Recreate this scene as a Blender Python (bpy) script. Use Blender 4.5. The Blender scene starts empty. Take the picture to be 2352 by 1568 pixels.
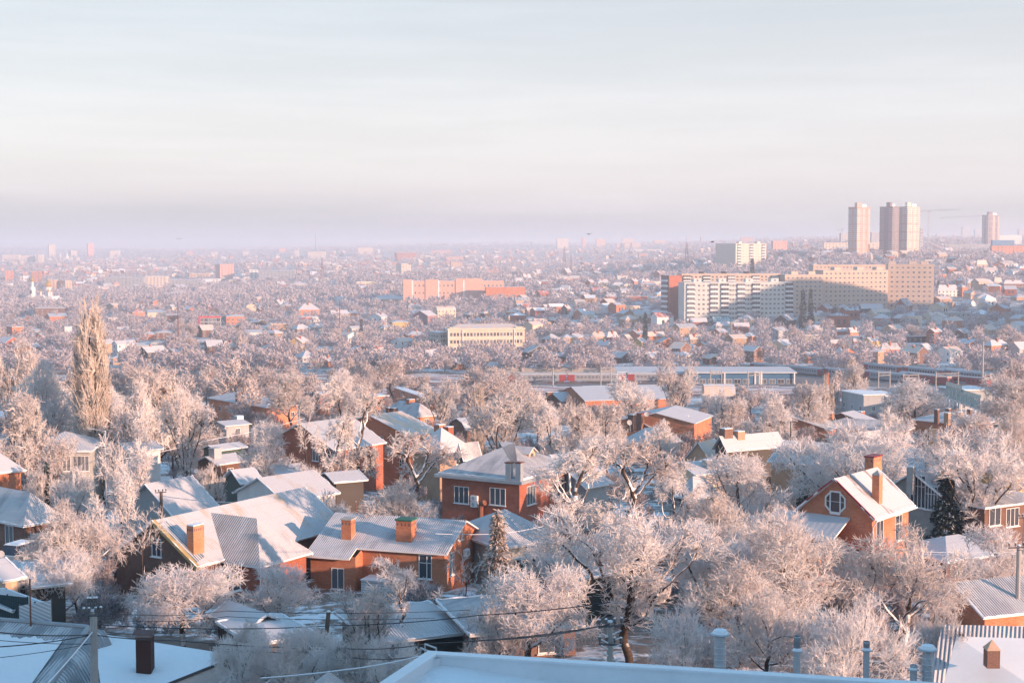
import bpy, math, random
import numpy as np
from mathutils import Vector
from math import sin, cos, tan, atan, radians, pi, sqrt
# ---------------------------------------------------------------- camera, light, sky
scene = bpy.context.scene
COL = scene.collection
F = 50 / 36 * 2352            # focal length in pixels of a 2352 px wide picture
PITCH = atan((784 - 580) / F)
CZ = 60.0
cam = bpy.data.cameras.new('camera'); cam.lens = 50; cam.sensor_width = 36
cam.clip_start = 0.5; cam.clip_end = 40000
camo = bpy.data.objects.new('camera', cam); COL.objects.link(camo)
camo.location = (0, 0, CZ); camo.rotation_euler = (pi / 2 - PITCH, 0, 0)
scene.camera = camo
SUN_AZ, SUN_EL = radians(58), radians(10.3)      # azimuth measured from behind the camera towards the right
TO_SUN = Vector((sin(SUN_AZ) * cos(SUN_EL), -cos(SUN_AZ) * cos(SUN_EL), sin(SUN_EL)))
sl = bpy.data.lights.new('sun', 'SUN'); sl.energy = 5.0; sl.angle = radians(0.6); sl.color = (1.0, 0.61, 0.42)
slo = bpy.data.objects.new('sun', sl); COL.objects.link(slo)
slo.rotation_euler = TO_SUN.to_track_quat('Z', 'Y').to_euler()
w = bpy.data.worlds.new('World'); scene.world = w; w.use_nodes = True
nt = w.node_tree; nt.nodes.clear()
def N(nt, t, **k):
    n = nt.nodes.new(t)
    for a, b in k.items(): setattr(n, a, b)
    return n
out = N(nt, 'ShaderNodeOutputWorld'); bg = N(nt, 'ShaderNodeBackground'); bg2 = N(nt, 'ShaderNodeBackground')
sky = N(nt, 'ShaderNodeTexSky', sky_type='NISHITA', sun_disc=False)
sky.sun_elevation = SUN_EL; sky.sun_rotation = radians(180) - SUN_AZ; sky.dust_density = 2
add = N(nt, 'ShaderNodeAddShader')
nt.links.new(sky.outputs[0], bg.inputs[0]); bg.inputs[1].default_value = 0.031
tc = N(nt, 'ShaderNodeTexCoord'); sp = N(nt, 'ShaderNodeSeparateXYZ'); nt.links.new(tc.outputs['Generated'], sp.inputs[0])
rp = N(nt, 'ShaderNodeValToRGB'); cr = rp.color_ramp
# thin high cloud: pale cream low down, milky blue above, clear blue overhead
stops = [(0.0, (.395, .435, .465)), (.012, (.43, .45, .475)), (.03, (.60, .58, .60)), (.05, (.715, .67, .69)), (.07, (.735, .70, .715)), (.098, (.71, .69, .715)),
         (.13, (.64, .645, .675)), (.175, (.565, .59, .635)), (.30, (.40, .62, .84)), (.6, (.24, .52, .82)), (1.0, (.17, .44, .76))]
while len(cr.elements) < len(stops): cr.elements.new(0.5)
for e, (p, c) in zip(cr.elements, stops): e.position = p; e.color = (*c, 1)
# long faint streaks of cloud
mp = N(nt, 'ShaderNodeMapping'); nt.links.new(tc.outputs['Generated'], mp.inputs[0]); mp.inputs['Scale'].default_value = (1.5, 1.5, 20)
mp.inputs['Rotation'].default_value = (0, radians(-3), 0)
nz = N(nt, 'ShaderNodeTexNoise'); nz.inputs['Scale'].default_value = 2.2; nz.inputs['Detail'].default_value = 6; nz.inputs['Roughness'].default_value = .55
nt.links.new(mp.outputs[0], nz.inputs['Vector'])
ma = N(nt, 'ShaderNodeMath', operation='MULTIPLY_ADD'); nt.links.new(nz.outputs[0], ma.inputs[0]); ma.inputs[1].default_value = .05; ma.inputs[2].default_value = -.025
a2 = N(nt, 'ShaderNodeMath', operation='ADD'); nt.links.new(sp.outputs[2], a2.inputs[0]); nt.links.new(ma.outputs[0], a2.inputs[1])
nt.links.new(a2.outputs[0], rp.inputs[0])
# grey-blue bank of cloud over the horizon, thicker to the left
xr = N(nt, 'ShaderNodeMapRange'); nt.links.new(sp.outputs[0], xr.inputs[0])
xr.inputs[1].default_value = .12; xr.inputs[2].default_value = -.36; xr.inputs[3].default_value = 0; xr.inputs[4].default_value = 1
zr = N(nt, 'ShaderNodeMapRange', interpolation_type='SMOOTHSTEP'); nt.links.new(a2.outputs[0], zr.inputs[0])
zr.inputs[1].default_value = .042; zr.inputs[2].default_value = .010; zr.inputs[3].default_value = 0; zr.inputs[4].default_value = .55
mm = N(nt, 'ShaderNodeMath', operation='MULTIPLY'); nt.links.new(xr.outputs[0], mm.inputs[0]); nt.links.new(zr.outputs[0], mm.inputs[1])
mx = N(nt, 'ShaderNodeMix', data_type='RGBA'); nt.links.new(mm.outputs[0], mx.inputs[0]); nt.links.new(rp.outputs[0], mx.inputs[6]); mx.inputs[7].default_value = (.38, .42, .475, 1)
nz2 = N(nt, 'ShaderNodeTexNoise'); nz2.inputs['Scale'].default_value = 3.1; nz2.inputs['Detail'].default_value = 7; nz2.inputs['Roughness'].default_value = .6; nt.links.new(mp.outputs[0], nz2.inputs['Vector'])
sr = N(nt, 'ShaderNodeMapRange', interpolation_type='SMOOTHSTEP'); nt.links.new(nz2.outputs[0], sr.inputs[0]); sr.inputs[1].default_value = .38; sr.inputs[2].default_value = .68; sr.inputs[3].default_value = .955; sr.inputs[4].default_value = 1.03
vm = N(nt, 'ShaderNodeVectorMath', operation='SCALE'); nt.links.new(mx.outputs[2], vm.inputs[0]); nt.links.new(sr.outputs[0], vm.inputs['Scale'])
nt.links.new(vm.outputs[0], bg2.inputs[0]); bg2.inputs[1].default_value = 0.512
nt.links.new(bg.outputs[0], add.inputs[0]); nt.links.new(bg2.outputs[0], add.inputs[1]); nt.links.new(add.outputs[0], out.inputs[0])
scene.view_settings.view_transform = 'Standard'; scene.view_settings.look = 'None'
scene.view_settings.exposure = 0.98; scene.view_settings.gamma = 1; scene.view_settings.use_curve_mapping = False
cy = scene.cycles
cy.max_bounces = 12; cy.diffuse_bounces = 10; cy.glossy_bounces = 2; cy.transmission_bounces = 3; cy.volume_bounces = 1; cy.transparent_max_bounces = 4
cy.use_denoising = True; cy.use_adaptive_sampling = True; cy.adaptive_threshold = .02
cy.caustics_reflective = cy.caustics_refractive = False

# ---------------------------------------------------------------- helpers
def ray(xv, yv):
    X, U = xv - 1176, 784 - yv
    d = Vector((X, U * sin(PITCH) + F * cos(PITCH), U * cos(PITCH) - F * sin(PITCH)))
    return d
def px(xv, yv, D):
    d = ray(xv, yv); k = D / d.y
    return Vector((d.x * k, D, CZ + d.z * k))
def proj(x, y, z):
    z = z - CZ
    dep = y * cos(PITCH) - z * sin(PITCH); up = y * sin(PITCH) + z * cos(PITCH)
    return 1176 + F * x / dep, 784 - F * up / dep
_D = [20, 40, 60, 75, 100, 150, 200, 250, 300, 400, 500, 620, 750, 900, 1050, 1200, 1500, 1800, 2150, 2700, 3500, 4500, 5500, 6500, 8000, 12000]
_near = [-18.5, -19, -20.5, -22.5, -25.5, -30, -33.5, -37, -40, -46, -51, -55]
_L = _near + [-59, -62, -64, -66, -68, -69.5, -68, -62, -50, -38, -15, 2, 22, 0]
_M = _near + [-59, -61, -60, -58.5, -54, -47, -48, -43, -35, -18, 6, 26, 34, 10]
_R = _near + [-57, -56, -52, -46, -33, -19, -6, 4, 20, 38, 52, 60, 66, 40]
_lD = np.log(np.array(_D))
def terr_np(x, y):
    D = np.maximum(y, 20.0); q = np.clip(x / (D + 1), -.6, .6)
    l = np.log(D)
    a, b, c = (np.interp(l, _lD, np.array(v, float)) for v in (_L, _M, _R))
    q1, q2, q3 = -.30, .0, .25
    s1 = np.clip((q - q1) / (q2 - q1), 0, 1); s1 = s1 * s1 * (3 - 2 * s1)
    s2 = np.clip((q - q2) / (q3 - q2), 0, 1); s2 = s2 * s2 * (3 - 2 * s2)
    z = np.where(q < q2, a + (b - a) * s1, b + (c - b) * s2)
    far = np.clip((D - 700) / 1500, 0, 1)
    z = z + far * (4 * np.sin(x * .004 + 1) * np.sin(y * .0031) + 2.2 * np.sin(x * .011 + y * .004) + 6 * np.clip((D - 3500) / 3000, 0, 1) * np.sin(x * .0021 + 2))
    z = z + .25 * np.sin(x * .21) * np.sin(y * .17)
    z = z + 110 * np.exp(-((x - 570) / 85) ** 2 / 2 - ((y - 895) / 125) ** 2 / 2)   # unseen side hill, added and shaped to shade the right-hand slope
    return z + CZ
def terr(x, y): return float(terr_np(np.array(float(x)), np.array(float(y))))
def solve_D(xv, yv, h=0.0, lo=40.0):
    D = lo; prev = None
    while D < 9000:
        p = px(xv, 784, D); y = proj(p.x, D, terr(p.x, D) + h)[1]
        if y <= yv:
            if prev is None: return D
            a, b = prev, D
            for _ in range(14):
                m = (a + b) / 2; p = px(xv, 784, m)
                if proj(p.x, m, terr(p.x, m) + h)[1] <= yv: b = m
                else: a = m
            return b
        prev = D; D *= 1.01
    return None

# ---------------------------------------------------------------- materials
MATS = {}
def new_mat(name):
    m = bpy.data.materials.new(name); m.use_nodes = True
    nt = m.node_tree; p = nt.nodes['Principled BSDF']
    return m, nt, p
def noise(nt, scale, vec=None, detail=4, rough=.55):
    n = N(nt, 'ShaderNodeTexNoise'); n.inputs['Scale'].default_value = scale; n.inputs['Detail'].default_value = detail; n.inputs['Roughness'].default_value = rough
    if vec is not None: nt.links.new(vec, n.inputs['Vector'])
    return n.outputs[0]
def ramp(nt, val, a, b, lo=0., hi=1.):
    r = N(nt, 'ShaderNodeMapRange', interpolation_type='SMOOTHSTEP'); nt.links.new(val, r.inputs[0])
    r.inputs[1].default_value = a; r.inputs[2].default_value = b; r.inputs[3].default_value = lo; r.inputs[4].default_value = hi
    return r.outputs[0]
def mixc(nt, f, a, b):
    m = N(nt, 'ShaderNodeMix', data_type='RGBA')
    for i, v in ((0, f), (6, a), (7, b)):
        if isinstance(v, tuple): m.inputs[i].default_value = (*v, 1)
        elif isinstance(v, (float, int)): m.inputs[i].default_value = v
        else: nt.links.new(v, m.inputs[i])
    return m.outputs[2]
def mth(nt, op, a, b=None):
    m = N(nt, 'ShaderNodeMath', operation=op)
    for i, v in ((0, a), (1, b)):
        if v is None: continue
        if isinstance(v, (float, int)): m.inputs[i].default_value = v
        else: nt.links.new(v, m.inputs[i])
    return m.outputs[0]
def bump(nt, p, h, s, d=.05):
    b = N(nt, 'ShaderNodeBump'); b.inputs['Strength'].default_value = s; b.inputs['Distance'].default_value = d
    nt.links.new(h, b.inputs['Height']); nt.links.new(b.outputs[0], p.inputs['Normal'])
def obj_rand(nt):
    return N(nt, 'ShaderNodeObjectInfo').outputs['Random']
SNOW = (.74, .76, .79)
def mk_snow():
    m, nt, p = new_mat('snow'); g = N(nt, 'ShaderNodeTexCoord').outputs['Object']
    n = noise(nt, .35, g, 5); c = mixc(nt, ramp(nt, n, .3, .7), (.72, .74, .77), SNOW)
    nt.links.new(c, p.inputs['Base Color']); p.inputs['Roughness'].default_value = .75
    bump(nt, p, mth(nt, 'ADD', noise(nt, 1.1, g), mth(nt, 'MULTIPLY', noise(nt, 9, g), .2)), .5, .22); return m
def mk_ground():
    m, nt, p = new_mat('snowy_ground'); g = N(nt, 'ShaderNodeNewGeometry').outputs['Position']
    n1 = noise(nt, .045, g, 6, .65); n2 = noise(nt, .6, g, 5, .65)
    f = ramp(nt, mth(nt, 'ADD', mth(nt, 'MULTIPLY', n1, .6), mth(nt, 'MULTIPLY', n2, .5)), .49, .57)  # brown dirt patches, spread wider to paint dark gaps among the trees
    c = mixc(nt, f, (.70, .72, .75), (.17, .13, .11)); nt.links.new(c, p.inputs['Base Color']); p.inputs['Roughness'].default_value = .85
    bump(nt, p, n2, .6, .3); return m
def mk_brick(name, c1, c2, mortar):
    m, nt, p = new_mat(name); uv = N(nt, 'ShaderNodeUVMap').outputs[0]
    b = N(nt, 'ShaderNodeTexBrick'); nt.links.new(uv, b.inputs['Vector']); b.inputs['Scale'].default_value = 1
    b.inputs['Brick Width'].default_value = .27; b.inputs['Row Height'].default_value = .09; b.inputs['Mortar Size'].default_value = .011
    b.inputs['Color1'].default_value = (*c1, 1); b.inputs['Color2'].default_value = (*c2, 1); b.inputs['Mortar'].default_value = (*mortar, 1)
    n = noise(nt, .5, uv, 5); r = obj_rand(nt)
    c = mixc(nt, ramp(nt, n, .35, .7, 0, .65), b.outputs[0], tuple(v * .55 for v in c1)); c = mixc(nt, ramp(nt, noise(nt, 1.7, uv, 6, .7), .52, .75, 0, .4), c, tuple(.5 * v + .12 for v in mortar))
    hs = N(nt, 'ShaderNodeHueSaturation'); nt.links.new(c, hs.inputs['Color'])
    nt.links.new(ramp(nt, r, 0, 1, .85, 1.15), hs.inputs['Value'])
    nt.links.new(hs.outputs[0], p.inputs['Base Color']); p.inputs['Roughness'].default_value = .9
    bump(nt, p, b.outputs['Fac'], -.3, .01); return m
def mk_plain(name, col, rough=.8, var=.15, sc=.6, metal=0.):
    m, nt, p = new_mat(name); uv = N(nt, 'ShaderNodeTexCoord').outputs['Object']
    n = noise(nt, sc, uv, 6, .6); n3 = noise(nt, sc * 9, uv, 3)
    f = mth(nt, 'ADD', mth(nt, 'MULTIPLY', n, .7), mth(nt, 'MULTIPLY', n3, .3))
    c = mixc(nt, ramp(nt, f, .3, .7), tuple(v * (1 - var) for v in col), tuple(min(1, v * (1 + var * .5)) for v in col))
    nt.links.new(c, p.inputs['Base Color']); p.inputs['Roughness'].default_value = rough; p.inputs['Metallic'].default_value = metal
    return m
def mk_panel(name, col, seam, pw, ph, var=.08):
    m, nt, p = new_mat(name); uv = N(nt, 'ShaderNodeUVMap').outputs[0]
    b = N(nt, 'ShaderNodeTexBrick'); nt.links.new(uv, b.inputs['Vector']); b.inputs['Scale'].default_value = 1; b.offset = 0
    b.inputs['Brick Width'].default_value = pw; b.inputs['Row Height'].default_value = ph; b.inputs['Mortar Size'].default_value = .06
    b.inputs['Color1'].default_value = (*col, 1); b.inputs['Color2'].default_value = (*[v * (1 - var) for v in col], 1); b.inputs['Mortar'].default_value = (*seam, 1)
    nt.links.new(b.outputs[0], p.inputs['Base Color']); p.inputs['Roughness'].default_value = .85; return m
def mk_roof(name, base, amount, period=.30, corr=.5, seam=1.15, dirt=(.25, .22, .2)):
    """corrugated sheets under snow: snow lies in the troughs and in patches"""
    m, nt, p = new_mat(name); uvn = N(nt, 'ShaderNodeUVMap').outputs[0]
    s = N(nt, 'ShaderNodeSeparateXYZ'); nt.links.new(uvn, s.inputs[0])
    wv = mth(nt, 'SINE', mth(nt, 'MULTIPLY', s.outputs[0], 2 * pi / period))
    mp = N(nt, 'ShaderNodeMapping'); nt.links.new(uvn, mp.inputs[0]); mp.inputs['Scale'].default_value = (1, .35, 1)
    n = noise(nt, .55, mp.outputs[0], 6, .62)
    rnd = obj_rand(nt)
    v = mth(nt, 'ADD', mth(nt, 'MULTIPLY', wv, -.11 * corr), mth(nt, 'MULTIPLY_ADD', n, 1.9)); v.node.inputs[1].links[0].from_node.inputs[2].default_value = -.45
    v = mth(nt, 'ADD', v, mth(nt, 'MULTIPLY', rnd, .08))
    f = ramp(nt, v, .62 - amount * .5, .78 - amount * .5)
    fr = mth(nt, 'FRACT', mth(nt, 'DIVIDE', s.outputs[1], seam))
    sm = ramp(nt, fr, .0, .05, .55, 0)
    c = mixc(nt, f, base, (.50, .495, .515)); c = mixc(nt, mth(nt, 'MULTIPLY', sm, .45), c, dirt)
    nt.links.new(c, p.inputs['Base Color']); p.inputs['Roughness'].default_value = .7
    bump(nt, p, mth(nt, 'ADD', mth(nt, 'MULTIPLY', wv, .5 * corr), mth(nt, 'MULTIPLY', n, .5)), .8, .05); return m
def mk_frost(name, lo, hi, bark, fbark):
    m, nt, p = new_mat(name); g = N(nt, 'ShaderNodeTexCoord').outputs['Object']
    n = noise(nt, 1.3, g, 4, .6)
    c = mixc(nt, ramp(nt, n, .3, .7), lo, hi)
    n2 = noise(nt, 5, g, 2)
    c = mixc(nt, ramp(nt, n2, .70 - fbark, .74 - fbark), c, bark)  # bark flecks, which also paint dark gaps of shade into the crowns
    nt.links.new(c, p.inputs['Base Color']); p.inputs['Roughness'].default_value = .8
    tr = N(nt, 'ShaderNodeBsdfTranslucent'); nt.links.new(c, tr.inputs[0]); ms = N(nt, 'ShaderNodeMixShader'); ms.inputs[0].default_value = .33
    o = nt.nodes['Material Output']; nt.links.new(p.outputs[0], ms.inputs[1]); nt.links.new(tr.outputs[0], ms.inputs[2]); nt.links.new(ms.outputs[0], o.inputs[0])
    return m
def mk_bark(name, col, sn=.25):
    """dark bark with snow lying on the upper side of every limb"""
    m, nt, p = new_mat(name); ge = N(nt, 'ShaderNodeNewGeometry'); s = N(nt, 'ShaderNodeSeparateXYZ'); nt.links.new(ge.outputs['Normal'], s.inputs[0])
    n = noise(nt, 3, N(nt, 'ShaderNodeTexCoord').outputs['Object'], 4)
    v = mth(nt, 'ADD', s.outputs[2], mth(nt, 'MULTIPLY', mth(nt, 'SUBTRACT', n, .5), 1.2))
    c = mixc(nt, ramp(nt, v, sn, sn + .25), col, (.8, .8, .82)); nt.links.new(c, p.inputs['Base Color']); p.inputs['Roughness'].default_value = .9; return m
def mk_glass():
    m, nt, p = new_mat('window_glass'); p.inputs['Base Color'].default_value = (.05, .06, .08, 1); p.inputs['Roughness'].default_value = .08
    r = obj_rand(nt); c = mixc(nt, ramp(nt, r, .2, .9), (.035, .04, .055), (.16, .17, .19)); nt.links.new(c, p.inputs['Base Color']); return m
def mk_needles():
    m, nt, p = new_mat('frosted_needles'); ge = N(nt, 'ShaderNodeNewGeometry'); s = N(nt, 'ShaderNodeSeparateXYZ'); nt.links.new(ge.outputs['True Normal'], s.inputs[0])
    n = noise(nt, 2, N(nt, 'ShaderNodeTexCoord').outputs['Object'], 4)
    v = mth(nt, 'ADD', mth(nt, 'ABSOLUTE', s.outputs[2]), mth(nt, 'MULTIPLY', mth(nt, 'SUBTRACT', n, .5), 1.4))
    c = mixc(nt, ramp(nt, v, .75, 1.0), (.018, .035, .032), (.55, .58, .62)); nt.links.new(c, p.inputs['Base Color']); p.inputs['Roughness'].default_value = .8; return m
MK = {
 'snow': mk_snow, 'ground': mk_ground, 'glass': mk_glass, 'needles': mk_needles,
 'brick_orange': lambda: mk_brick('orange_brick', (.62, .20, .085), (.42, .12, .05), (.48, .32, .24)),
 'brick_red': lambda: mk_brick('red_brick', (.46, .12, .06), (.30, .07, .04), (.36, .21, .16)),
 'brick_brown': lambda: mk_brick('brown_brick', (.20, .095, .07), (.16, .075, .055), (.22, .17, .14)),
 'brick_white': lambda: mk_brick('white_brick', (.46, .45, .42), (.38, .37, .35), (.25, .25, .25)),
 'brick_tan': lambda: mk_brick('tan_brick', (.48, .30, .19), (.40, .25, .16), (.36, .30, .25)),
 'cream': lambda: mk_plain('cream_plaster', (.66, .53, .40)), 'yellow': lambda: mk_plain('yellow_plaster', (.62, .40, .16)),
 'white': lambda: mk_plain('white_plaster', (.68, .67, .66)), 'pink': lambda: mk_plain('pink_plaster', (.62, .36, .28)),
 'grey': lambda: mk_plain('grey_plaster', (.36, .37, .38)), 'dark': lambda: mk_plain('dark_planks', (.07, .06, .055)),
 'green': lambda: mk_plain('green_paint', (.05, .085, .08)), 'teal_wall': lambda: mk_plain('pale_green_plaster', (.38, .40, .37)), 'roof_grey': lambda: mk_plain('carriage_roof', (.38, .40, .43)),
 'red_paint': lambda: mk_plain('red_paint', (.55, .04, .05), .6), 'maroon': lambda: mk_plain('dark_red_metal', (.24, .02, .025), .5),
 'brown_metal': lambda: mk_plain('brown_sheet_metal', (.11, .045, .035), .5), 'green_metal': lambda: mk_plain('green_sheet_metal', (.02, .13, .09), .5),
 'blue_clad': lambda: mk_panel('blue_cladding', (.05, .16, .30), (.04, .12, .24), 60, .5, .12),
 'trim': lambda: mk_plain('white_trim', (.72, .72, .72), .6, .06), 'metal': lambda: mk_plain('zinc', (.42, .45, .48), .45, .15, 2, .4),
 'dark_metal': lambda: mk_plain('dark_metal', (.09, .09, .10), .6), 'concrete': lambda: mk_plain('concrete', (.36, .35, .34), .9, .2, 1.5),
 'wood': lambda: mk_plain('weathered_wood', (.13, .095, .075), .9, .35, 3), 'planks': lambda: mk_panel('old_planks', (.16, .13, .11), (.05, .04, .035), .22, 9, .3),
 'asphalt': lambda: mk_plain('asphalt', (.10, .10, .11), .9), 'gold': lambda: mk_plain('gilded_metal', (.75, .42, .12), .3, .05, 1, .7),
 'yellow_metal': lambda: mk_plain('yellow_sheet', (.42, .30, .13), .6, .3, 2), 'rust': lambda: mk_plain('rusty_metal', (.20, .08, .05), .8, .4, 4),
 'train_grey': lambda: mk_plain('train_grey', (.28, .30, .34), .5), 'train_red': lambda: mk_plain('train_red', (.30, .045, .05), .5),
 'teal_glass': lambda: mk_plain('teal_glazing', (.02, .26, .26), .25), 'ballast': lambda: mk_plain('dark_ballast', (.17, .15, .15), .95, .3, .8),
 'office': lambda: mk_plain('grey_cladding', (.30, .32, .36)), 'purple': lambda: mk_plain('mauve_brick', (.28, .16, .18)),
 'wire': lambda: mk_plain('black_cable', (.03, .03, .035), .6), 'frost_wire': lambda: mk_plain('frosted_cable', (.72, .74, .78), .8, .1, 8),
 'panel_tan': lambda: mk_panel('tan_panels', (.53, .41, .33), (.42, .32, .26), 6.2, 2.9), 'panel_white': lambda: mk_panel('white_panels', (.56, .56, .53), (.42, .45, .45), 3.2, 2.9),
 'panel_cream': lambda: mk_panel('cream_panels', (.62, .52, .43), (.45, .38, .32), 3.2, 2.9), 'panel_pink': lambda: mk_panel('pink_brick_panels', (.58, .30, .24), (.66, .45, .36), 8, 14.5),
 'panel_dark': lambda: mk_panel('brown_panels', (.17, .13, .14), (.10, .08, .09), 9, 14.5), 'sand': lambda: mk_plain('sand_plaster', (.56, .38, .27)),
 'snowcorr': lambda: mk_roof('snowy_corrugated_roof', (.30, .30, .32), .56, .18, corr=1.1), 'snowcorr_heavy': lambda: mk_roof('deep_snow_corrugated_roof', (.34, .34, .37), .76, .18, corr=1.0),
 'barecorr': lambda: mk_roof('bare_corrugated_roof', (.33, .31, .31), .30, .22, corr=1.8), 'stripes': lambda: mk_roof('ribbed_snowy_roof', (.20, .22, .26), .60, .18, 1.9),
 'snowroof': lambda: mk_roof('snow_covered_roof', (.30, .30, .32), .95, .5, .15, 3.), 'patchroof': lambda: mk_roof('patchy_snow_roof', (.26, .20, .18), .62, .5, .3, 2.2),
 'tanroof': lambda: mk_roof('tan_frosted_roof', (.62, .47, .37), .26, .35, .4), 'tealroof': lambda: mk_roof('teal_metal_roof', (.05, .26, .32), .22, .6, .6, 9),
 'redroof': lambda: mk_roof('red_metal_roof', (.46, .11, .07), .22, .4, .5, 3), 'darkroof': lambda: mk_roof('dark_sheet_roof', (.10, .12, .14), .42, .4, .8, 3),
 'greenroof': lambda: mk_roof('green_metal_roof', (.03, .15, .13), .34, .22, 1.6, 9), 'siding': lambda: mk_panel('white_siding', (.66, .67, .69), (.4, .42, .45), 30, .2, .04),
 'white_metal': lambda: mk_plain('white_sheet_metal', (.70, .72, .75), .45, .08), 'fluted': lambda: mk_panel('green_profiled_fence', (.035, .065, .07), (.015, .035, .04), .2, 9, .3),
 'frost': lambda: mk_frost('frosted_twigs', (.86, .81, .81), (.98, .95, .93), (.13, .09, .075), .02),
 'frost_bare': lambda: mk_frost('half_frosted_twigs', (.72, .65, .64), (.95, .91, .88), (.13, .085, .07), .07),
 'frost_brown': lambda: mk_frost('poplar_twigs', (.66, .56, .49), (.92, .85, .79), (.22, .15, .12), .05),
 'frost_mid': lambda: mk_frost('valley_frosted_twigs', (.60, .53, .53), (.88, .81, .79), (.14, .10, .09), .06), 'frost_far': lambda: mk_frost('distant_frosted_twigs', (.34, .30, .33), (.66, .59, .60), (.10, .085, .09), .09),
 'bark': lambda: mk_bark('dark_bark', (.055, .036, .028), .35), 'bark_snowy': lambda: mk_bark('snow_clad_bark', (.085, .055, .04), -.05),
 'bark_far': lambda: mk_bark('distant_bark', (.09, .07, .065), .7),
 'black': lambda: mk_plain('black_plumage', (.015, .015, .018)), 'blue_car': lambda: mk_plain('dark_car_paint', (.03, .035, .05), .3), 'tarp': lambda: mk_plain('blue_paint', (.06, .2, .38)),
}
def M(k):
    if k not in MATS: MATS[k] = MK[k]()
    return MATS[k]

# ---------------------------------------------------------------- mesh builder
class MB:
    def __init__(s): s.v = []; s.f = []; s.m = []; s.keys = []
    def mi(s, k):
        if k not in s.keys: s.keys.append(k)
        return s.keys.index(k)
    def poly(s, pts, k):
        n = len(s.v); s.v.extend([tuple(p) for p in pts]); s.f.append(tuple(range(n, n + len(pts)))); s.m.append(s.mi(k)); return s
    def solid(s, top, bot, kt, ks, kb=None):
        s.poly(top, kt); s.poly(bot[::-1], kb or ks)
        for i in range(len(top)):
            j = (i + 1) % len(top); s.poly([bot[i], bot[j], top[j], top[i]], ks)
        return s
    def box(s, x0, x1, y0, y1, z0, z1, k, kt=None):
        b = [(x0, y0, z0), (x1, y0, z0), (x1, y1, z0), (x0, y1, z0)]
        return s.solid([(x, y, z1) for x, y, _ in b], b, kt or k, k)
    def tube(s, p0, p1, r0, r1, k, n=8, caps=True):
        p0, p1 = Vector(p0), Vector(p1); d = (p1 - p0).normalized()
        a = d.cross(Vector((0, 0, 1)) if abs(d.z) < .9 else Vector((1, 0, 0))).normalized(); b = d.cross(a)
        A = [p0 + (a * cos(2 * pi * i / n) + b * sin(2 * pi * i / n)) * r0 for i in range(n)]
        B = [p1 + (a * cos(2 * pi * i / n) + b * sin(2 * pi * i / n)) * r1 for i in range(n)]
        for i in range(n):
            j = (i + 1) % n; s.poly([A[i], A[j], B[j], B[i]], k)
        if caps: s.poly(A[::-1], k); s.poly(B, k)
        return s
    def lathe(s, c, prof, k, n=12):
        c = Vector(c)
        for (r0, z0), (r1, z1) in zip(prof[:-1], prof[1:]):
            for i in range(n):
                a0, a1 = 2 * pi * i / n, 2 * pi * (i + 1) / n
                q = [c + Vector((cos(a) * r, sin(a) * r, z)) for a, r, z in ((a0, r0, z0), (a1, r0, z0), (a1, r1, z1), (a0, r1, z1))]
                if r1 < 1e-4: q = q[:3]
                if r0 < 1e-4: q = [q[0], q[2], q[3]]
                s.poly(q, k)
        return s
    def mesh(s, name, smooth=False):
        me = bpy.data.meshes.new(name); me.from_pydata(s.v, [], s.f)
        for k in s.keys: me.materials.append(M(k))
        me.polygons.foreach_set('material_index', s.m)
        if smooth: me.polygons.foreach_set('use_smooth', [True] * len(s.f))
        uv = me.uv_layers.new(name='UVMap'); buf = []
        for f in s.f:
            a, b, c = (s.v[f[i]] for i in (0, 1, 2))
            ux, uy, uz = b[0] - a[0], b[1] - a[1], b[2] - a[2]; wx, wy, wz = c[0] - a[0], c[1] - a[1], c[2] - a[2]
            nx, ny, nz_ = uy * wz - uz * wy, uz * wx - ux * wz, ux * wy - uy * wx
            L = sqrt(nx * nx + ny * ny + nz_ * nz_) or 1; nx /= L; ny /= L; nz_ /= L
            h = sqrt(nx * nx + ny * ny)
            if h < 1e-3: tx, ty = 1., 0.
            else: tx, ty = -ny / h, nx / h
            bx, by, bz = ny * 0 - nz_ * ty, nz_ * tx - 0, nx * ty - ny * tx
            for i in f:
                q = s.v[i]; buf.append(q[0] * tx + q[1] * ty); buf.append(q[0] * bx + q[1] * by + q[2] * bz)
        uv.data.foreach_set('uv', buf); return me
    def obj(s, name, parent=None, loc=None, smooth=False):
        return link(name, s.mesh(name, smooth), parent, loc)
def link(name, me, parent=None, loc=None, rz=0.):
    o = bpy.data.objects.new(name, me); COL.objects.link(o)
    if parent is not None: o.parent = parent
    if loc is not None: o.location = loc
    if rz: o.rotation_euler = (0, 0, rz)
    return o
def tag(o, label=None, cat=None, group=None, kind=None):
    if label: o['label'] = label
    if cat: o['category'] = cat
    if group: o['group'] = group
    if kind: o['kind'] = kind
    return o
def thing(name, label, cat, loc, rz=0., group=None):
    return tag(link(name, None, None, loc, rz), label, cat, group)

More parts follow.
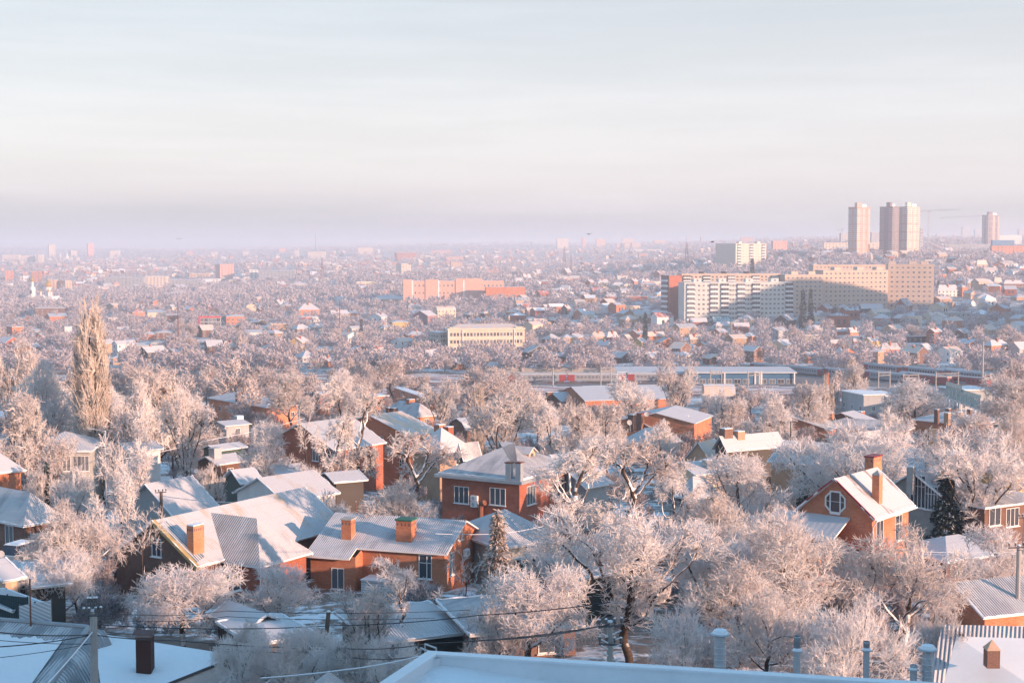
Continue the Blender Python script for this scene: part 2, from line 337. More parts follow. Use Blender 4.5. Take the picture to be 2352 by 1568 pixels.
# ---------------------------------------------------------------- ground
def build_ground():
    qs = np.linspace(-1.15, 1.15, 150); Ds = np.concatenate([np.geomspace(60, 1500, 150), np.geomspace(1520, 12000, 90)])
    Q, D = np.meshgrid(qs, Ds); X = Q * (D + 60); Y = D - 70; Z = terr_np(X, Y)
    me = bpy.data.meshes.new('ground'); nr, nc = X.shape
    v = np.stack([X, Y, Z], -1).reshape(-1, 3)
    i = np.arange(nr * nc).reshape(nr, nc); f = np.stack([i[:-1, :-1], i[:-1, 1:], i[1:, 1:], i[1:, :-1]], -1).reshape(-1, 4)
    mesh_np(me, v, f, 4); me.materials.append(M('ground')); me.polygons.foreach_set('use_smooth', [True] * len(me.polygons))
    tag(link('ground', me), kind='structure')
def mesh_np(me, v, f, k, mi=None):
    n = len(f); me.vertices.add(len(v)); me.vertices.foreach_set('co', np.ascontiguousarray(v, dtype=np.float32).ravel())
    me.loops.add(n * k); me.loops.foreach_set('vertex_index', np.ascontiguousarray(f, dtype=np.int32).ravel())
    me.polygons.add(n); me.polygons.foreach_set('loop_start', np.arange(0, n * k, k, dtype=np.int32)); me.polygons.foreach_set('loop_total', np.full(n, k, dtype=np.int32))
    if mi is not None: me.polygons.foreach_set('material_index', np.ascontiguousarray(mi, dtype=np.int32))
    me.update(calc_edges=True)
build_ground()
# ---------------------------------------------------------------- building kit
_WM = {}
def win_mesh(w, h, kind, fk='trim'):
    key = (round(w, 1), round(h, 1), kind, fk)
    if key in _WM: return _WM[key]
    w, h = max(.3, key[0]), max(.3, key[1]); t = .058; d0, d1 = -.05, .03
    fr = MB()
    if kind != 'simple':
        if kind == 'oct':
            R = w / 2; P = [(cos(pi / 8 + i * pi / 4) * R * 1.08, sin(pi / 8 + i * pi / 4) * R * 1.08) for i in range(8)]
            Q = [(x * .86, y * .86) for x, y in P]
            for i in range(8):
                j = (i + 1) % 8
                fr.solid([(P[i][0], d0, P[i][1]), (P[j][0], d0, P[j][1]), (Q[j][0], d0, Q[j][1]), (Q[i][0], d0, Q[i][1])],
                         [(P[i][0], d1, P[i][1]), (P[j][0], d1, P[j][1]), (Q[j][0], d1, Q[j][1]), (Q[i][0], d1, Q[i][1])], fk, fk)
            for x in (-.24 * w, .24 * w): fr.box(x - .05, x + .05, d0 - .01, d1, -R, R, fk)
            fr.box(-R * .93, R * .93, d0 + .02, d1 - .01, .02, .05, fk)
            fr.box(-.24 * w, .24 * w, d0 - .03, d1, -R * 1.1, -R * .96, fk)
            pa = MB(); pa.poly([(x, 0, z) for x, z in Q], 'glass')
            _WM[key] = (fr.mesh('window'), pa.mesh('pane')); return _WM[key]
        n = {'w1': 1, 'w2': 2, 'w3': 3, 'w4': 4, 'wx': 2}[kind]
        fr.box(-w / 2, w / 2, d0, d1, -h / 2, -h / 2 + t, fk); fr.box(-w / 2, w / 2, d0, d1, h / 2 - t, h / 2, fk)
        for i in range(n + 1):
            x = -w / 2 + t / 2 + (w - t) * i / n
            if kind == 'wx' and 0 < i < n: x += .12 * w
            fr.box(x - t / 2, x + t / 2, d0 + .004, d1, -h / 2 + t, h / 2 - t, fk)
        if kind in ('wx', 'w4'): fr.box(-w / 2 + t, w / 2 - t, d0 + .01, d1, .15 * h, .15 * h + .05, fk)
        fr.box(-w / 2 - .08, w / 2 + .08, -.16, d1, -h / 2 - .07, -h / 2 - .004, fk, 'snow')
        pa = MB(); pa.poly([(-w / 2 + t * .5, 0, -h / 2 + t * .5), (w / 2 - t * .5, 0, -h / 2 + t * .5), (w / 2 - t * .5, 0, h / 2 - t * .5), (-w / 2 + t * .5, 0, h / 2 - t * .5)], 'glass')
        _WM[key] = (fr.mesh('window'), pa.mesh('pane'))
    else:
        fr.box(-w / 2, w / 2, -.06, .02, -h / 2, h / 2, fk)
        fr.box(-w / 2 + .09, -.04, -.075, -.01, -h / 2 + .1, h / 2 - .1, 'glass'); fr.box(.04, w / 2 - .09, -.075, -.01, -h / 2 + .1, h / 2 - .1, 'glass')
        _WM[key] = (fr.mesh('window'), None)
    return _WM[key]
_MC = {}
def cached(key, fn):
    if key not in _MC: _MC[key] = fn()
    return _MC[key]
def ac_mesh():
    b = MB(); b.box(-.4, .4, -.36, -.06, -.28, .28, 'white_metal', 'snow')
    fan = []; b.lathe((0, 0, 0), [(.01, 0)], 'grey') if 0 else None
    P = [(cos(i * pi / 6) * .2 - .08, -.368, sin(i * pi / 6) * .2) for i in range(12)]
    b.poly(P, 'grey'); b.box(-.35, -.3, -.06, 0, -.3, -.2, 'dark_metal'); b.box(.3, .35, -.06, 0, -.3, -.2, 'dark_metal'); return b.mesh('air_conditioner')
def dish_mesh():
    b = MB(); n = 14
    for i in range(n):
        a0, a1 = 2 * pi * i / n, 2 * pi * (i + 1) / n
        for (r0, y0), (r1, y1) in (((0, .12), (.25, .09)), ((.25, .09), (.5, 0))):
            q = [(cos(a0) * r0, y0, sin(a0) * r0), (cos(a1) * r0, y0, sin(a1) * r0), (cos(a1) * r1, y1, sin(a1) * r1), (cos(a0) * r1, y1, sin(a0) * r1)]
            if r0 == 0: q = q[1:]
            b.poly(q, 'grey')
    b.tube((0, .12, 0), (0, .4, -.1), .03, .03, 'dark_metal', 5); b.tube((0, -.35, -.1), (0, 0, -.48), .015, .015, 'dark_metal', 4); return b.mesh('satellite_dish')
class Bld:
    def __init__(s, name, label, cat, C, zg, ze, th, a, b, group=None):
        s.C = Vector((C[0], C[1], 0)); s.zg, s.ze, s.th, s.a, s.b = zg, ze, th, a, b
        s.u = Vector((cos(th), sin(th), 0)); s.v = Vector((-sin(th), cos(th), 0))
        s.root = thing(name, label, cat, (C[0], C[1], zg), th, group); s.h = ze - zg; s.rz = s.h
        s.W = MB(); s.R = MB(); s.L = MB(); s.D = 999; s.wk = 'brick_orange'; s.rk = 'snowcorr'; s.nwin = 0
    def wpt(s, x, y, z): return s.C + s.u * x + s.v * y + Vector((0, 0, s.zg + z))
    def hit(s, xv, yv, axis, val):
        """local coordinates where the line of sight meets the local plane x=val or y=val"""
        d = ray(xv, yv); o = Vector((0, 0, CZ))
        n = s.u if axis == 'x' else s.v
        t = (val - (o - s.C).dot(n)) / d.dot(n); p = o + d * t - s.C
        return Vector((p.dot(s.u), p.dot(s.v), p.z - s.zg))
    def walls(s, x0=0, x1=None, y0=0, y1=None, z1=None, k=None):
        x1 = s.a if x1 is None else x1; y1 = s.b if y1 is None else y1
        s.W.box(x0, x1, y0, y1, -1.5, s.h if z1 is None else z1, k or s.wk)
    def gable(s, axis, rise, x0=0, x1=None, y0=0, y1=None, ov=.4, ends=.4, th=.14, k=None, wk=None, prof=None, ze=None, trim=None):
        x1 = s.a if x1 is None else x1; y1 = s.b if y1 is None else y1; k = k or s.rk; wk = wk or s.wk; ze = s.h if ze is None else ze
        t0, t1, s0, s1 = (y0, y1, x0, x1) if axis == 'x' else (x0, x1, y0, y1)
        if prof is None: prof = [(0, 0), (.5, 1), (1, 0)]
        pr = [(t0 + (t1 - t0) * p, ze + rise * q) for p, q in prof]
        # gable walls, pulled in 2 mm so they meet the roof underside
        for e in (s0, s1):
            pts = [(e, t, z) if axis == 'x' else (t, e, z) for t, z in pr]
            if abs(pr[0][1] - ze) > 1e-3: pts = [((e, pr[0][0], ze) if axis == 'x' else (pr[0][0], e, ze))] + pts
            if abs(pr[-1][1] - ze) > 1e-3: pts.append((e, pr[-1][0], ze) if axis == 'x' else (pr[-1][0], e, ze))
            s.W.poly(pts, wk)
        (ta, za), (tb, zb) = pr[0], pr[1]; L = sqrt((tb - ta) ** 2 + (zb - za) ** 2); pr2 = [(ta - (tb - ta) / L * ov, za - (zb - za) / L * ov)] + pr[1:-1]
        (ta, za), (tb, zb) = pr[-1], pr[-2]; L = sqrt((tb - ta) ** 2 + (zb - za) ** 2); pr2.append((ta - (tb - ta) / L * ov, za - (zb - za) / L * ov))
        e0, e1 = s0 - ends, s1 + ends
        def P(e, t, z): return (e, t, z) if axis == 'x' else (t, e, z)
        for (ta, za), (tb, zb) in zip(pr2[:-1], pr2[1:]):
            top = [P(e0, ta, za + th), P(e1, ta, za + th), P(e1, tb, zb + th), P(e0, tb, zb + th)]
            bot = [P(e0, ta, za + .01), P(e1, ta, za + .01), P(e1, tb, zb + .01), P(e0, tb, zb + .01)]
            if axis == 'y': top, bot = top[::-1], bot[::-1]
            s.R.solid(top, bot, k, trim or 'trim')
        for (t_, z_) in (pr2[0], pr2[-1]): s.lip(P(e0, t_, z_ + th), P(e1, t_, z_ + th))
        for e_ in (e0, e1):
            for (ta, za), (tb, zb) in zip(pr2[:-1], pr2[1:]): s.lip(P(e_, ta, za + th - .02), P(e_, tb, zb + th - .02))
        s.rz = ze + rise
    def hip(s, axis, rise, i0=None, i1=None, x0=0, x1=None, y0=0, y1=None, ov=.45, k=None, ze=None, trim=None):
        x1 = s.a if x1 is None else x1; y1 = s.b if y1 is None else y1; k = k or s.rk; ze = s.h if ze is None else ze
        if axis == 'x': W2 = (y1 - y0) / 2; L = x1 - x0
        else: W2 = (x1 - x0) / 2; L = y1 - y0
        i0 = min(W2, L / 2 - .01) if i0 is None else i0; i1 = min(W2, L / 2 - .01) if i1 is None else i1
        sl = rise / W2; zo = ze - sl * ov * .6; X0, X1, Y0, Y1 = x0 - ov, x1 + ov, y0 - ov, y1 + ov
        c = [(X0, Y0), (X1, Y0), (X1, Y1), (X0, Y1)]; T = [(x, y, zo + .16) for x, y in c]; Bt = [(x, y, zo) for x, y in c]
        if axis == 'x': r0, r1 = (x0 + i0, (y0 + y1) / 2, ze + rise), (x1 - i1, (y0 + y1) / 2, ze + rise); F_ = [[T[0], T[1], r1, r0], [T[1], T[2], r1], [T[2], T[3], r0, r1], [T[3], T[0], r0]]
        else: r0, r1 = ((x0 + x1) / 2, y0 + i0, ze + rise), ((x0 + x1) / 2, y1 - i1, ze + rise); F_ = [[T[1], T[2], r1, r0], [T[2], T[3], r1], [T[3], T[0], r0, r1], [T[0], T[1], r0]]
        for f in F_: s.R.poly(f, k)
        s.R.poly(Bt[::-1], trim or 'trim')
        for i in range(4):
            j = (i + 1) % 4; s.R.poly([Bt[i], Bt[j], T[j], T[i]], trim or 'trim')
        for i in range(4): s.lip(T[i], T[(i + 1) % 4])
        s.rz = ze + rise; return r0, r1
    def flat(s, x0=0, x1=None, y0=0, y1=None, z=None, ov=.3, th=.25, k='snow', edge='trim', slope=0.):
        x1 = s.a if x1 is None else x1; y1 = s.b if y1 is None else y1; z = s.h if z is None else z
        c = [(x0 - ov, y0 - ov), (x1 + ov, y0 - ov), (x1 + ov, y1 + ov), (x0 - ov, y1 + ov)]
        s.R.solid([(x, y, z + th + slope * (y - y0)) for x, y in c], [(x, y, z + .005 + slope * (y - y0)) for x, y in c], k, edge); s.rz = z + th
    def window(s, face, t, z, w=1.2, h=1.4, kind='w2', off=0., fk='trim', nm='window', par=True):
        me, pa = win_mesh(w, h, kind, fk)
        if face == 'A': loc, rz = (t, off, z), 0.
        elif face == 'B': loc, rz = (off, t, z), -pi / 2
        elif face == 'C': loc, rz = (t, s.b + off, z), pi
        else: loc, rz = (s.a + off, t, z), pi / 2
        o = link(nm, me, s.root, loc, rz)
        if pa is not None: link('pane', pa, o, (0, -.002, 0))
        s.nwin += 1; return o
    def pwin(s, face, xv, yv, w=1.2, h=1.4, kind='w2', off=0., nm='window', fk='trim'):
        p = s.hit(xv, yv, 'y' if face == 'A' else 'x', off)
        return s.window(face, p.x if face == 'A' else p.y, p.z, w, h, kind, off, fk, nm)
    def wrow(s, face, n, rows=1, w=1.1, h=1.4, kind='simple', m=1.2, z0=1.6, dz=2.9, t0=None, t1=None):
        L = s.a if face in 'AD' and face == 'A' else s.b
        t0 = m if t0 is None else t0; t1 = L - m if t1 is None else t1
        for r in range(rows):
            for i in range(n):
                t = (t0 + t1) / 2 if n == 1 else t0 + (t1 - t0) * i / (n - 1)
                s.window(face, t, z0 + r * dz, w, h, kind)
    def auto(s, dens=3.2, w=1.0, h=1.3, kind='simple', maxn=7):
        rows = max(1, int((s.h - .3) / 2.7)); dz = min(3.1, s.h / rows); z0 = dz * .5 + (.2 if s.h > 2 else 0)
        for f, L in (('A', s.a), ('B', s.b)):
            if L < 2.2: continue
            self_n = max(1, min(maxn, int(L / dens))); s.wrow(f, self_n, rows, w, min(h, s.h * .5), kind, m=min(1.5, L * .25), z0=z0, dz=dz)
    def chim(s, lx, ly, top, w=.7, d=None, k='brick_orange', cap=None, vents=0, nm='chimney', bot=None):
        d = d or w; b = MB(); bot = s.h - .2 if bot is None else bot
        b.box(lx - w / 2, lx + w / 2, ly - d / 2, ly + d / 2, bot, top, k)
        if vents:
            for i in range(vents):
                x = lx - w / 2 + w * (i + .5) / vents; b.box(x - .05, x + .05, ly - d / 2 - .01, ly - d / 2 + .02, top - .38, top - .18, 'dark_metal')
            nn = max(1, int(vents * d / w))
            for i in range(nn):
                y = ly - d / 2 + d * (i + .5) / nn; b.box(lx - w / 2 - .01, lx - w / 2 + .02, y - .05, y + .05, top - .38, top - .18, 'dark_metal')
        o = b.obj(nm, s.root)
        c = MB()
        if cap == 'pyr':
            q = [(lx - w / 2 - .07, ly - d / 2 - .07, top + .004), (lx + w / 2 + .07, ly - d / 2 - .07, top + .004), (lx + w / 2 + .07, ly + d / 2 + .07, top + .004), (lx - w / 2 - .07, ly + d / 2 + .07, top + .004)]
            for i in range(4): c.poly([q[i], q[(i + 1) % 4], (lx, ly, top + .4)], 'concrete')
            c.poly(q[::-1], 'concrete')
        elif cap: c.box(lx - w / 2 - .08, lx + w / 2 + .08, ly - d / 2 - .08, ly + d / 2 + .08, top + .004, top + .12, cap)
        else: c.box(lx - w / 2 + .01, lx + w / 2 - .01, ly - d / 2 + .01, ly + d / 2 - .01, top + .003, top + .09, 'snow')
        c.obj('cap' if cap else 'snow_cap', o); return o
    def pchim(s, xv, ytop, ly, w=.7, d=None, k='brick_orange', cap=None, vents=0, axis='y', nm='chimney', bot=None):
        p = s.hit(xv, ytop, axis, ly); return s.chim(p.x, p.y, p.z, w, d, k, cap, vents, nm, bot)
    def lip(s, a, b, side=.0):
        """uneven roll of snow along an eave or verge"""
        a, b = Vector(a), Vector(b); L = (b - a).length; n = max(2, int(L / .4)); R = random.Random(int(L * 977) + len(s.L.f)); pts = []
        for i in range(n + 1):
            q = a + (b - a) * i / n; q.z += R.uniform(-.02, .03); pts.append((q, R.uniform(.035, .10) if R.random() > .12 else .02))
        for (p, r), (q, t) in zip(pts[:-1], pts[1:]): s.L.tube(p, q, r, t, 'snow', 5, False)
    def done(s):
        if s.W.f: s.wall = s.W.obj('wall', s.root)
        if s.R.f:
            s.roof = s.R.obj('roof', s.root)
            if s.L.f and s.D < 210: s.L.obj('snow_edge', s.roof, smooth=True)
        return s
BLDS = []; RECTS = []
def far_len(C, d, z, xt):
    """length along direction d from C whose end stands at picture column xt"""
    lo, hi = 0., 400.; f0 = proj(C.x, C.y, z)[0] - xt
    for _ in range(40):
        m = (lo + hi) / 2; q = proj(C.x + d.x * m, C.y + d.y * m, z)[0] - xt
        if (q > 0) == (f0 > 0): lo = m
        else: hi = m
    return lo
def place(label, xl, xf, xr, yf, hw, th=57, D=None, yr=None, name='house', cat='house', a=None, b=None, group=None, lo=None):
    th = radians(th)
    if D is None: D = solve_D(xf, yf, hw, lo or 40)
    C = px(xf, yf, D); ze = C.z; u = Vector((cos(th), sin(th), 0)); v = Vector((-sin(th), cos(th), 0))
    if a is None: a = far_len(C, u, ze, xr)
    if b is None: b = far_len(C, v, ze, xl) if xl < xf - .01 else a * .7
    zg = min(terr(*(C + u * i * a + v * j * b).xy) for i in (0, 1) for j in (0, 1))
    if D > 600: b = min(b, 30 if b > a else b)
    zg = min(zg, ze - 2.2)
    B = Bld(name, label, cat, C, zg, ze, th, a, b, group); B.D = D
    if yr is not None:
        m = C + u * a / 2 + v * b / 2; B.rise = max(.4, px(proj(m.x, m.y, ze)[0], yr, m.y).z - ze)
    BLDS.append(B); RECTS.append((xl, xr, (yr or yf) - 2, proj(C.x, C.y, zg)[1], D)); return B
# ---------------------------------------------------------------- the houses near by, measured one by one
def near_houses():
    # long brick house with the wing
    B = place('large brick house with corrugated gable roof, yellow verge and hipped front wing', 310, 452, 785, 1296, 4, 59, D=105.8, b=8.5)
    B.wk, B.rk = 'brick_brown', 'snowcorr'; B.walls(); B.gable('x', 2.85, ends=.35, k='tanroof_snow')
    rise = 2.7; B.W.box(2.9, 8.4, -3.65, -.003, -1.5, B.h - .01, 'brick_red')
    B.R.v = B.R.v
    x0, x1, y0 = 2.5, 8.8, -4.05; zo = B.h - .35; xm, ym, zr = 5.65, -1.0, B.h + rise
    yb = 4.1; T0, T1, T2, T3 = (x0, y0, zo + .15), (x1, y0, zo + .15), (x1, yb, zo + .15), (x0, yb, zo + .15); P, Q = (xm, ym, zr), (xm, 3.9, zr)
    W = MB(); W.poly([T0, T1, P], 'snowcorr'); W.poly([T3, T0, P, Q], 'barecorr'); W.poly([T1, T2, Q, P], 'snowcorr')
    W.box(x0, x1, y0, 0, zo, zo + .145, 'trim'); W.obj('wing_roof', B.root)
    g = MB(); g.tube((x1 - .05, y0 + .05, zo), (x1 - .05, y0 + .05, zo - .1), .06, .06, 'trim'); g.obj('gutter_outlet', B.root); g = MB(); g.tube((2.9, -3.72, B.h - .4), (2.9, -3.72, 0), .05, .05, 'trim', 6); g.obj('downpipe', B.root)
    B.chim(.95, 1.0, B.h + 2.75, 1.15, .7, 'brick_orange', None, 5, bot=B.h - .3)
    v = MB(); L = 4.25 / .829
    for (ya, za, yb_, zb, k) in ((-.35, B.h - .22, 4.25, B.h + 2.87, 'yellow_metal'), (8.85, B.h - .22, 4.25, B.h + 2.87, 'trim')):
        v.solid([(-.42, ya, za + .17), (-.02, ya, za + .17), (-.02, yb_, zb + .17), (-.42, yb_, zb + .17)], [(-.42, ya, za - .1), (-.02, ya, za - .1), (-.02, yb_, zb - .1), (-.42, yb_, zb - .1)], k, k)
    v.obj('verge_strip', B.root)
    # bare green sheets beside the verge
    v = MB(); q_ = 2.85 / 4.25; v.poly([(x, y, B.h + .17 + y * q_) for x, y in ((.0, .0), (1.2, .3), (1.5, 2.6), (.9, 3.9), (.0, 3.9))], 'bare_blue'); v.obj('bare_sheets', B.root)
    B.pwin('B', 360, 1257, 1.0, 1.4, 'w2'); B.pwin('A', 535, 1338, 1.6, 1.3, 'w2', -3.65)
    B.done()
    # brick house with two chimneys
    B = place('brick house with snowy corrugated roof, two brick chimneys and white balcony', 833, 1021, 1102, 1269, 5, 72, D=110, yr=1192)
    B.wk, B.rk = 'brick_orange', 'stripes'; B.zg -= 0; B.walls(); b0 = B.b; B.gable('y', B.rise, ends=.35, k='snowcorr', y0=0, y1=b0); B.L = MB()
    lx = B.hit(832, 1304, 'y', b0 + .2).x; e1 = B.hit(725, 1303, 'x', lx).y
    za = B.h; W = MB(); xr_, zr_ = B.a / 2, B.h + B.rise
    sl = B.rise / (B.a / 2); X0 = min(lx, -1.8); zl = B.h + X0 * sl
    W.solid([(X0, b0 + .36, zl + .14), (xr_, b0 + .36, zr_ + .14), (xr_, e1, zr_ + .14), (X0, e1, zl + .14)][::-1], [(X0, b0 + .36, zl), (xr_, b0 + .36, zr_), (xr_, e1, zr_), (X0, e1, zl)][::-1], 'snowcorr', 'trim')
    W.solid([(B.a + .3, b0 + .36, B.h - .1), (B.a + .3, e1, B.h - .1), (xr_ + .01, e1, zr_ + .13), (xr_ + .01, b0 + .36, zr_ + .13)], [(B.a + .3, b0 + .36, B.h - .25), (B.a + .3, e1, B.h - .25), (xr_ + .01, e1, zr_), (xr_ + .01, b0 + .36, zr_)], 'snowcorr', 'trim')
    W.obj('wing_roof', B.root)
    B.W.poly([(X0 + .4, b0, -1.5), (X0 + .4, e1 - .4, -1.5), (X0 + .4, e1 - .4, zl + .2), (X0 + .4, b0, zl + .2)][::-1], 'brick_orange')
    B.W.poly([(X0 + .4, b0 + .003, -1.5), (0, b0 + .003, -1.5), (0, b0 + .003, B.h - .1), (X0 + .4, b0 + .003, zl + .2)], 'brick_orange')
    B.W.poly([(X0 + .4, e1 - .4, -1.5), (B.a, e1 - .4, -1.5), (B.a, e1 - .4, B.h), (xr_, e1 - .4, zr_), (X0 + .4, e1 - .4, zl + .2)], 'brick_orange')
    B.pchim(800, 1192, B.a * .12, .85, .85, 'brick_orange', 'concrete', 3, 'x', bot=B.h - .5); B.pchim(933, 1193, B.a * .16, 1.1, 1.3, 'brick_orange', 'green_metal', 4, 'x', bot=B.h - .5)
    B.pwin('B', 977, 1301, 1.15, 1.85, 'wx'); B.pwin('A', 1037, 1294, 1.0, 1.8, 'wx'); B.pwin('B', 979, 1388, 1.15, 1.5, 'w2'); B.pwin('A', 1053, 1231, .35, .7, 'w1'); B.pwin('A', 1060, 1228, .35, .7, 'w1')
    B.pwin('B', 776, 1328, 1.1, 1.7, 'w2', X0 + .4)
    p = B.hit(1066, 1268, 'y', 0); link('air_conditioner', cached('ac', ac_mesh), B.root, (p.x, 0, p.z))
    k = MB(); p = B.hit(870, 1345, 'x', -1.9)
    y0_, y1_ = p.y - 1.4, p.y + 1.5; k.box(-1.9, -.003, y0_, y1_, p.z - .75, p.z + .35, 'siding'); k.box(-1.98, -.003, y0_ - .05, y1_ + .05, p.z + .352, p.z + .42, 'trim'); k.obj('balcony', B.root)
    B.done()
    # two-storey pyramid roof house
    B = place('two-storey brick house with pyramid corrugated roof and two metal flues', 1015, 1193, 1316, 1108, 6.2, 60, D=145, yr=1020)
    B.wk, B.rk = 'brick_red', 'stripes'; B.walls(); B.hip('y', B.rise, ov=.25, ze=B.h + .25, i0=B.a / 2, i1=B.a / 2 - .5)
    B.R.box(-.6, B.a + .6, -.6, B.b + .6, B.h - .12, B.h + .19, 'metal')
    W = MB(); r = B.rise; W = MB()
    B.pwin('B', 1060, 1136, 1.75, 1.75, 'w3'); B.pwin('B', 1143, 1140, 1.85, 1.75, 'w3')
    B.pwin('A', 1220, 1136, 1.9, 2.0, 'w3'); B.pwin('A', 1244.5, 1117, .9, .7, 'w1'); B.pwin('A', 1284, 1118, 2.3, 1.9, 'w3')
    for (f, X, Y) in (('B', 1092, 1143), ('B', 1092, 1157), ('A', 1268, 1134)):
        p = B.hit(X, Y, 'x' if f == 'B' else 'y', 0); link('air_conditioner', cached('ac', ac_mesh), B.root, (p.x, p.y, p.z), -pi / 2 if f == 'B' else 0)
    for X in (1170, 1193):
        p = B.hit(X, 1063, 'x', -.1); o = B.chim(p.x, p.y, p.z, .6, .6, 'metal', 'rust', nm='flue', bot=B.h)
    # dormer on the sunny slope
    d = MB(); p = B.hit(1222, 1047, 'y', 2.6); X, Y, Z = p.x, 2.6, p.z
    d.box(X - .7, X + .7, Y, Y + 2.6, Z - .9, Z + .25, 'sand'); d.solid([(X - 1, Y - .25, Z + .35), (X, Y - .25, Z + 1.0), (X, Y + 3, Z + 1.0), (X - 1, Y + 3, Z + .35)][::-1], [(X - 1, Y - .25, Z + .27), (X, Y - .25, Z + .92), (X, Y + 3, Z + .92), (X - 1, Y + 3, Z + .27)][::-1], 'snowcorr', 'trim')
    d.solid([(X, Y - .25, Z + 1.0), (X + 1, Y - .25, Z + .35), (X + 1, Y + 3, Z + .35), (X, Y + 3, Z + 1.0)][::-1], [(X, Y - .25, Z + .92), (X + 1, Y - .25, Z + .27), (X + 1, Y + 3, Z + .27), (X, Y + 3, Z + .92)][::-1], 'snowcorr', 'trim')
    d.poly([(X - .7, Y - .001, Z + .25), (X + .7, Y - .001, Z + .25), (X, Y - .001, Z + .93)], 'sand'); d.box(X - .28, X + .28, Y - .03, Y - .004, Z - .5, Z + .3, 'dark_metal'); d.obj('dormer', B.root)
    # snowy canopy over a glazed veranda
    q = MB(); zc = B.h - 4.4; q.solid([(-.2, -3.0, zc - .5), (B.a + 1.5, -3.0, zc - .5), (B.a + 1.5, -.003, zc), (-.2, -.003, zc)], [(-.2, -3.0, zc - .62), (B.a + 1.5, -3.0, zc - .62), (B.a + 1.5, -.003, zc - .12), (-.2, -.003, zc - .12)], 'snowroof', 'dark_metal')
    q.box(.4, B.a + 1, -2.6, -2.5, -1, zc - .62, 'green'); 
    for i in range(12): q.box(.6 + i * (B.a / 12), .7 + i * (B.a / 12), -2.66, -2.602, zc - 2.0, zc - .64, 'trim')
    q.obj('veranda', B.root)
    v = MB(); p = B.hit(1104, 1158, 'x', -.45); v.tube((p.x, p.y, p.z - 3.5), (p.x, p.y, p.z), .28, .28, 'rust', 10); v.tube((p.x, p.y, p.z), (p.x - .1, p.y - .55, p.z + .25), .3, .3, 'rust', 10); v.obj('vent_duct', B.root)
    B.done()
    # octagon window house
    B = place('orange brick house with octagonal attic window, red verges and tall chimneys', 1841, 2003, 2087, 1184.6, 5.6, 51, D=110)
    B.wk, B.rk = 'brick_orange', 'patchroof'; B.walls()
    m = B.v * (B.b / 2) + B.C; r = px(1912.8, 1101, m.y).z - B.ze; B.gable('x', r, ends=.45, ov=.5, k='patchroof', trim='trim')
    v = MB()
    for y0_ in (-.42, B.b + .42):
        s0 = r / (B.b / 2); za = B.h - .42 * s0 * .8; v.solid([(-.5, y0_, za + .2), (-.38, y0_, za + .2), (-.38, B.b / 2, B.h + r + .2), (-.5, B.b / 2, B.h + r + .2)], [(-.5, y0_, za + .02), (-.38, y0_, za + .02), (-.38, B.b / 2, B.h + r + .02), (-.5, B.b / 2, B.h + r + .02)], 'maroon', 'maroon')
    v.obj('verge_strip', B.root)
    B.pwin('B', 1918.8, 1152.5, 1.75, 1.75, 'oct'); B.pwin('A', 2063, 1211, 1.3, 2.1, 'wx'); B.pwin('A', 2020, 1222, 1.3, 1.9, 'w2')
    B.pchim(2015.5, 1090, .8, .62, .62, 'brick_orange', 'pyr', 0, bot=B.h); B.pchim(2006, 1048, B.b / 2 + 1.2, 1.6, .8, 'brick_orange', 'maroon', 5, bot=B.h + .5)
    g = MB(); g.tube((-.3, -.5, B.h - .3), (B.a + .5, -.5, B.h - .3), .08, .08, 'trim', 6); g.tube((-.1, -.45, B.h - .35), (.05, -.08, B.h - .9), .05, .05, 'trim', 6); g.tube((.05, -.08, B.h - .9), (.05, -.08, 0), .05, .05, 'trim', 6); g.obj('gutter', B.root)
    W = MB(); y0_ = B.b * .55; W.solid([(-5.2, y0_ - 1.5, B.h - 2.6), (-5.2, B.b + 2.2, B.h - 2.6), (-.003, B.b + 2.2, B.h - .35), (-.003, y0_ - 1.5, B.h - .35)][::-1], [(-5.2, y0_ - 1.5, B.h - 2.75), (-5.2, B.b + 2.2, B.h - 2.75), (-.003, B.b + 2.2, B.h - .5), (-.003, y0_ - 1.5, B.h - .5)][::-1], 'snowroof', 'trim')
    W.box(-4.9, -.004, y0_ - 1.2, B.b + 2, -1.5, B.h - 2.78, 'brick_orange'); W.obj('lean_to', B.root)
    B.done()
    def H(label, xl, xf, xr, yf, yr, hw, th, roof, wall, rk, wins=(), ch=(), D=None, cat='house', name='house', auto=0, b=None, a=None, **kw):
        rk = 'snowroof' if rk == 'snow' else rk; B = place(label, xl, xf, xr, yf, hw, th, D, yr, name, cat, a, b); B.wk, B.rk = wall, rk; B.walls()
        if roof[0] == 'g': B.gable(roof[1], B.rise, **kw)
        elif roof[0] == 'h': B.hip(roof[1], B.rise, **kw)
        elif roof[0] == 'f': B.flat(k='snow', **kw)
        elif roof[0] == 'm': B.gable(roof[1], B.rise, prof=[(0, 0), (.18, .62), (.5, 1), (.82, .62), (1, 0)], **kw)
        elif roof[0] == 'q': B.gable(roof[1], B.rise, prof=[(.5 - .5 * cos(pi * i / 8), sin(pi * i / 8)) for i in range(9)], ov=.05, **kw)
        elif roof[0] == 's': B.gable(roof[1], B.rise, prof=[(0, 0), (.97, 1), (1, .95)], **kw)
        for w_ in wins: B.pwin(*w_)
        for c in ch:
            B.pchim(c[0], c[1], (B.b if c[2] < 1.01 else 1) * c[2], *c[3:])
        if auto: B.auto(kind='w2' if B.D < 260 else 'simple', dens=auto)
        return B.done()
    H('bright orange walled house at the left edge with snowy hip roof', -90, -70, 48, 1090, 1010, 5.5, 40, 'hx', 'brick_orange', 'snow', D=150, b=9)
    H('brown brick house with hipped corrugated roof beside the snowed-in car', -120, 57, 136, 1199, 1118, 4, 52, 'hy', 'brick_brown', 'snowcorr', wins=(('B', 22, 1229, 1.2, 1.7, 'w2'),), D=117)
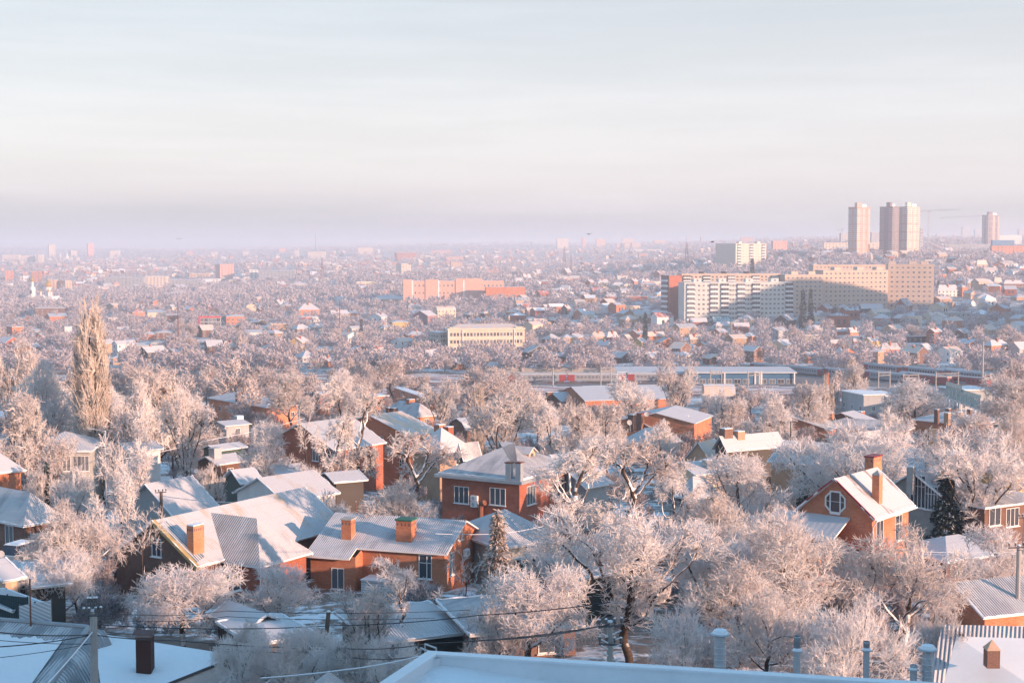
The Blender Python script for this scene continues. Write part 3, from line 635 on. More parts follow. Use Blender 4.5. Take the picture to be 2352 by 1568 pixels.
    H('snow-covered gable roof showing bluish sheets behind the frosted conical tree', 300, 410, 504, 1194, 1104, 2.6, 57, 'gx', 'grey', 'snowcorr_heavy', D=130, b=8)
    H('pale garage with gambrel corrugated roof behind the long brick house', 545, 655, 770, 1150, 1090, 2.8, 48, 'gx', 'white', 'tanroof_snow', D=142, cat='garage', name='garage')
    H('green timber house with flat snowy roof behind the metal flue', 468, 500, 560, 1034, 1020, 3.2, 50, 'gx', 'green', 'snow', auto=3, D=186)
    H('brick outbuilding with a big zinc flue and snowy flat roof', 455, 500, 556, 1066, 1046, 3, 50, 'gx', 'brick_brown', 'snow', ch=((494, 1030, .4, 1.1, 1.1, 'metal', 'metal'),), auto=3, D=172)
    H('small gabled shed with snow roof and green gable by the garage', 518, 556, 596, 1108, 1078, 2.2, 40, 'gx', 'green', 'snow', cat='shed', name='shed', D=155)
    H('little snow-roofed shed under the round frosted tree', 600, 640, 706, 1092, 1068, 2.2, 35, 'gx', 'grey', 'snow', cat='shed', name='shed', D=163)
    H('red brick house with broad ribbed gable roof behind twin-trunk tree', 686, 768, 880, 1033, 966, 5, 52, 'gx', 'brick_red', 'snowcorr_heavy', wins=(('B', 762, 1052, 1.6, 2, 'w3'), ('B', 725, 1045, 1.2, 1.6, 'w2')), D=192, b=13)
    H('red and orange brick house with sunlit tan roof in front of the pyramid roof', 905, 940, 1005, 1000, 950, 5.6, 50, 'gx', 'brick_orange', 'tanroof', D=205, b=16, auto=4)
    H('orange brick house with shallow snowy hip roof and white-framed window', 950, 1010, 1077, 1037, 981, 5, 48, 'hy', 'brick_tan', 'snow', wins=(('A', 1054, 1051, 1.2, 1.7, 'w2'),), ch=((1010, 975, .7, 1.2, 1.0, 'brick_orange', None, 4), (1030, 980, .5, 1.0, 1.0, 'brick_red', None, 3)), D=185)
    H('brown gambrel-gabled house with snow roof behind the vase-shaped tree', 1032, 1072, 1105, 985, 960, 5, 35, 'mx', 'brick_brown', 'snow', auto=3)
    H('snow-roofed shed in front of the red brick house', 735, 772, 835, 1107, 1084, 2, 30, 'gx', 'dark', 'snow', cat='shed', name='shed', D=152)
    H('long two-storey orange house with ribbed snow roof and terrace', 480, 612, 684, 935, 907, 5.5, 40, 'hy', 'brick_orange', 'snowcorr_heavy', ch=((585, 903, .5, 1.6, 1.2, 'brick_tan', None, 4), (655, 905, .5, 2.4, 1.2, 'brick_tan', None, 5), (548, 901, .5, 1.2, 1.2, 'brick_brown', None, 3)), auto=3.4)
    H('small grey two-storey annexe with zinc flue below the long orange house', 483, 520, 572, 978, 966, 5, 40, 'gx', 'grey', 'snow', ch=((548, 955, .6, 1.4, 1.4, 'metal'),), auto=3)
    H('pyramid-roofed brick house with dormer and stout chimney', 885, 960, 999, 955, 922, 5, 40, 'hy', 'brick_orange', 'snowcorr', ch=((943, 917, .5, 1.6, 1.2, 'brick_orange'), (906, 937, .2, 1.2, 1, 'brick_brown', None, 3), (893, 936, .3, 1, 1, 'brick_brown', None, 2)), auto=4)
    H('flat-roofed brick building with snow before the shrub belt', 838, 862, 892, 911, 899, 4, 35, 'f', 'brick_orange', 'snowcorr', auto=4)
    H('orange flat-roofed brick block near the frosted scrub', 722, 735, 786, 905, 897, 6, 25, 'f', 'brick_orange', 'snowcorr', auto=3.5)
    H('low wide building with snowy flat roof behind the dormer house', 905, 985, 1003, 917, 908, 3.5, 20, 'f', 'brick_orange', 'snowcorr', auto=4)
    H('grey corrugated lean-to behind the pyramid roofs', 1052, 1068, 1100, 1052, 1018, 3, 40, 'gx', 'dark', 'snowcorr', D=170)
    H('long low brick barn with a wide snow roof and little dormer', 1285, 1345, 1540, 920, 886, 4, 14, 'gx', 'brick_orange', 'snowroof', cat='barn', name='barn', ch=((1403, 882, .5, 1.6, .8, 'brick_brown'),))
    H('cream hipped roof with brick ridge left of the long barn', 1248, 1290, 1324, 921, 901, 3.5, 35, 'gx', 'brick_brown', 'snow', ch=((1262, 900, .5, 2.2, 1, 'brick_brown', None, 4),))
    H('brick house with steep snowy roof, tall chimney and two dishes', 1462, 1594, 1603, 972, 940, 5.5, 68, 'gx', 'brick_orange', 'snow', ch=((1576, 955, .2, 1.0, 1.0, 'brick_orange', None, 2),), a=14, b=15)
    H('dark brick house with wide chimney stack carrying satellite dishes', 1438, 1500, 1548, 985, 962, 4.5, 50, 'gx', 'brick_brown', 'snowcorr', ch=((1478, 949, .4, 3.2, 1.2, 'brick_brown', 'maroon', 4), (1452, 952, .3, 1.2, 1.2, 'brick_brown')), auto=4)
    H('low house with pale sunlit hip roof in front of the dish chimney', 1424, 1483, 1563, 1023, 981, 3, 42, 'hx', 'sand', 'snowcorr_heavy', auto=4)
    H('sand-coloured gable end tucked among frosted trees', 1575, 1636, 1668, 1060, 1013, 2.5, 55, 'gx', 'sand', 'tanroof', D=195)
    H('flat white-roofed bungalow with a square chimney', 1562, 1600, 1667, 1090, 1064, 2.6, 30, 's' + 'x', 'cream', 'snow', ch=((1627, 1056, .4, 1.1, 1.1, 'concrete'),), D=160)
    H('blue-shaded snow roof below the flat white bungalow', 1560, 1592, 1640, 1136, 1092, 2.5, 40, 'hx', 'dark', 'snowcorr_heavy', D=135)
    H('long dark walled house with thick snow roof and ridge chimney', 1643, 1672, 1796, 1033, 998, 4.6, 30, 'gx', 'dark', 'snow', ch=((1668, 984, .6, 1.4, 1.2, 'brick_brown'), (1697, 990, .5, 1.2, 1.2, 'brick_tan')), D=190)
    H('bluish snow roof seen through the gnarled trees', 1325, 1345, 1398, 1118, 1042, 2.6, 45, 'gx', 'grey', 'snowcorr_heavy', D=152, b=10)
    H('small cream house with hip roof and red brick chimney', 1829, 1905, 1928, 987, 952, 4, 65, 'gx', 'brick_orange', 'snowcorr', ch=((1905, 947, .3, 1.5, 1.5, 'brick_orange', None, 4),), b=15)
    H('house with slate-like snow roof and arched attic opening', 2005, 2070, 2096, 992, 962, 3.6, 60, 'hy', 'brick_brown', 'stripes', ch=((2089, 968, .3, 2.2, 1.4, 'brick_orange', None, 4), (2074, 956, .6, 1, 1, 'brick_brown'), (2036, 972, .1, .7, .7, 'brick_tan'), (2050, 972, .1, .7, .7, 'brick_tan')), b=17)
    H('long orange house with snow roof and four slim chimneys', 2098, 2226, 2286, 976, 946, 4.6, 42, 'hy', 'brick_orange', 'snowcorr', ch=((2152, 940, .5, .8, .8, 'brick_brown'), (2178, 938, .7, .9, .9, 'brick_brown'), (2176, 948, .3, 1, 1, 'brick_tan'), (2204, 946, .3, 1, 1, 'brick_tan'), (2227, 940, .5, .8, .8, 'brick_brown')), auto=4, a=9)
    H('gable house with tall snowy slope behind the spreading bare tree', 1946, 1992, 2018, 972, 946, 4, 50, 'gx', 'brick_brown', 'snow', ch=((1977, 945, .6, 1.8, 1.2, 'brick_red', None, 3),), b=12)
    H('small snow gable with tan front behind the white brick house', 2032, 2062, 2094, 1015, 992, 3, 40, 'gx', 'sand', 'snowcorr', D=215)
    H('wide ribbed roof between bare branches beyond the octagon-window house', 1935, 1960, 2042, 1022, 992, 3, 35, 'gx', 'brick_white', 'snowcorr', D=205)
    H('long house with half-bare ribbed roof and orange gable end', 2014, 2160, 2205, 1086, 1024, 4, 64, 'gy', 'brick_tan', 'stripes', ch=((2145, 1036, .4, 1.4, 1.2, 'brick_tan', None, 3),), D=155, b=19)
    H('white brick house with tall mullioned gable windows', 2040, 2158, 2240, 1134, 1074, 3, 50, 'gx', 'brick_white', 'snowcorr_heavy', wins=(('B', 2108, 1128, 1.5, 3.0, 'w4'), ('B', 2139, 1143, 1.2, 2.2, 'w4')), ch=((2093, 1072, .5, .6, .6, 'concrete'),), D=128)
    H('brick house with blue-shaded corrugated roof right of the spruce', 2205, 2262, 2400, 1165, 1104, 3.4, 30, 'hx', 'brick_brown', 'stripes', wins=(('A', 2285, 1185, 1.5, 1.7, 'w2'), ('A', 2325, 1187, 1.7, 1.7, 'w3')), D=126, b=10)
    H('snow roof at the right edge behind the big bare tree', 2290, 2310, 2420, 1100, 1050, 3, 30, 'gx', 'yellow', 'snowcorr_heavy', D=150, b=11)
    H('low snow-buried outbuilding under the dark spruce', 2092, 2175, 2325, 1288, 1228, 1.6, 30, 'hx', 'brick_brown', 'snow', D=112, cat='outbuilding', name='outbuilding', b=6)
    H('brick outbuilding with shaded corrugated roof by the right-hand pole', 2186, 2262, 2420, 1412, 1332, 2.8, 20, 'gx', 'brick_orange', 'stripes', D=88, cat='outbuilding', name='outbuilding', b=5.5)
    H('snow-drifted hip roof in front of the two-storey pyramid house', 1075, 1150, 1285, 1255, 1168, 2.6, 32, 'hx', 'brick_white', 'snowcorr_heavy', D=113, b=8)
    H('dark-sheeted roof half hidden behind the great frosted tree', 1255, 1310, 1420, 1330, 1268, 2.4, 35, 'gx', 'dark', 'stripes', D=97, b=7)
    H('low building with wide snow-smothered roof at the foot of the brick house', 785, 870, 1070, 1474, 1402, 2.2, 24, 'hx', 'dark', 'snowcorr_heavy', D=80, b=7, cat='outbuilding', name='outbuilding')
    H('brick cottage with ribbed roof behind the utility pole brace', 1062, 1092, 1322, 1454, 1366, 2.6, 16, 'hx', 'brick_brown', 'stripes', wins=(('A', 1158, 1478, 1.1, 1.1, 'w2'), ('A', 1255, 1475, 1.0, 1.2, 'w1')), D=79, b=7.5)
    H('weathered plank shed with snow on its sagging gable roof', 500, 574, 638, 1438, 1398, 1.9, 42, 'gy', 'planks', 'snow', D=78, cat='shed', name='shed')
    H('flat snowed-over outhouse roof before the plank shed', 520, 590, 705, 1476, 1440, 1.4, 32, 'hx', 'dark', 'snow', D=75, cat='shed', name='shed')
    H('grey plastered two-storey villa with air conditioners behind the poplar', 50, 62, 205, 1038, 990, 5.5, 8, 'hx', 'brick_white', 'snowcorr_heavy', wins=tuple(('A', x, 1064, 1.0, 1.9, 'w2') for x in (75, 98, 121, 153, 177, 195)), D=172, b=10)
    H('snow roof between the poplar and the round frosted tree', 270, 300, 368, 1036, 1016, 2.2, 30, 'gx', 'white', 'snow', D=178, b=9)
    H('low snowed outhouse left of the snow-covered car', -60, 20, 120, 1330, 1296, 2.0, 20, 'gx', 'dark', 'snow', D=92, b=5, cat='shed', name='shed')
    H('little snow roof over the green profiled fence', 60, 85, 150, 1348, 1318, 2.2, 25, 'sx', 'dark', 'snow', D=88, b=5, cat='shed', name='shed')
    H('small board-fronted gable at the left edge', -40, 12, 40, 1330, 1290, 2.4, 50, 'gx', 'sand', 'snow', D=86, b=4, cat='shed', name='shed')
    H('snow lean-to behind the white fence', -50, 30, 75, 1400, 1380, 2.0, 62, 'gx', 'dark', 'snowcorr_heavy', D=78, b=5, cat='shed', name='shed')
    H('cream ochre house behind the trees at the left edge', -40, -5, 62, 880, 858, 5, 30, 'hx', 'yellow', 'snow', auto=4)
MK['bare_blue'] = lambda: mk_roof('bare_blue_sheets', (.06, .13, .17), .42, .24, 1.2, 1.6)
MK['tanroof_snow'] = lambda: mk_roof('frosted_sheet_roof', (.46, .38, .31), .58, .24, .8, 1.7)
near_houses()

# ---------------------------------------------------------------- the roofs right below the camera
def foreground():
    # flat roof with parapet
    r = thing('flat_roof_building', 'flat roof deep in snow with a white sheet-metal parapet, at the bottom right', 'building', tuple(px(990, 1530, 37)))
    o = Vector(r.location)
    P = [px(985, 1493, 37), px(1350, 1521, 36), px(2480, 1592, 34)]; Lf = px(850, 1585, 30.5)
    zt = P[0].z
    pts = [Vector((Lf.x, Lf.y, zt)), Vector((P[0].x, P[0].y, zt))] + [Vector((p.x, p.y, zt)) for p in P[1:]]
    # walk every pixel direction to the plane z = zt so that the coping is level
    def onz(xv, yv, z):
        d = ray(xv, yv); t = (z - CZ) / d.z; return Vector((d.x * t, d.y * t, z))
    pts = [onz(850, 1582, zt), onz(985, 1493, zt), onz(2500, 1588, zt)]
    sn = MB(); cp = MB(); wl = MB()
    def strip(A, B, wd, z0, z1, k, mb, off=0.):
        d = (B - A).normalized(); n = Vector((-d.y, d.x, 0))
        if n.dot(Vector((0, 1, 0))) > 0: n = -n
        n = n if off >= 0 else n
        a0, a1, b0, b1 = A + n * off, A + n * (off + wd), B + n * off, B + n * (off + wd)
        q = [a0, b0, b1, a1]
        if (q[1] - q[0]).cross(q[2] - q[1]).z < 0: q = q[::-1]
        mb.solid([(p.x - o.x, p.y - o.y, z1 - o.z) for p in q], [(p.x - o.x, p.y - o.y, z0 - o.z) for p in q], k, k)
    strip(pts[0], pts[1], .34, zt - .06, zt, 'white_metal', cp, -.02); strip(pts[1], pts[2], .30, zt - .065, zt - .004, 'white_metal', cp, -.02)
    strip(pts[0], pts[1], .26, zt - 9, zt - .06, 'white_metal', wl); strip(pts[1], pts[2], .22, zt - 9, zt - .066, 'white_metal', wl)
    wl.obj('parapet', r); cp.obj('coping', r)
    for xv, yv in ((1000, 1520), (1357, 1540)):
        p = onz(xv, yv, zt - .25) - o; b = MB(); b.box(p.x - .12, p.x + .12, p.y - .12, p.y + .12, -1.2, zt - .12 - o.z, 'white_metal', 'white_metal'); b.obj('post', r)
    # snow field with a drift towards the parapet
    zs = zt - .52; n = 46; base = [onz(1010, 1535, zs), onz(2500, 1625, zs)]
    dirx = (base[1] - base[0]).normalized(); diry = Vector((dirx.y, -dirx.x, 0)); vs, fs = [], []
    for j in range(30):
        for i in range(n):
            p = base[0] - dirx * 0 + dirx * (i * .45 - j * .16) + diry * (j * .4 - .15)
            dr = .10 * math.exp(-j * .9) + .07 * sin(i * .5 + j * .3) * cos(j * .45) + .14 * math.exp(-((i - j * .3) * .35) ** 2)
            vs.append((p.x - o.x, p.y - o.y, p.z + dr - o.z))
    for j in range(29):
        for i in range(n - 1): a = j * n + i; fs.append((a, a + n, a + n + 1, a + 1))
    me = bpy.data.meshes.new('roof_snow'); me.from_pydata(vs, [], fs); me.materials.append(M('snow')); me.polygons.foreach_set('use_smooth', [True] * len(fs)); link('roof_snow', me, r)
    # small railing frames on the corner
    for i, (x0, x1, yt, yb_) in enumerate(((1392, 1410, 0, 0),)): pass
    for xa, xb, yt, yb_ in ((966, 990, 1487, 1518), (976, 1002, 1478, 1508)):
        A, Bq = px(xa, yb_, 37.6), px(xb, yb_, 37.2); h = px(xa, yt, 37.6).z - A.z; b = MB(); Bq.z = A.z; d = Bq - A
        b.tube((0, 0, 0), (0, 0, h), .025, .025, 'metal', 6); b.tube(d, d + Vector((0, 0, h)), .025, .025, 'metal', 6); b.tube((0, 0, h), d + Vector((0, 0, h)), .025, .025, 'metal', 6); b.tube((0, 0, h * .35), d + Vector((0, 0, h * .35)), .018, .018, 'metal', 6)
        f = b.obj('railing_frame', r); f.location = A - o
    # zinc flue pipes rising behind the parapet
    for lab, xv, yt, yb_, rad, cap, D in (('fat ringed zinc flue pipe with a cone cap, nearest the great frosted tree', 1653.5, 1449, 1540, .155, .27, 37.5), ('slim zinc flue pipe with flat cap, next right of the fat ringed pipe', 1830, 1488, 1560, .09, .15, 37),
                                     ('slim zinc flue pipe second from the right-hand ringed pipe', 1989, 1487, 1572, .085, .14, 37), ('short stubby zinc flue pipe beside the ringed one', 2097.5, 1531, 1580, .09, .14, 36.5), ('tall ringed zinc flue pipe with a wide snowy cap', 2129.5, 1484, 1580, .13, .25, 36.5)):
        p = px(xv, yb_, D); top = px(xv, yt, D).z - p.z; t = thing('flue_pipe', lab, 'flue', (p.x, p.y, p.z - 1.6), 0, 'zinc flue pipes behind the parapet')
        b = MB(); H_ = top + 1.6; pr = [(rad, 0)]
        z = .0
        while z < H_ - .2:
            z += .16 if rad > .1 else .55; pr += [(rad, z - .02), (rad * 1.07, z), (rad, z + .02)]
        pr += [(rad, H_ - .1)]; b.lathe((0, 0, 0), pr, 'metal', 16); b.obj('pipe', t, smooth=False)
        c = MB(); c.lathe((0, 0, H_ - .14), [(rad * .9, -.05), (rad * .9, .05)], 'dark_metal'); c.lathe((0, 0, H_ - .08), [(cap, 0), (cap, .02), (.01, cap * .45)], 'metal', 16); c.lathe((0, 0, H_ - .08), [(.01, 0), (cap, 0)], 'dark_metal', 16); c.obj('cap', t)
        s = MB(); s.lathe((0, 0, H_ - .06), [(cap * .85, 0.01), (cap * .6, .05 + cap * .2), (.01, cap * .5)], 'snow', 12); s.obj('snow_cap', t)
    # big roof bottom left: bare ribbed strip along the ridge, snow below
    def onz2(xv, yv, z): return onz(xv, yv, z)
    zr = px(140, 1432, 72).z
    R0, R1 = onz(-120, 1413, zr), onz(203, 1440, zr); ze = zr - 2.9; dd_ = (R1 - R0).normalized(); nn_ = Vector((dd_.y, -dd_.x, 0)); E0, E1 = R0 + nn_ * 7.2 - dd_ * 1, R1 + nn_ * 7.2 + dd_ * 1.0; E0.z = E1.z = ze; q1 = onz(520, 1500, zr - 1.5)
    r = thing('long_house', 'long building with ribbed grey metal roof half under snow, bottom left corner', 'house', (R1.x, R1.y, zr - 6)); o = Vector(r.location)
    L = lambda p: (p.x - o.x, p.y - o.y, p.z - o.z)
    def lerp(a, b, t): return a + (b - a) * t
    rf = MB(); ra, rb = R0, R1; ea, eb = E0, E1
    # curved snow edge: upper part bare metal, lower part snow slab
    rf.poly([L(ea), L(eb), L(rb), L(ra)], 'ribbed')
    bk = onz(250, 1400, ze); H0 = onz(330, 1620, ze - .6)
    rf.poly([L(eb), L(H0), L(lerp(rb, q1, .12)), L(rb)], 'ribbed')
    rf.poly([L(ra), L(rb), (rb.x - o.x + 2, rb.y - o.y + 5, ze - o.z), (ra.x - o.x, ra.y - o.y + 5, ze - o.z)], 'ribbed')
    rf.obj('roof', r)
    rc = MB(); rc.tube(L(ra + Vector((0, 0, .02))), L(rb + Vector((0, 0, .02))), .13, .13, 'dark_zinc', 8); rc.tube(L(rb), L(eb), .14, .14, 'dark_zinc', 8); rc.obj('ridge_cap', r)
    # snow slab with ragged upper edge
    sb = MB(); n = 60; up = Vector((0, 0, .09)); rnd = random.Random(4)
    prev = None
    for i in range(n + 1):
        t = i / n; f0 = .17 + .012 * sin(i * .5) + .008 * sin(i * 1.7) + rnd.uniform(-.004, .006); f1 = 1.0
        tt = min(t, .93 - .10 * f0) if True else t
        a = lerp(lerp(ra, rb, t * .90), lerp(ea, eb, t * .90), f0) + up; b = lerp(lerp(ra, rb, t * .90), lerp(ea, eb, t * .90), f1) + up
        if prev:
            sb.poly([L(prev[1]), L(b), L(a), L(prev[0])], 'snow'); sb.poly([L(prev[0]), L(a), L(a - up), L(prev[0] - up)], 'snow'); sb.poly([L(prev[1] - up), L(b - up), L(b), L(prev[1])], 'snow')
        prev = (a, b)
    sb.obj('snow_layer', r)
    w = MB(); w.solid([L(ea + Vector((1, .8, .05))), L(eb + Vector((-.3, .8, .05))), (rb.x - o.x + .5, rb.y - o.y + 3.5, ze - o.z), (ra.x - o.x, ra.y - o.y + 3.5, ze - o.z)], [(ea.x - o.x + 1, ea.y - o.y + .8, -4), (eb.x - o.x - .3, eb.y - o.y + .8, -4), (rb.x - o.x + .5, rb.y - o.y + 3.5, -4), (ra.x - o.x, ra.y - o.y + 3.5, -4)], 'white', 'white'); w.obj('wall', r)
    # lower annexe with the rusty chimney
    z1 = px(360, 1470, 71).z; c = [onz(215, 1452, z1), onz(500, 1497, z1 - .3), onz(528, 1510, z1 - .5), onz(372, 1572, z1 - .9), onz(240, 1640, z1 - 1.0)]
    r = thing('annexe', 'low white annexe with smooth snow roof and a red-brown metal chimney', 'building', (c[0].x, c[0].y, z1 - 4)); o = Vector(r.location)
    rf = MB(); T = [L(p) for p in c]; rf.solid(T[::-1], [(x, y, z - .16) for x, y, z in T][::-1], 'snow', 'dark_metal'); rf.obj('roof', r)
    w = MB(); cen = sum(c, Vector()) / 5; T2 = [L(lerp(p, cen, .06)) for p in c]; w.solid([(x, y, z - .17) for x, y, z in T2][::-1], [(x, y, -3) for x, y, z in T2][::-1], 'white', 'white'); w.obj('wall', r)
    p = px(334, 1535, 68.0); q = px(334, 1462, 68.0); b = MB(); X, Y = p.x - o.x, p.y - o.y; b.box(X - .36, X + .36, Y - .36, Y + .36, p.z - o.z - .9, q.z - o.z, 'flute_red')
    b.box(X - .38, X + .38, Y - .38, Y + .38, q.z - o.z + .004, q.z - o.z + .08, 'brown_metal'); ch = b.obj('chimney', r)
    b = MB(); b.tube((X - .3, Y, q.z - o.z + .08), (X - .3, Y, q.z - o.z + .2), .02, .02, 'dark_metal'); b.tube((X + .3, Y, q.z - o.z + .08), (X + .3, Y, q.z - o.z + .2), .02, .02, 'dark_metal')
    b.solid([(X - .5, Y - .45, q.z - o.z + .22), (X + .5, Y - .45, q.z - o.z + .22), (X + .5, Y, q.z - o.z + .36), (X - .5, Y, q.z - o.z + .36)], [(X - .5, Y - .45, q.z - o.z + .2), (X + .5, Y - .45, q.z - o.z + .2), (X + .5, Y, q.z - o.z + .34), (X - .5, Y, q.z - o.z + .34)], 'brown_metal', 'brown_metal'); b.obj('cap', ch)
    # bottom right ribbed roof with a small brick vent
    zt = px(2260, 1440, 63).z; ze = zt - 2.4; A, Bq = onz(2166, 1433, zt), onz(2480, 1441, zt); C_, D_ = onz(2118, 1600, ze), onz(2480, 1640, ze)
    r = thing('ribbed_roof_building', 'building with snowy corrugated roof and a pointed brick vent, bottom right corner', 'building', (A.x, A.y, zt - 5)); o = Vector(r.location)
    T = [L(C_), L(D_), L(Bq), L(A)]; rf = MB(); rf.solid(T, [(x, y, z - .14) for x, y, z in T], 'stripes', 'trim'); rf.obj('roof', r)
    w = MB(); T2 = [(T[0][0] + .4, T[0][1] + .4), (T[1][0], T[1][1] + .4), (T[2][0], T[2][1] - .1), (T[3][0] + .3, T[3][1] - .1)]; w.solid([(T2[0][0], T2[0][1], T[0][2] - .0), (T2[1][0], T2[1][1], T[1][2]), (T2[2][0], T2[2][1], T[2][2] - .2), (T2[3][0], T2[3][1], T[3][2] - .2)], [(x, y, -2) for x, y in T2], 'brick_brown', 'brick_brown'); w.obj('wall', r)
    p = px(2278, 1499, 60.5); b = MB(); X, Y, Z = p.x - o.x, p.y - o.y, p.z - o.z; b.box(X - .27, X + .27, Y - .27, Y + .27, Z - .6, Z + .18, 'brick_brown'); v = b.obj('vent_stack', r)
    b = MB(); q = [(X - .31, Y - .31), (X + .31, Y - .31), (X + .31, Y + .31), (X - .31, Y + .31)]
    for i in range(4): b.poly([(*q[i], Z + .184), (*q[(i + 1) % 4], Z + .184), (X, Y, Z + .6)], 'sand')
    b.obj('cap', v)
MK['ribbed'] = lambda: mk_roof('ribbed_grey_metal', (.24, .25, .27), .06, .17, .8, 50); MK['dark_zinc'] = lambda: mk_plain('ridge_metal', (.30, .31, .33), .5)
MK['flute_red'] = lambda: mk_panel('profiled_brown_metal', (.14, .04, .03), (.06, .02, .015), .1, 9)
foreground()
# ---------------------------------------------------------------- trees
def prisms(P0, P1, r0, r1, k=3):
    """k-sided sticks as one numpy mesh"""
    d = P1 - P0; L = np.linalg.norm(d, axis=1, keepdims=True); d = d / np.maximum(L, 1e-6)
    h = np.where(np.abs(d[:, 2:3]) < .9, np.array([[0, 0, 1.]]), np.array([[1., 0, 0]]))
    a = np.cross(d, h); a /= np.linalg.norm(a, axis=1, keepdims=True); b = np.cross(d, a)
    V = []
    for P, r in ((P0, r0), (P1, r1)):
        for i in range(k):
            t = 2 * pi * i / k; V.append(P + (a * cos(t) + b * sin(t)) * r[:, None])
    V = np.stack(V, 1); n = len(P0); base = (np.arange(n) * 2 * k)[:, None]
    Fs = np.concatenate([base + np.array([[i, (i + 1) % k, k + (i + 1) % k, k + i]]) for i in range(k)], 0)
    return V.reshape(-1, 3), Fs
KINDS = {  # envelope blobs (x, y, z, radius, vertical radius), upward pull, twigs per node, twig length, twig spread, upward twig bias, tip radius
 'round':  dict(n=2000, up=.10, tw=4, tl=.50, sp=.75, tb=.10), 'vase': dict(n=1800, up=.16, tw=4, tl=.52, sp=.55, tb=.45),
 'spread': dict(n=2000, up=.03, tw=4, tl=.52, sp=.80, tb=-.05), 'gnarly': dict(n=950, up=.06, tw=6, tl=.34, sp=.95, tb=.05, fat=1.35),
 'poplar': dict(n=2500, up=.75, tw=3, tl=.62, sp=.22, tb=1.25), 'shrub': dict(n=1100, up=.22, tw=3, tl=.75, sp=.42, tb=.60),
 'sticks': dict(n=150, up=.40, tw=2, tl=.50, sp=.40, tb=.50), 'conic': dict(n=2200, up=.22, tw=4, tl=.50, sp=.55, tb=.45)}
def envelope(kind, R, n):
    B = []
    def blob(c, r, rz=None): B.append((c, r, rz or r))
    if kind == 'round':
        for i in range(18): a = R.uniform(0, 6.28); e = R.uniform(-.7, 1.45); q = R.uniform(1.7, 3.1); blob((cos(a) * cos(e) * q, sin(a) * cos(e) * q, 5.6 + sin(e) * q), R.uniform(1.0, 1.7))
    elif kind == 'vase':
        for i in range(17): a = R.uniform(0, 6.28); z = R.uniform(2.8, 8.8); q = (.30 + .30 * (z - 4)) * R.uniform(.5, 1.25); blob((cos(a) * q * 1.6, sin(a) * q * 1.6, z - .14 * q * q), R.uniform(.8, 1.35), R.uniform(1.1, 1.7))
    elif kind == 'spread':
        for i in range(20): a = R.uniform(0, 6.28); q = R.uniform(1.0, 4.1); blob((cos(a) * q, sin(a) * q, 6.0 - .12 * q * q + R.uniform(-2.0, 1.5)), R.uniform(1.0, 1.6), R.uniform(.8, 1.2))
    elif kind == 'gnarly':
        for i in range(11): a = R.uniform(0, 6.28); z = R.uniform(3.4, 9); q = R.uniform(.8, 3.4) * (1.15 - .06 * z); blob((cos(a) * q, sin(a) * q, z), R.uniform(.55, 1.05), R.uniform(.5, .9))
    elif kind == 'poplar':
        for i in range(64): a = R.uniform(0, 6.28); z = .9 + 8.4 * i / 63; q = (.42 + .36 * min(1, z / 4)) * (1.0 - max(0, z - 7.2) / 4.4); blob((cos(a) * q, sin(a) * q, z), R.uniform(.30, .42), R.uniform(.6, .9))
    elif kind == 'shrub':
        for i in range(13): a = R.uniform(0, 6.28); q = R.uniform(.5, 4.2); blob((cos(a) * q, sin(a) * q, 7.2 - .20 * q * q - R.uniform(0, 2.5)), R.uniform(.9, 1.5), R.uniform(1.3, 2.2))
    elif kind == 'sticks':
        for i in range(9): a = R.uniform(0, 6.28); q = R.uniform(.4, 2.2); blob((cos(a) * q, sin(a) * q, R.uniform(6, 9)), .5, 1.2)
    elif kind == 'conic':
        for i in range(17): a = R.uniform(0, 6.28); z = 2.2 + 7.0 * i / 16; q = 2.3 * (1 - max(0, z - 4) / 6.6) * R.uniform(.5, 1.1); blob((cos(a) * q, sin(a) * q, z), R.uniform(.7, 1.15) * (1.1 - z * .045), R.uniform(.9, 1.5))
    rs = np.random.RandomState(R.randint(0, 99999)); w = np.array([r * r * rz for _, r, rz in B]); w /= w.sum(); ch = rs.choice(len(B), n, p=w)
    u = rs.randn(n, 3); u /= np.linalg.norm(u, axis=1, keepdims=True); u *= rs.rand(n, 1) ** .40
    c = np.array([b[0] for b in B])[ch]; rr = np.array([[b[1], b[1], b[2]] for b in B])[ch]
    return c + u * rr, rs
SK = {}
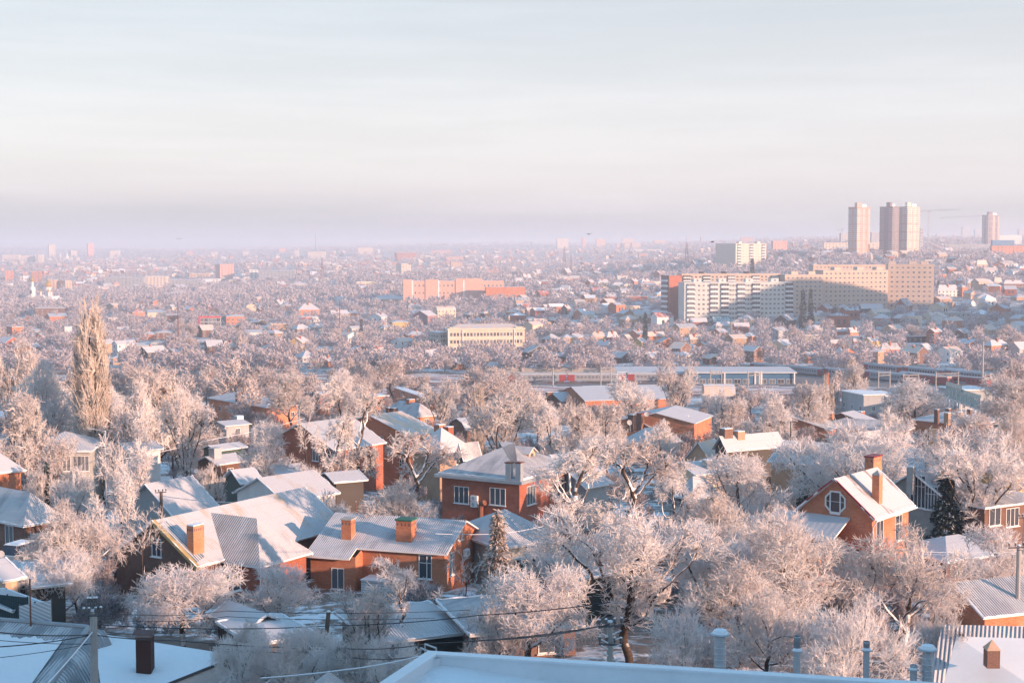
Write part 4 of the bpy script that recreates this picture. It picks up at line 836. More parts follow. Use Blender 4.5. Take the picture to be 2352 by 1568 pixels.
def skeleton(kind, seed):
    if (kind, seed) in SK: return SK[(kind, seed)]
    R = random.Random(seed); P = KINDS[kind]; A, rs = envelope(kind, R, P['n']); step, kill = .25, .34
    if kind == 'poplar': step, kill = .24, .26
    pos = [np.zeros(3)]; par = [-1]; dr = [np.array([0, 0, 1.])]
    fork = {'round': 1.9, 'vase': 1.1, 'spread': 1.3, 'gnarly': 1.6, 'poplar': 1.0, 'shrub': .3, 'sticks': 1.0, 'conic': 1.8}[kind]
    lean = rs.randn(2) * .06
    while pos[-1][2] < fork:
        d = dr[-1] + np.array([rs.randn() * .07 + lean[0], rs.randn() * .07 + lean[1], .1]); d /= np.linalg.norm(d); pos.append(pos[-1] + d * step); par.append(len(pos) - 2); dr.append(d)
    if kind == 'poplar':   # several leaders rise side by side
        for k in range(5):
            i = rs.randint(1, 4); a = rs.rand() * 6.28; d = np.array([cos(a) * .45, sin(a) * .45, 1.]); d /= np.linalg.norm(d)
            for j in range(int(rs.uniform(16, 30))):
                pos.append(pos[i] + d * step); par.append(i); dr.append(d); i = len(pos) - 1; d = d + np.array([-d[0] * .16, -d[1] * .16, .05]) + rs.randn(3) * .03; d /= np.linalg.norm(d)
    Pn = np.zeros((9000, 3)); n = len(pos); Pn[:n] = pos; Dn = np.zeros((9000, 3)); Dn[:n] = dr
    near = np.full(len(A), 0); dist = np.full(len(A), 1e9); done = 0; alive = np.ones(len(A), bool)
    for it in range(90):
        if n > done:
            for s0 in range(done, n, 600):
                q = Pn[s0:min(n, s0 + 600)]; dd = ((A[:, None, :] - q[None]) ** 2).sum(-1); m = dd.argmin(1); v = dd[np.arange(len(A)), m]; b_ = v < dist; dist[b_] = v[b_]; near[b_] = m[b_] + s0
            done = n
        alive &= dist > kill * kill
        if not alive.any() or n > 8000: break
        idx = near[alive]; dv = A[alive] - Pn[idx]; dv /= np.linalg.norm(dv, axis=1, keepdims=True) + 1e-9
        acc = np.zeros((n, 3)); np.add.at(acc, idx, dv); src = np.unique(idx); d = acc[src]; d /= np.linalg.norm(d, axis=1, keepdims=True) + 1e-9
        d = d + Dn[src] * .45 + rs.randn(len(src), 3) * (.20 if kind != 'gnarly' else .42) + np.array([0, 0, P['up']]); d /= np.linalg.norm(d, axis=1, keepdims=True)
        Pn[n:n + len(src)] = Pn[src] + d * step; Dn[n:n + len(src)] = d; par.extend(src.tolist()); n += len(src)
    par = np.array(par[:n]); cnt = np.zeros(n); kids = np.bincount(par[1:], minlength=n); e = 2.25; tip = .016
    rr = np.where(kids == 0, tip ** e, 0.)
    for i in range(n - 1, 0, -1): rr[par[i]] += rr[i]
    r = rr ** (1 / e) * P.get('fat', 1.)
    SK[(kind, seed)] = (Pn[:n], Dn[:n], par, np.maximum(r, tip), rs.randint(99999)); return SK[(kind, seed)]
def tree_mesh(kind, seed, tr=.016, crown='frost', bark='bark', tw=1.0, thick=.034, side=6, sub=1, tl=1.0):
    P = KINDS[kind]; pos, dr, par, r, sd = skeleton(kind, seed); rs = np.random.RandomState(sd); n = len(pos); i = np.arange(1, n)
    A, Bp, r0, r1 = pos[par[i]], pos[i], r[par[i]], r[i]; r0 = np.minimum(r0, r1 * 1.5)
    T = r1 < .05; k = P['tw'] * tw; m = int(k) + (rs.rand(T.sum()) < k % 1); sa, sb = np.repeat(A[T], m, 0), np.repeat(Bp[T], m, 0); dd = np.repeat(dr[i][T], m, 0)
    o = sa + (sb - sa) * rs.rand(len(sa), 1); e = dd + rs.randn(len(sa), 3) * P['sp'] + np.array([[0, 0, P['tb']]]); e /= np.linalg.norm(e, axis=1, keepdims=True)
    L = P['tl'] * tl * (.45 + rs.rand(len(sa), 1) * .9); t1 = o + e * L
    S0, S1, Q0, Q1 = [o], [t1], [np.full(len(o), tr)], [np.full(len(o), tr * .7)]
    for _ in range(sub):
        so = o + e * L * rs.uniform(.25, .8, (len(o), 1)); e2 = e + rs.randn(len(o), 3) * .6; e2 /= np.linalg.norm(e2, axis=1, keepdims=True); S0.append(so); S1.append(so + e2 * L * .6); Q0.append(np.full(len(o), tr * .85)); Q1.append(np.full(len(o), tr * .6))
    th = r1 > thick; A0 = A.copy(); A0[0, 2] -= .3; wv, wf = prisms(A0[th], Bp[th], r0[th], r1[th], side); c = ~th
    cv, cf = prisms(np.concatenate([A[c]] + S0), np.concatenate([Bp[c]] + S1), np.concatenate([np.maximum(r0[c], tr)] + Q0), np.concatenate([np.maximum(r1[c], tr)] + Q1), 3)
    zmax = np.percentile(cv[:, 2], 99.7); rad = np.percentile(np.hypot(cv[:, 0], cv[:, 1]), 98); out_ = []
    for nm, v, f_, mk in (('trunk', wv, wf, bark), ('crown', cv, cf, crown)):
        v = v.copy(); v[:, 2] *= 1. / zmax; v[:, :2] *= .5 / rad    # unit height, unit width
        me = bpy.data.meshes.new(nm); mesh_np(me, v, f_, 4); me.materials.append(M(mk)); out_.append(me)
    return out_
LIB = {}
def lib(key, **k):
    if key not in LIB: LIB[key] = tree_mesh(**k)
    return LIB[key]
SEEDS = {'round': 10, 'vase': 20, 'spread': 30, 'gnarly': 41, 'poplar': 50, 'shrub': 60, 'sticks': 70, 'conic': 80}
def variant(kind, lod, i):
    sd = SEEDS[kind] + i
    if lod == 0: return lib((kind, 0, i), kind=kind, seed=sd, tr=.0155, tw=1.1, tl=1.15, crown='frost_brown' if kind == 'poplar' else ('frost_bare' if kind == 'sticks' or i == 1 else 'frost'), bark='bark_snowy' if kind in ('gnarly', 'spread') else 'bark')
    if lod == 1: return lib((kind, 1, i), kind=kind, seed=sd, tr=.023, tw=.9, tl=1.1, crown='frost_brown' if kind == 'poplar' else ('frost' if i % 2 else 'frost_bare'), bark='bark', side=4)
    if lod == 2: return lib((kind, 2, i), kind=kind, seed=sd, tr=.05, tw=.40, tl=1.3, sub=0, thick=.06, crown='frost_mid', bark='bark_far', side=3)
TREES = []
def tree(kind, lod, var, x, y, H, W, label=None, rz=None, lean=(0, 0), group=None, cat=None, name=None, zoff=0.):
    tm, cm = variant(kind, lod, var); z = terr(x, y)
    nm = name or {'poplar': 'poplar_tree', 'shrub': 'frosted_shrub'}.get(kind, 'frosted_tree')
    t = thing(nm, label, cat or ('shrub' if kind == 'shrub' else 'tree'), (x, y, z - .05 + zoff), rz if rz is not None else RND.uniform(0, 6.28), group)
    if lean != (0, 0): t.rotation_euler = (lean[0], lean[1], t.rotation_euler[2])
    for n, me in (('trunk', tm), ('crown', cm)):
        o = link(n, me, t); o.scale = (W, W, H)
    TREES.append((t, kind, lod, H, W)); return t
RND = random.Random(7)
def T(kind, xv, D, ytop, wpx, label, var=0, lod=0, **k):
    p = px(xv, 784, D); g = terr(p.x, D); top = px(xv, ytop, D).z
    xb, yb = proj(p.x, D, g); w_ = wpx * D / F
    return tree(kind, lod, var, p.x, D, top - g, w_, label, **k)
def near_trees():
    T('vase', 1450, 78, 1150, 440, 'great frosted tree with forked dark trunk rising over the parapet', 0)
    T('vase', 1660, 84, 1200, 330, 'dense pale frosted tree right of the great forked one', 0)
    T('round', 1805, 80, 1190, 360, 'bushy frosted tree in front of the lean-to of the octagon-window house', 1)
    T('spread', 2090, 82, 1215, 330, 'frosted tree with drooping seed clumps below the dark spruce', 1)
    T('vase', 1965, 88, 1225, 240, 'frosted upright tree hiding the foot of the octagon-window house', 1)
    T('shrub', 1990, 62, 1375, 380, 'wide frosted thicket of upright rods right behind the flue pipes', 0)
    T('shrub', 1780, 66, 1360, 340, 'frosted thicket between the fat ringed flue and the slim one', 1)
    T('shrub', 2170, 64, 1400, 240, 'frosted rods leaning over the ribbed roof corner', 1)
    T('round', 1700, 72, 1290, 260, 'frosted tree rising behind the fat ringed flue pipe', 1)
    T('shrub', 1580, 68, 1385, 260, 'frosted undergrown bush beside the concrete utility pole', 0)
    T('spread', 1215, 72, 1290, 330, 'low frosted tree with sunlit bent limbs over the ribbed cottage roof', 0)
    T('shrub', 1150, 70, 1395, 190, 'shaded frosted bush in front of the ribbed cottage', 1)
    T('vase', 1290, 88, 1225, 190, 'slender frosted tree before the snow-drifted hip roof', 0)
    T('gnarly', 1335, 112, 1005, 210, 'gnarled frosted tree leaning left beside the two-storey pyramid house', 0, lean=(0, -.16))
    T('gnarly', 1455, 106, 1000, 270, 'gnarled thick-limbed frosted tree in the open yard behind the great tree', 1)
    T('gnarly', 1560, 116, 1062, 120, 'narrow clumpy frosted tree below the flat white bungalow', 0)
    T('round', 1690, 122, 1040, 240, 'half-shaded bare tree in front of the long dark walled house', 0)
    T('round', 1640, 108, 1130, 210, 'shaded frosted tree below the bungalow roofs', 1)
    T('vase', 1750, 100, 1160, 200, 'shaded frosted tree left of the lean-to roof', 0)
    T('spread', 1960, 140, 985, 330, 'wide spreading bare tree behind the big chimney of the octagon-window house', 0)
    T('vase', 2255, 128, 985, 300, 'big dark-limbed frosted tree right of the spruce', 0)
    T('round', 2330, 150, 935, 190, 'tall frosted tree at the right edge behind the shaded roofs', 1)
    T('vase', 2180, 152, 985, 150, 'bare tree standing behind the tip of the spruce', 1)
    T('round', 2290, 98, 1205, 170, 'frosted garden tree between the outbuilding and the right-hand pole', 0)
    T('gnarly', 955, 122, 985, 225, 'clumpy frosted acacia in front of the red brick house', 1)
    T('round', 910, 118, 1105, 190, 'low frosted acacia boughs behind the twin-chimney brick house', 1)
    T('gnarly', 815, 160, 878, 150, 'tall frosted tree with two long bare trunks', 1)
    T('gnarly', 770, 158, 950, 110, 'leaning bare trunk beside the tall two-trunk tree', 0, lean=(0, -.1))
    T('round', 612, 165, 965, 130, 'round-headed frosted tree over the little snow-roofed shed', 0)
    T('sticks', 705, 185, 935, 90, 'brownish bare tree against the gable of the red brick house', 0)
    T('conic', 252, 112, 1008, 185, 'tall conical frosted tree standing over the brown hipped house', 0)
    T('spread', 170, 98, 1150, 260, 'shaded frosted fruit tree next to the snow-covered car', 1)
    T('spread', 130, 90, 1270, 200, 'low shaded frosted tree over the green fence', 0)
    T('sticks', 318, 102, 1160, 110, 'dark-trunked frosted tree at the gable of the long brick house', 1)
    T('spread', 410, 82, 1292, 300, 'broad shaded apple tree with snow-lined boughs before the yellow verge', 0)
    T('round', 640, 90, 1296, 190, 'fine pinkish frosted tree between the two big brick houses', 0)
    T('vase', 845, 77, 1330, 190, 'bare snow-lined tree with three dark stems before the balcony', 1)
    T('gnarly', 912, 82, 1275, 120, 'thin snow-lined tree covering the balcony corner', 0)
    T('sticks', 985, 90, 1330, 80, 'pruned sapling under the lower window of the twin-chimney house', 0)
    T('sticks', 1068, 92, 1255, 90, 'tall pruned sapling at the gable corner of the twin-chimney house', 1)
    T('sticks', 1030, 88, 1345, 90, 'low whip-thin shrub below the gable wall', 0)
    for i, (x, D, yt, w_) in enumerate(((545, 62, 1450, 170), (640, 60, 1470, 190), (730, 63, 1440, 170), (830, 62, 1450, 190), (910, 61, 1470, 170), (560, 70, 1420, 150), (690, 68, 1440, 150))):
        T('shrub' if i % 2 else 'spread', x, D, yt, w_, ('snow-dusted dark thicket by the annexe wall', 'tangled dark shrub in front of the tilted pole', 'dark snow-dusted bush right of the annexe', 'tangled shrub under the black cables', 'dark shrub beside the parapet corner', 'small dark tree in front of the plank shed', 'snow-dusted bush behind the tilted pole')[i], i % 2, 0)
    T('poplar', 208, 183, 690, 90, 'very tall columnar poplar, brown below and frosted above', 0, 0)
    T('poplar', 186, 184, 750, 48, 'slanting left-hand stem cluster of the tall poplar group', 2, 0)
    T('round', 135, 155, 1005, 110, 'frosted tree hiding the right half of the grey villa', 0, 1)
    T('vase', 300, 150, 1012, 120, 'frosted tree before the low white building right of the poplar', 1, 1)
    T('shrub', 95, 150, 1065, 120, 'frosted rods in front of the grey villa', 0, 1)
    T('shrub', 165, 142, 1075, 130, 'frosted shrub between the villa and the conical tree', 1, 1)
    T('poplar', 230, 185, 745, 50, 'slimmer poplar stem joined to the tall columnar one', 0, 0)
    for i, (k, x, D, yt, w_, lb) in enumerate((('vase', 30, 215, 778, 120, 'dark-limbed frosted tree at the left edge above the ochre house'), ('round', 95, 190, 832, 150, 'thick white frosted tree left of the poplar'), ('round', 42, 168, 900, 150, 'white frosted tree above the bright orange wall'),
        ('vase', 125, 205, 890, 100, 'frosted tree between the villa and the poplar'), ('round', 345, 192, 848, 180, 'large round frosted tree right of the poplar'), ('spread', 300, 185, 880, 170, 'frosted tree leaning over the snow roof by the poplar'), ('vase', 425, 172, 905, 120, 'fan-shaped frosted tree with dark stems above the grey flue'),
        ('round', 395, 215, 880, 120, 'frosted crown filling the gap left of the long orange house'), ('vase', 1150, 198, 882, 185, 'broad vase-shaped frosted tree behind the pyramid roof'), ('poplar', 1098, 230, 880, 40, 'young poplar behind the vase-shaped tree'), ('round', 1320, 195, 925, 130, 'frosted tree in front of the dark brick gable'),
        ('gnarly', 1270, 205, 930, 80, 'dark crooked tree beside the round frosted one'), ('vase', 1555, 330, 832, 110, 'tall frosted tree over the long snow-roofed barn'), ('vase', 1460, 300, 862, 120, 'frosted tree with a pale plume before the barn'), ('poplar', 1897, 300, 862, 18, 'thin poplar spire next to the brick smokestack'),
        ('poplar', 1912, 302, 882, 16, 'shorter poplar spire of the pair behind the cream house'), ('round', 1860, 285, 880, 120, 'frosted tree left of the poplar pair'), ('vase', 1650, 300, 890, 80, 'frosted tree below the rounded tank shed'), ('round', 1690, 245, 915, 110, 'round frosted tree behind the dark walled house'),
        ('round', 2095, 320, 868, 170, 'wide frosted tree in front of the red trains'), ('round', 2320, 310, 868, 160, 'domed frosted tree right of the teal stairway'), ('poplar', 1958, 420, 822, 34, 'columnar frosted poplar by the railway tracks'), ('round', 1962, 415, 836, 72, 'wide frosted tree round the railway poplar'),
        ('round', 1230, 255, 905, 120, 'pale frosted tree left of the cream hipped roof'), ('vase', 1010, 300, 868, 110, 'frosted tree above the dormer house'), ('round', 780, 290, 850, 130, 'big frosted tree over the flat-roofed orange block'), ('round', 670, 330, 858, 110, 'frosted tree rising behind the long orange house'),
        ('round', 1520, 200, 965, 90, 'bare brown tree by the steep snowy roof'), ('round', 1395, 225, 925, 110, 'frosted tree left of the dish chimney'), ('vase', 2050, 215, 940, 110, 'frosted twiggy tree among the snow gables'), ('round', 2240, 205, 948, 130, 'frosted tree in front of the house with four slim chimneys'),
        ('round', 1860, 165, 1005, 120, 'small bare tree behind the left verge of the octagon-window house'), ('shrub', 700, 150, 1060, 110, 'frosted hedge-like shrubs at the foot of the leaning trunk'), ('shrub', 760, 128, 1130, 150, 'blue-shaded shrubbery between the garage and the acacia'),
        ('shrub', 480, 150, 1060, 100, 'shaded frosted shrubs behind the brick outbuilding'), ('shrub', 1600, 92, 1240, 150, 'blue-shaded shrub in the garden below the gnarled trees'))):
        T(k, x, D, yt, w_, lb, i % 2 if k != 'poplar' else 0, 1)
near_trees()
# evergreens: whorls of drooping needle-clad boughs
def evergreen(label, x, y, H, W, seed, mat='needles', dens=1., name='spruce_tree'):
    R = np.random.RandomState(seed); n = int(3600 * dens); h = R.rand(n) ** 1.25 * .93 + .05
    lay = np.round(h * 16) / 16 + R.randn(n) * .008; rr = (1 - lay) ** .85 * (.82 + .25 * np.sin(np.round(h * 16) * 5.1)) ; az = R.randint(0, 11, n) * 2 * pi / 11 + np.round(h * 16) * 1.7 + R.randn(n) * .18
    f = R.rand(n) ** .6; rad = f * rr * W / 2; z = lay * H - f * f * rr * H * .075 + R.randn(n) * .03
    P = np.stack([np.cos(az) * rad, np.sin(az) * rad, z], 1); ou = np.stack([np.cos(az), np.sin(az), -.25 - .3 * f], 1) + R.randn(n, 3) * .35
    ou /= np.linalg.norm(ou, axis=1, keepdims=True); L = H * .035 * (.7 + R.rand(n)); Q = P + ou * L[:, None]
    sd = np.cross(ou, R.randn(n, 3)); sd /= np.linalg.norm(sd, axis=1, keepdims=True); ww = (H * .011)
    V = np.stack([P - sd * ww, P + sd * ww, Q + sd * ww * .4, Q - sd * ww * .4], 1).reshape(-1, 3); Fq = np.arange(n * 4).reshape(n, 4)
    me = bpy.data.meshes.new('crown'); mesh_np(me, V, Fq, 4); me.materials.append(M(mat))
    t = thing(name, label, 'tree', (x, y, terr(x, y))); link('crown', me, t); b = MB(); b.tube((0, 0, -.4), (0, 0, H * .95), W * .03, .02, 'bark', 7); b.obj('trunk', t)
    TREES.append((t, 'evergreen', 0, H, W)); return t
def E(label, xv, D, yt, wpx, seed, **k):
    p = px(xv, 784, D); g = terr(p.x, D); return evergreen(label, p.x, D, px(xv, yt, D).z - g, wpx * D / F, seed, **k)
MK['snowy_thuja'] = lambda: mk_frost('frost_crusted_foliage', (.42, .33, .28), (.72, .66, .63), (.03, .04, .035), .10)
E('dark blue-green spruce between the white brick house and the ribbed outbuilding', 2180, 128, 1076, 120, 3, dens=2.2)
E('small dark spruce left of the octagon-window gable', 1852, 142, 1092, 70, 4)
E('frost-crusted thuja beside the snow-drifted hip roof', 1143, 97, 1172, 125, 5, mat='snowy_thuja', dens=1.8, name='thuja_tree')
E('small dark conifer beside the brown hipped house', 99, 150, 1062, 26, 6, dens=.6)
E('dark twin-topped spruce by the end of the white apartment block', 1843, 1010, 662, 24, 7, dens=.5)
E('dark spruce beside the twin-topped one', 1861, 1015, 660, 18, 8, dens=.5)
E('dark spruce under the small orange tower house', 1482, 905, 715, 18, 9, dens=.5)
E('dark spruce on the slope behind the brick-ended block', 2152 - 0, 1350, 643, 18, 10, dens=.4)
E('dark pine behind the flat roofs of the tan-topped block', 1726, 1500, 592, 22, 11, dens=.5)
E('snowy spruce by the cream school corner', 1264, 880, 773, 22, 12, dens=.4, mat='snowy_thuja')
E('dark spruce by the white commercial building', 830, 960, 730, 16, 13, dens=.4)
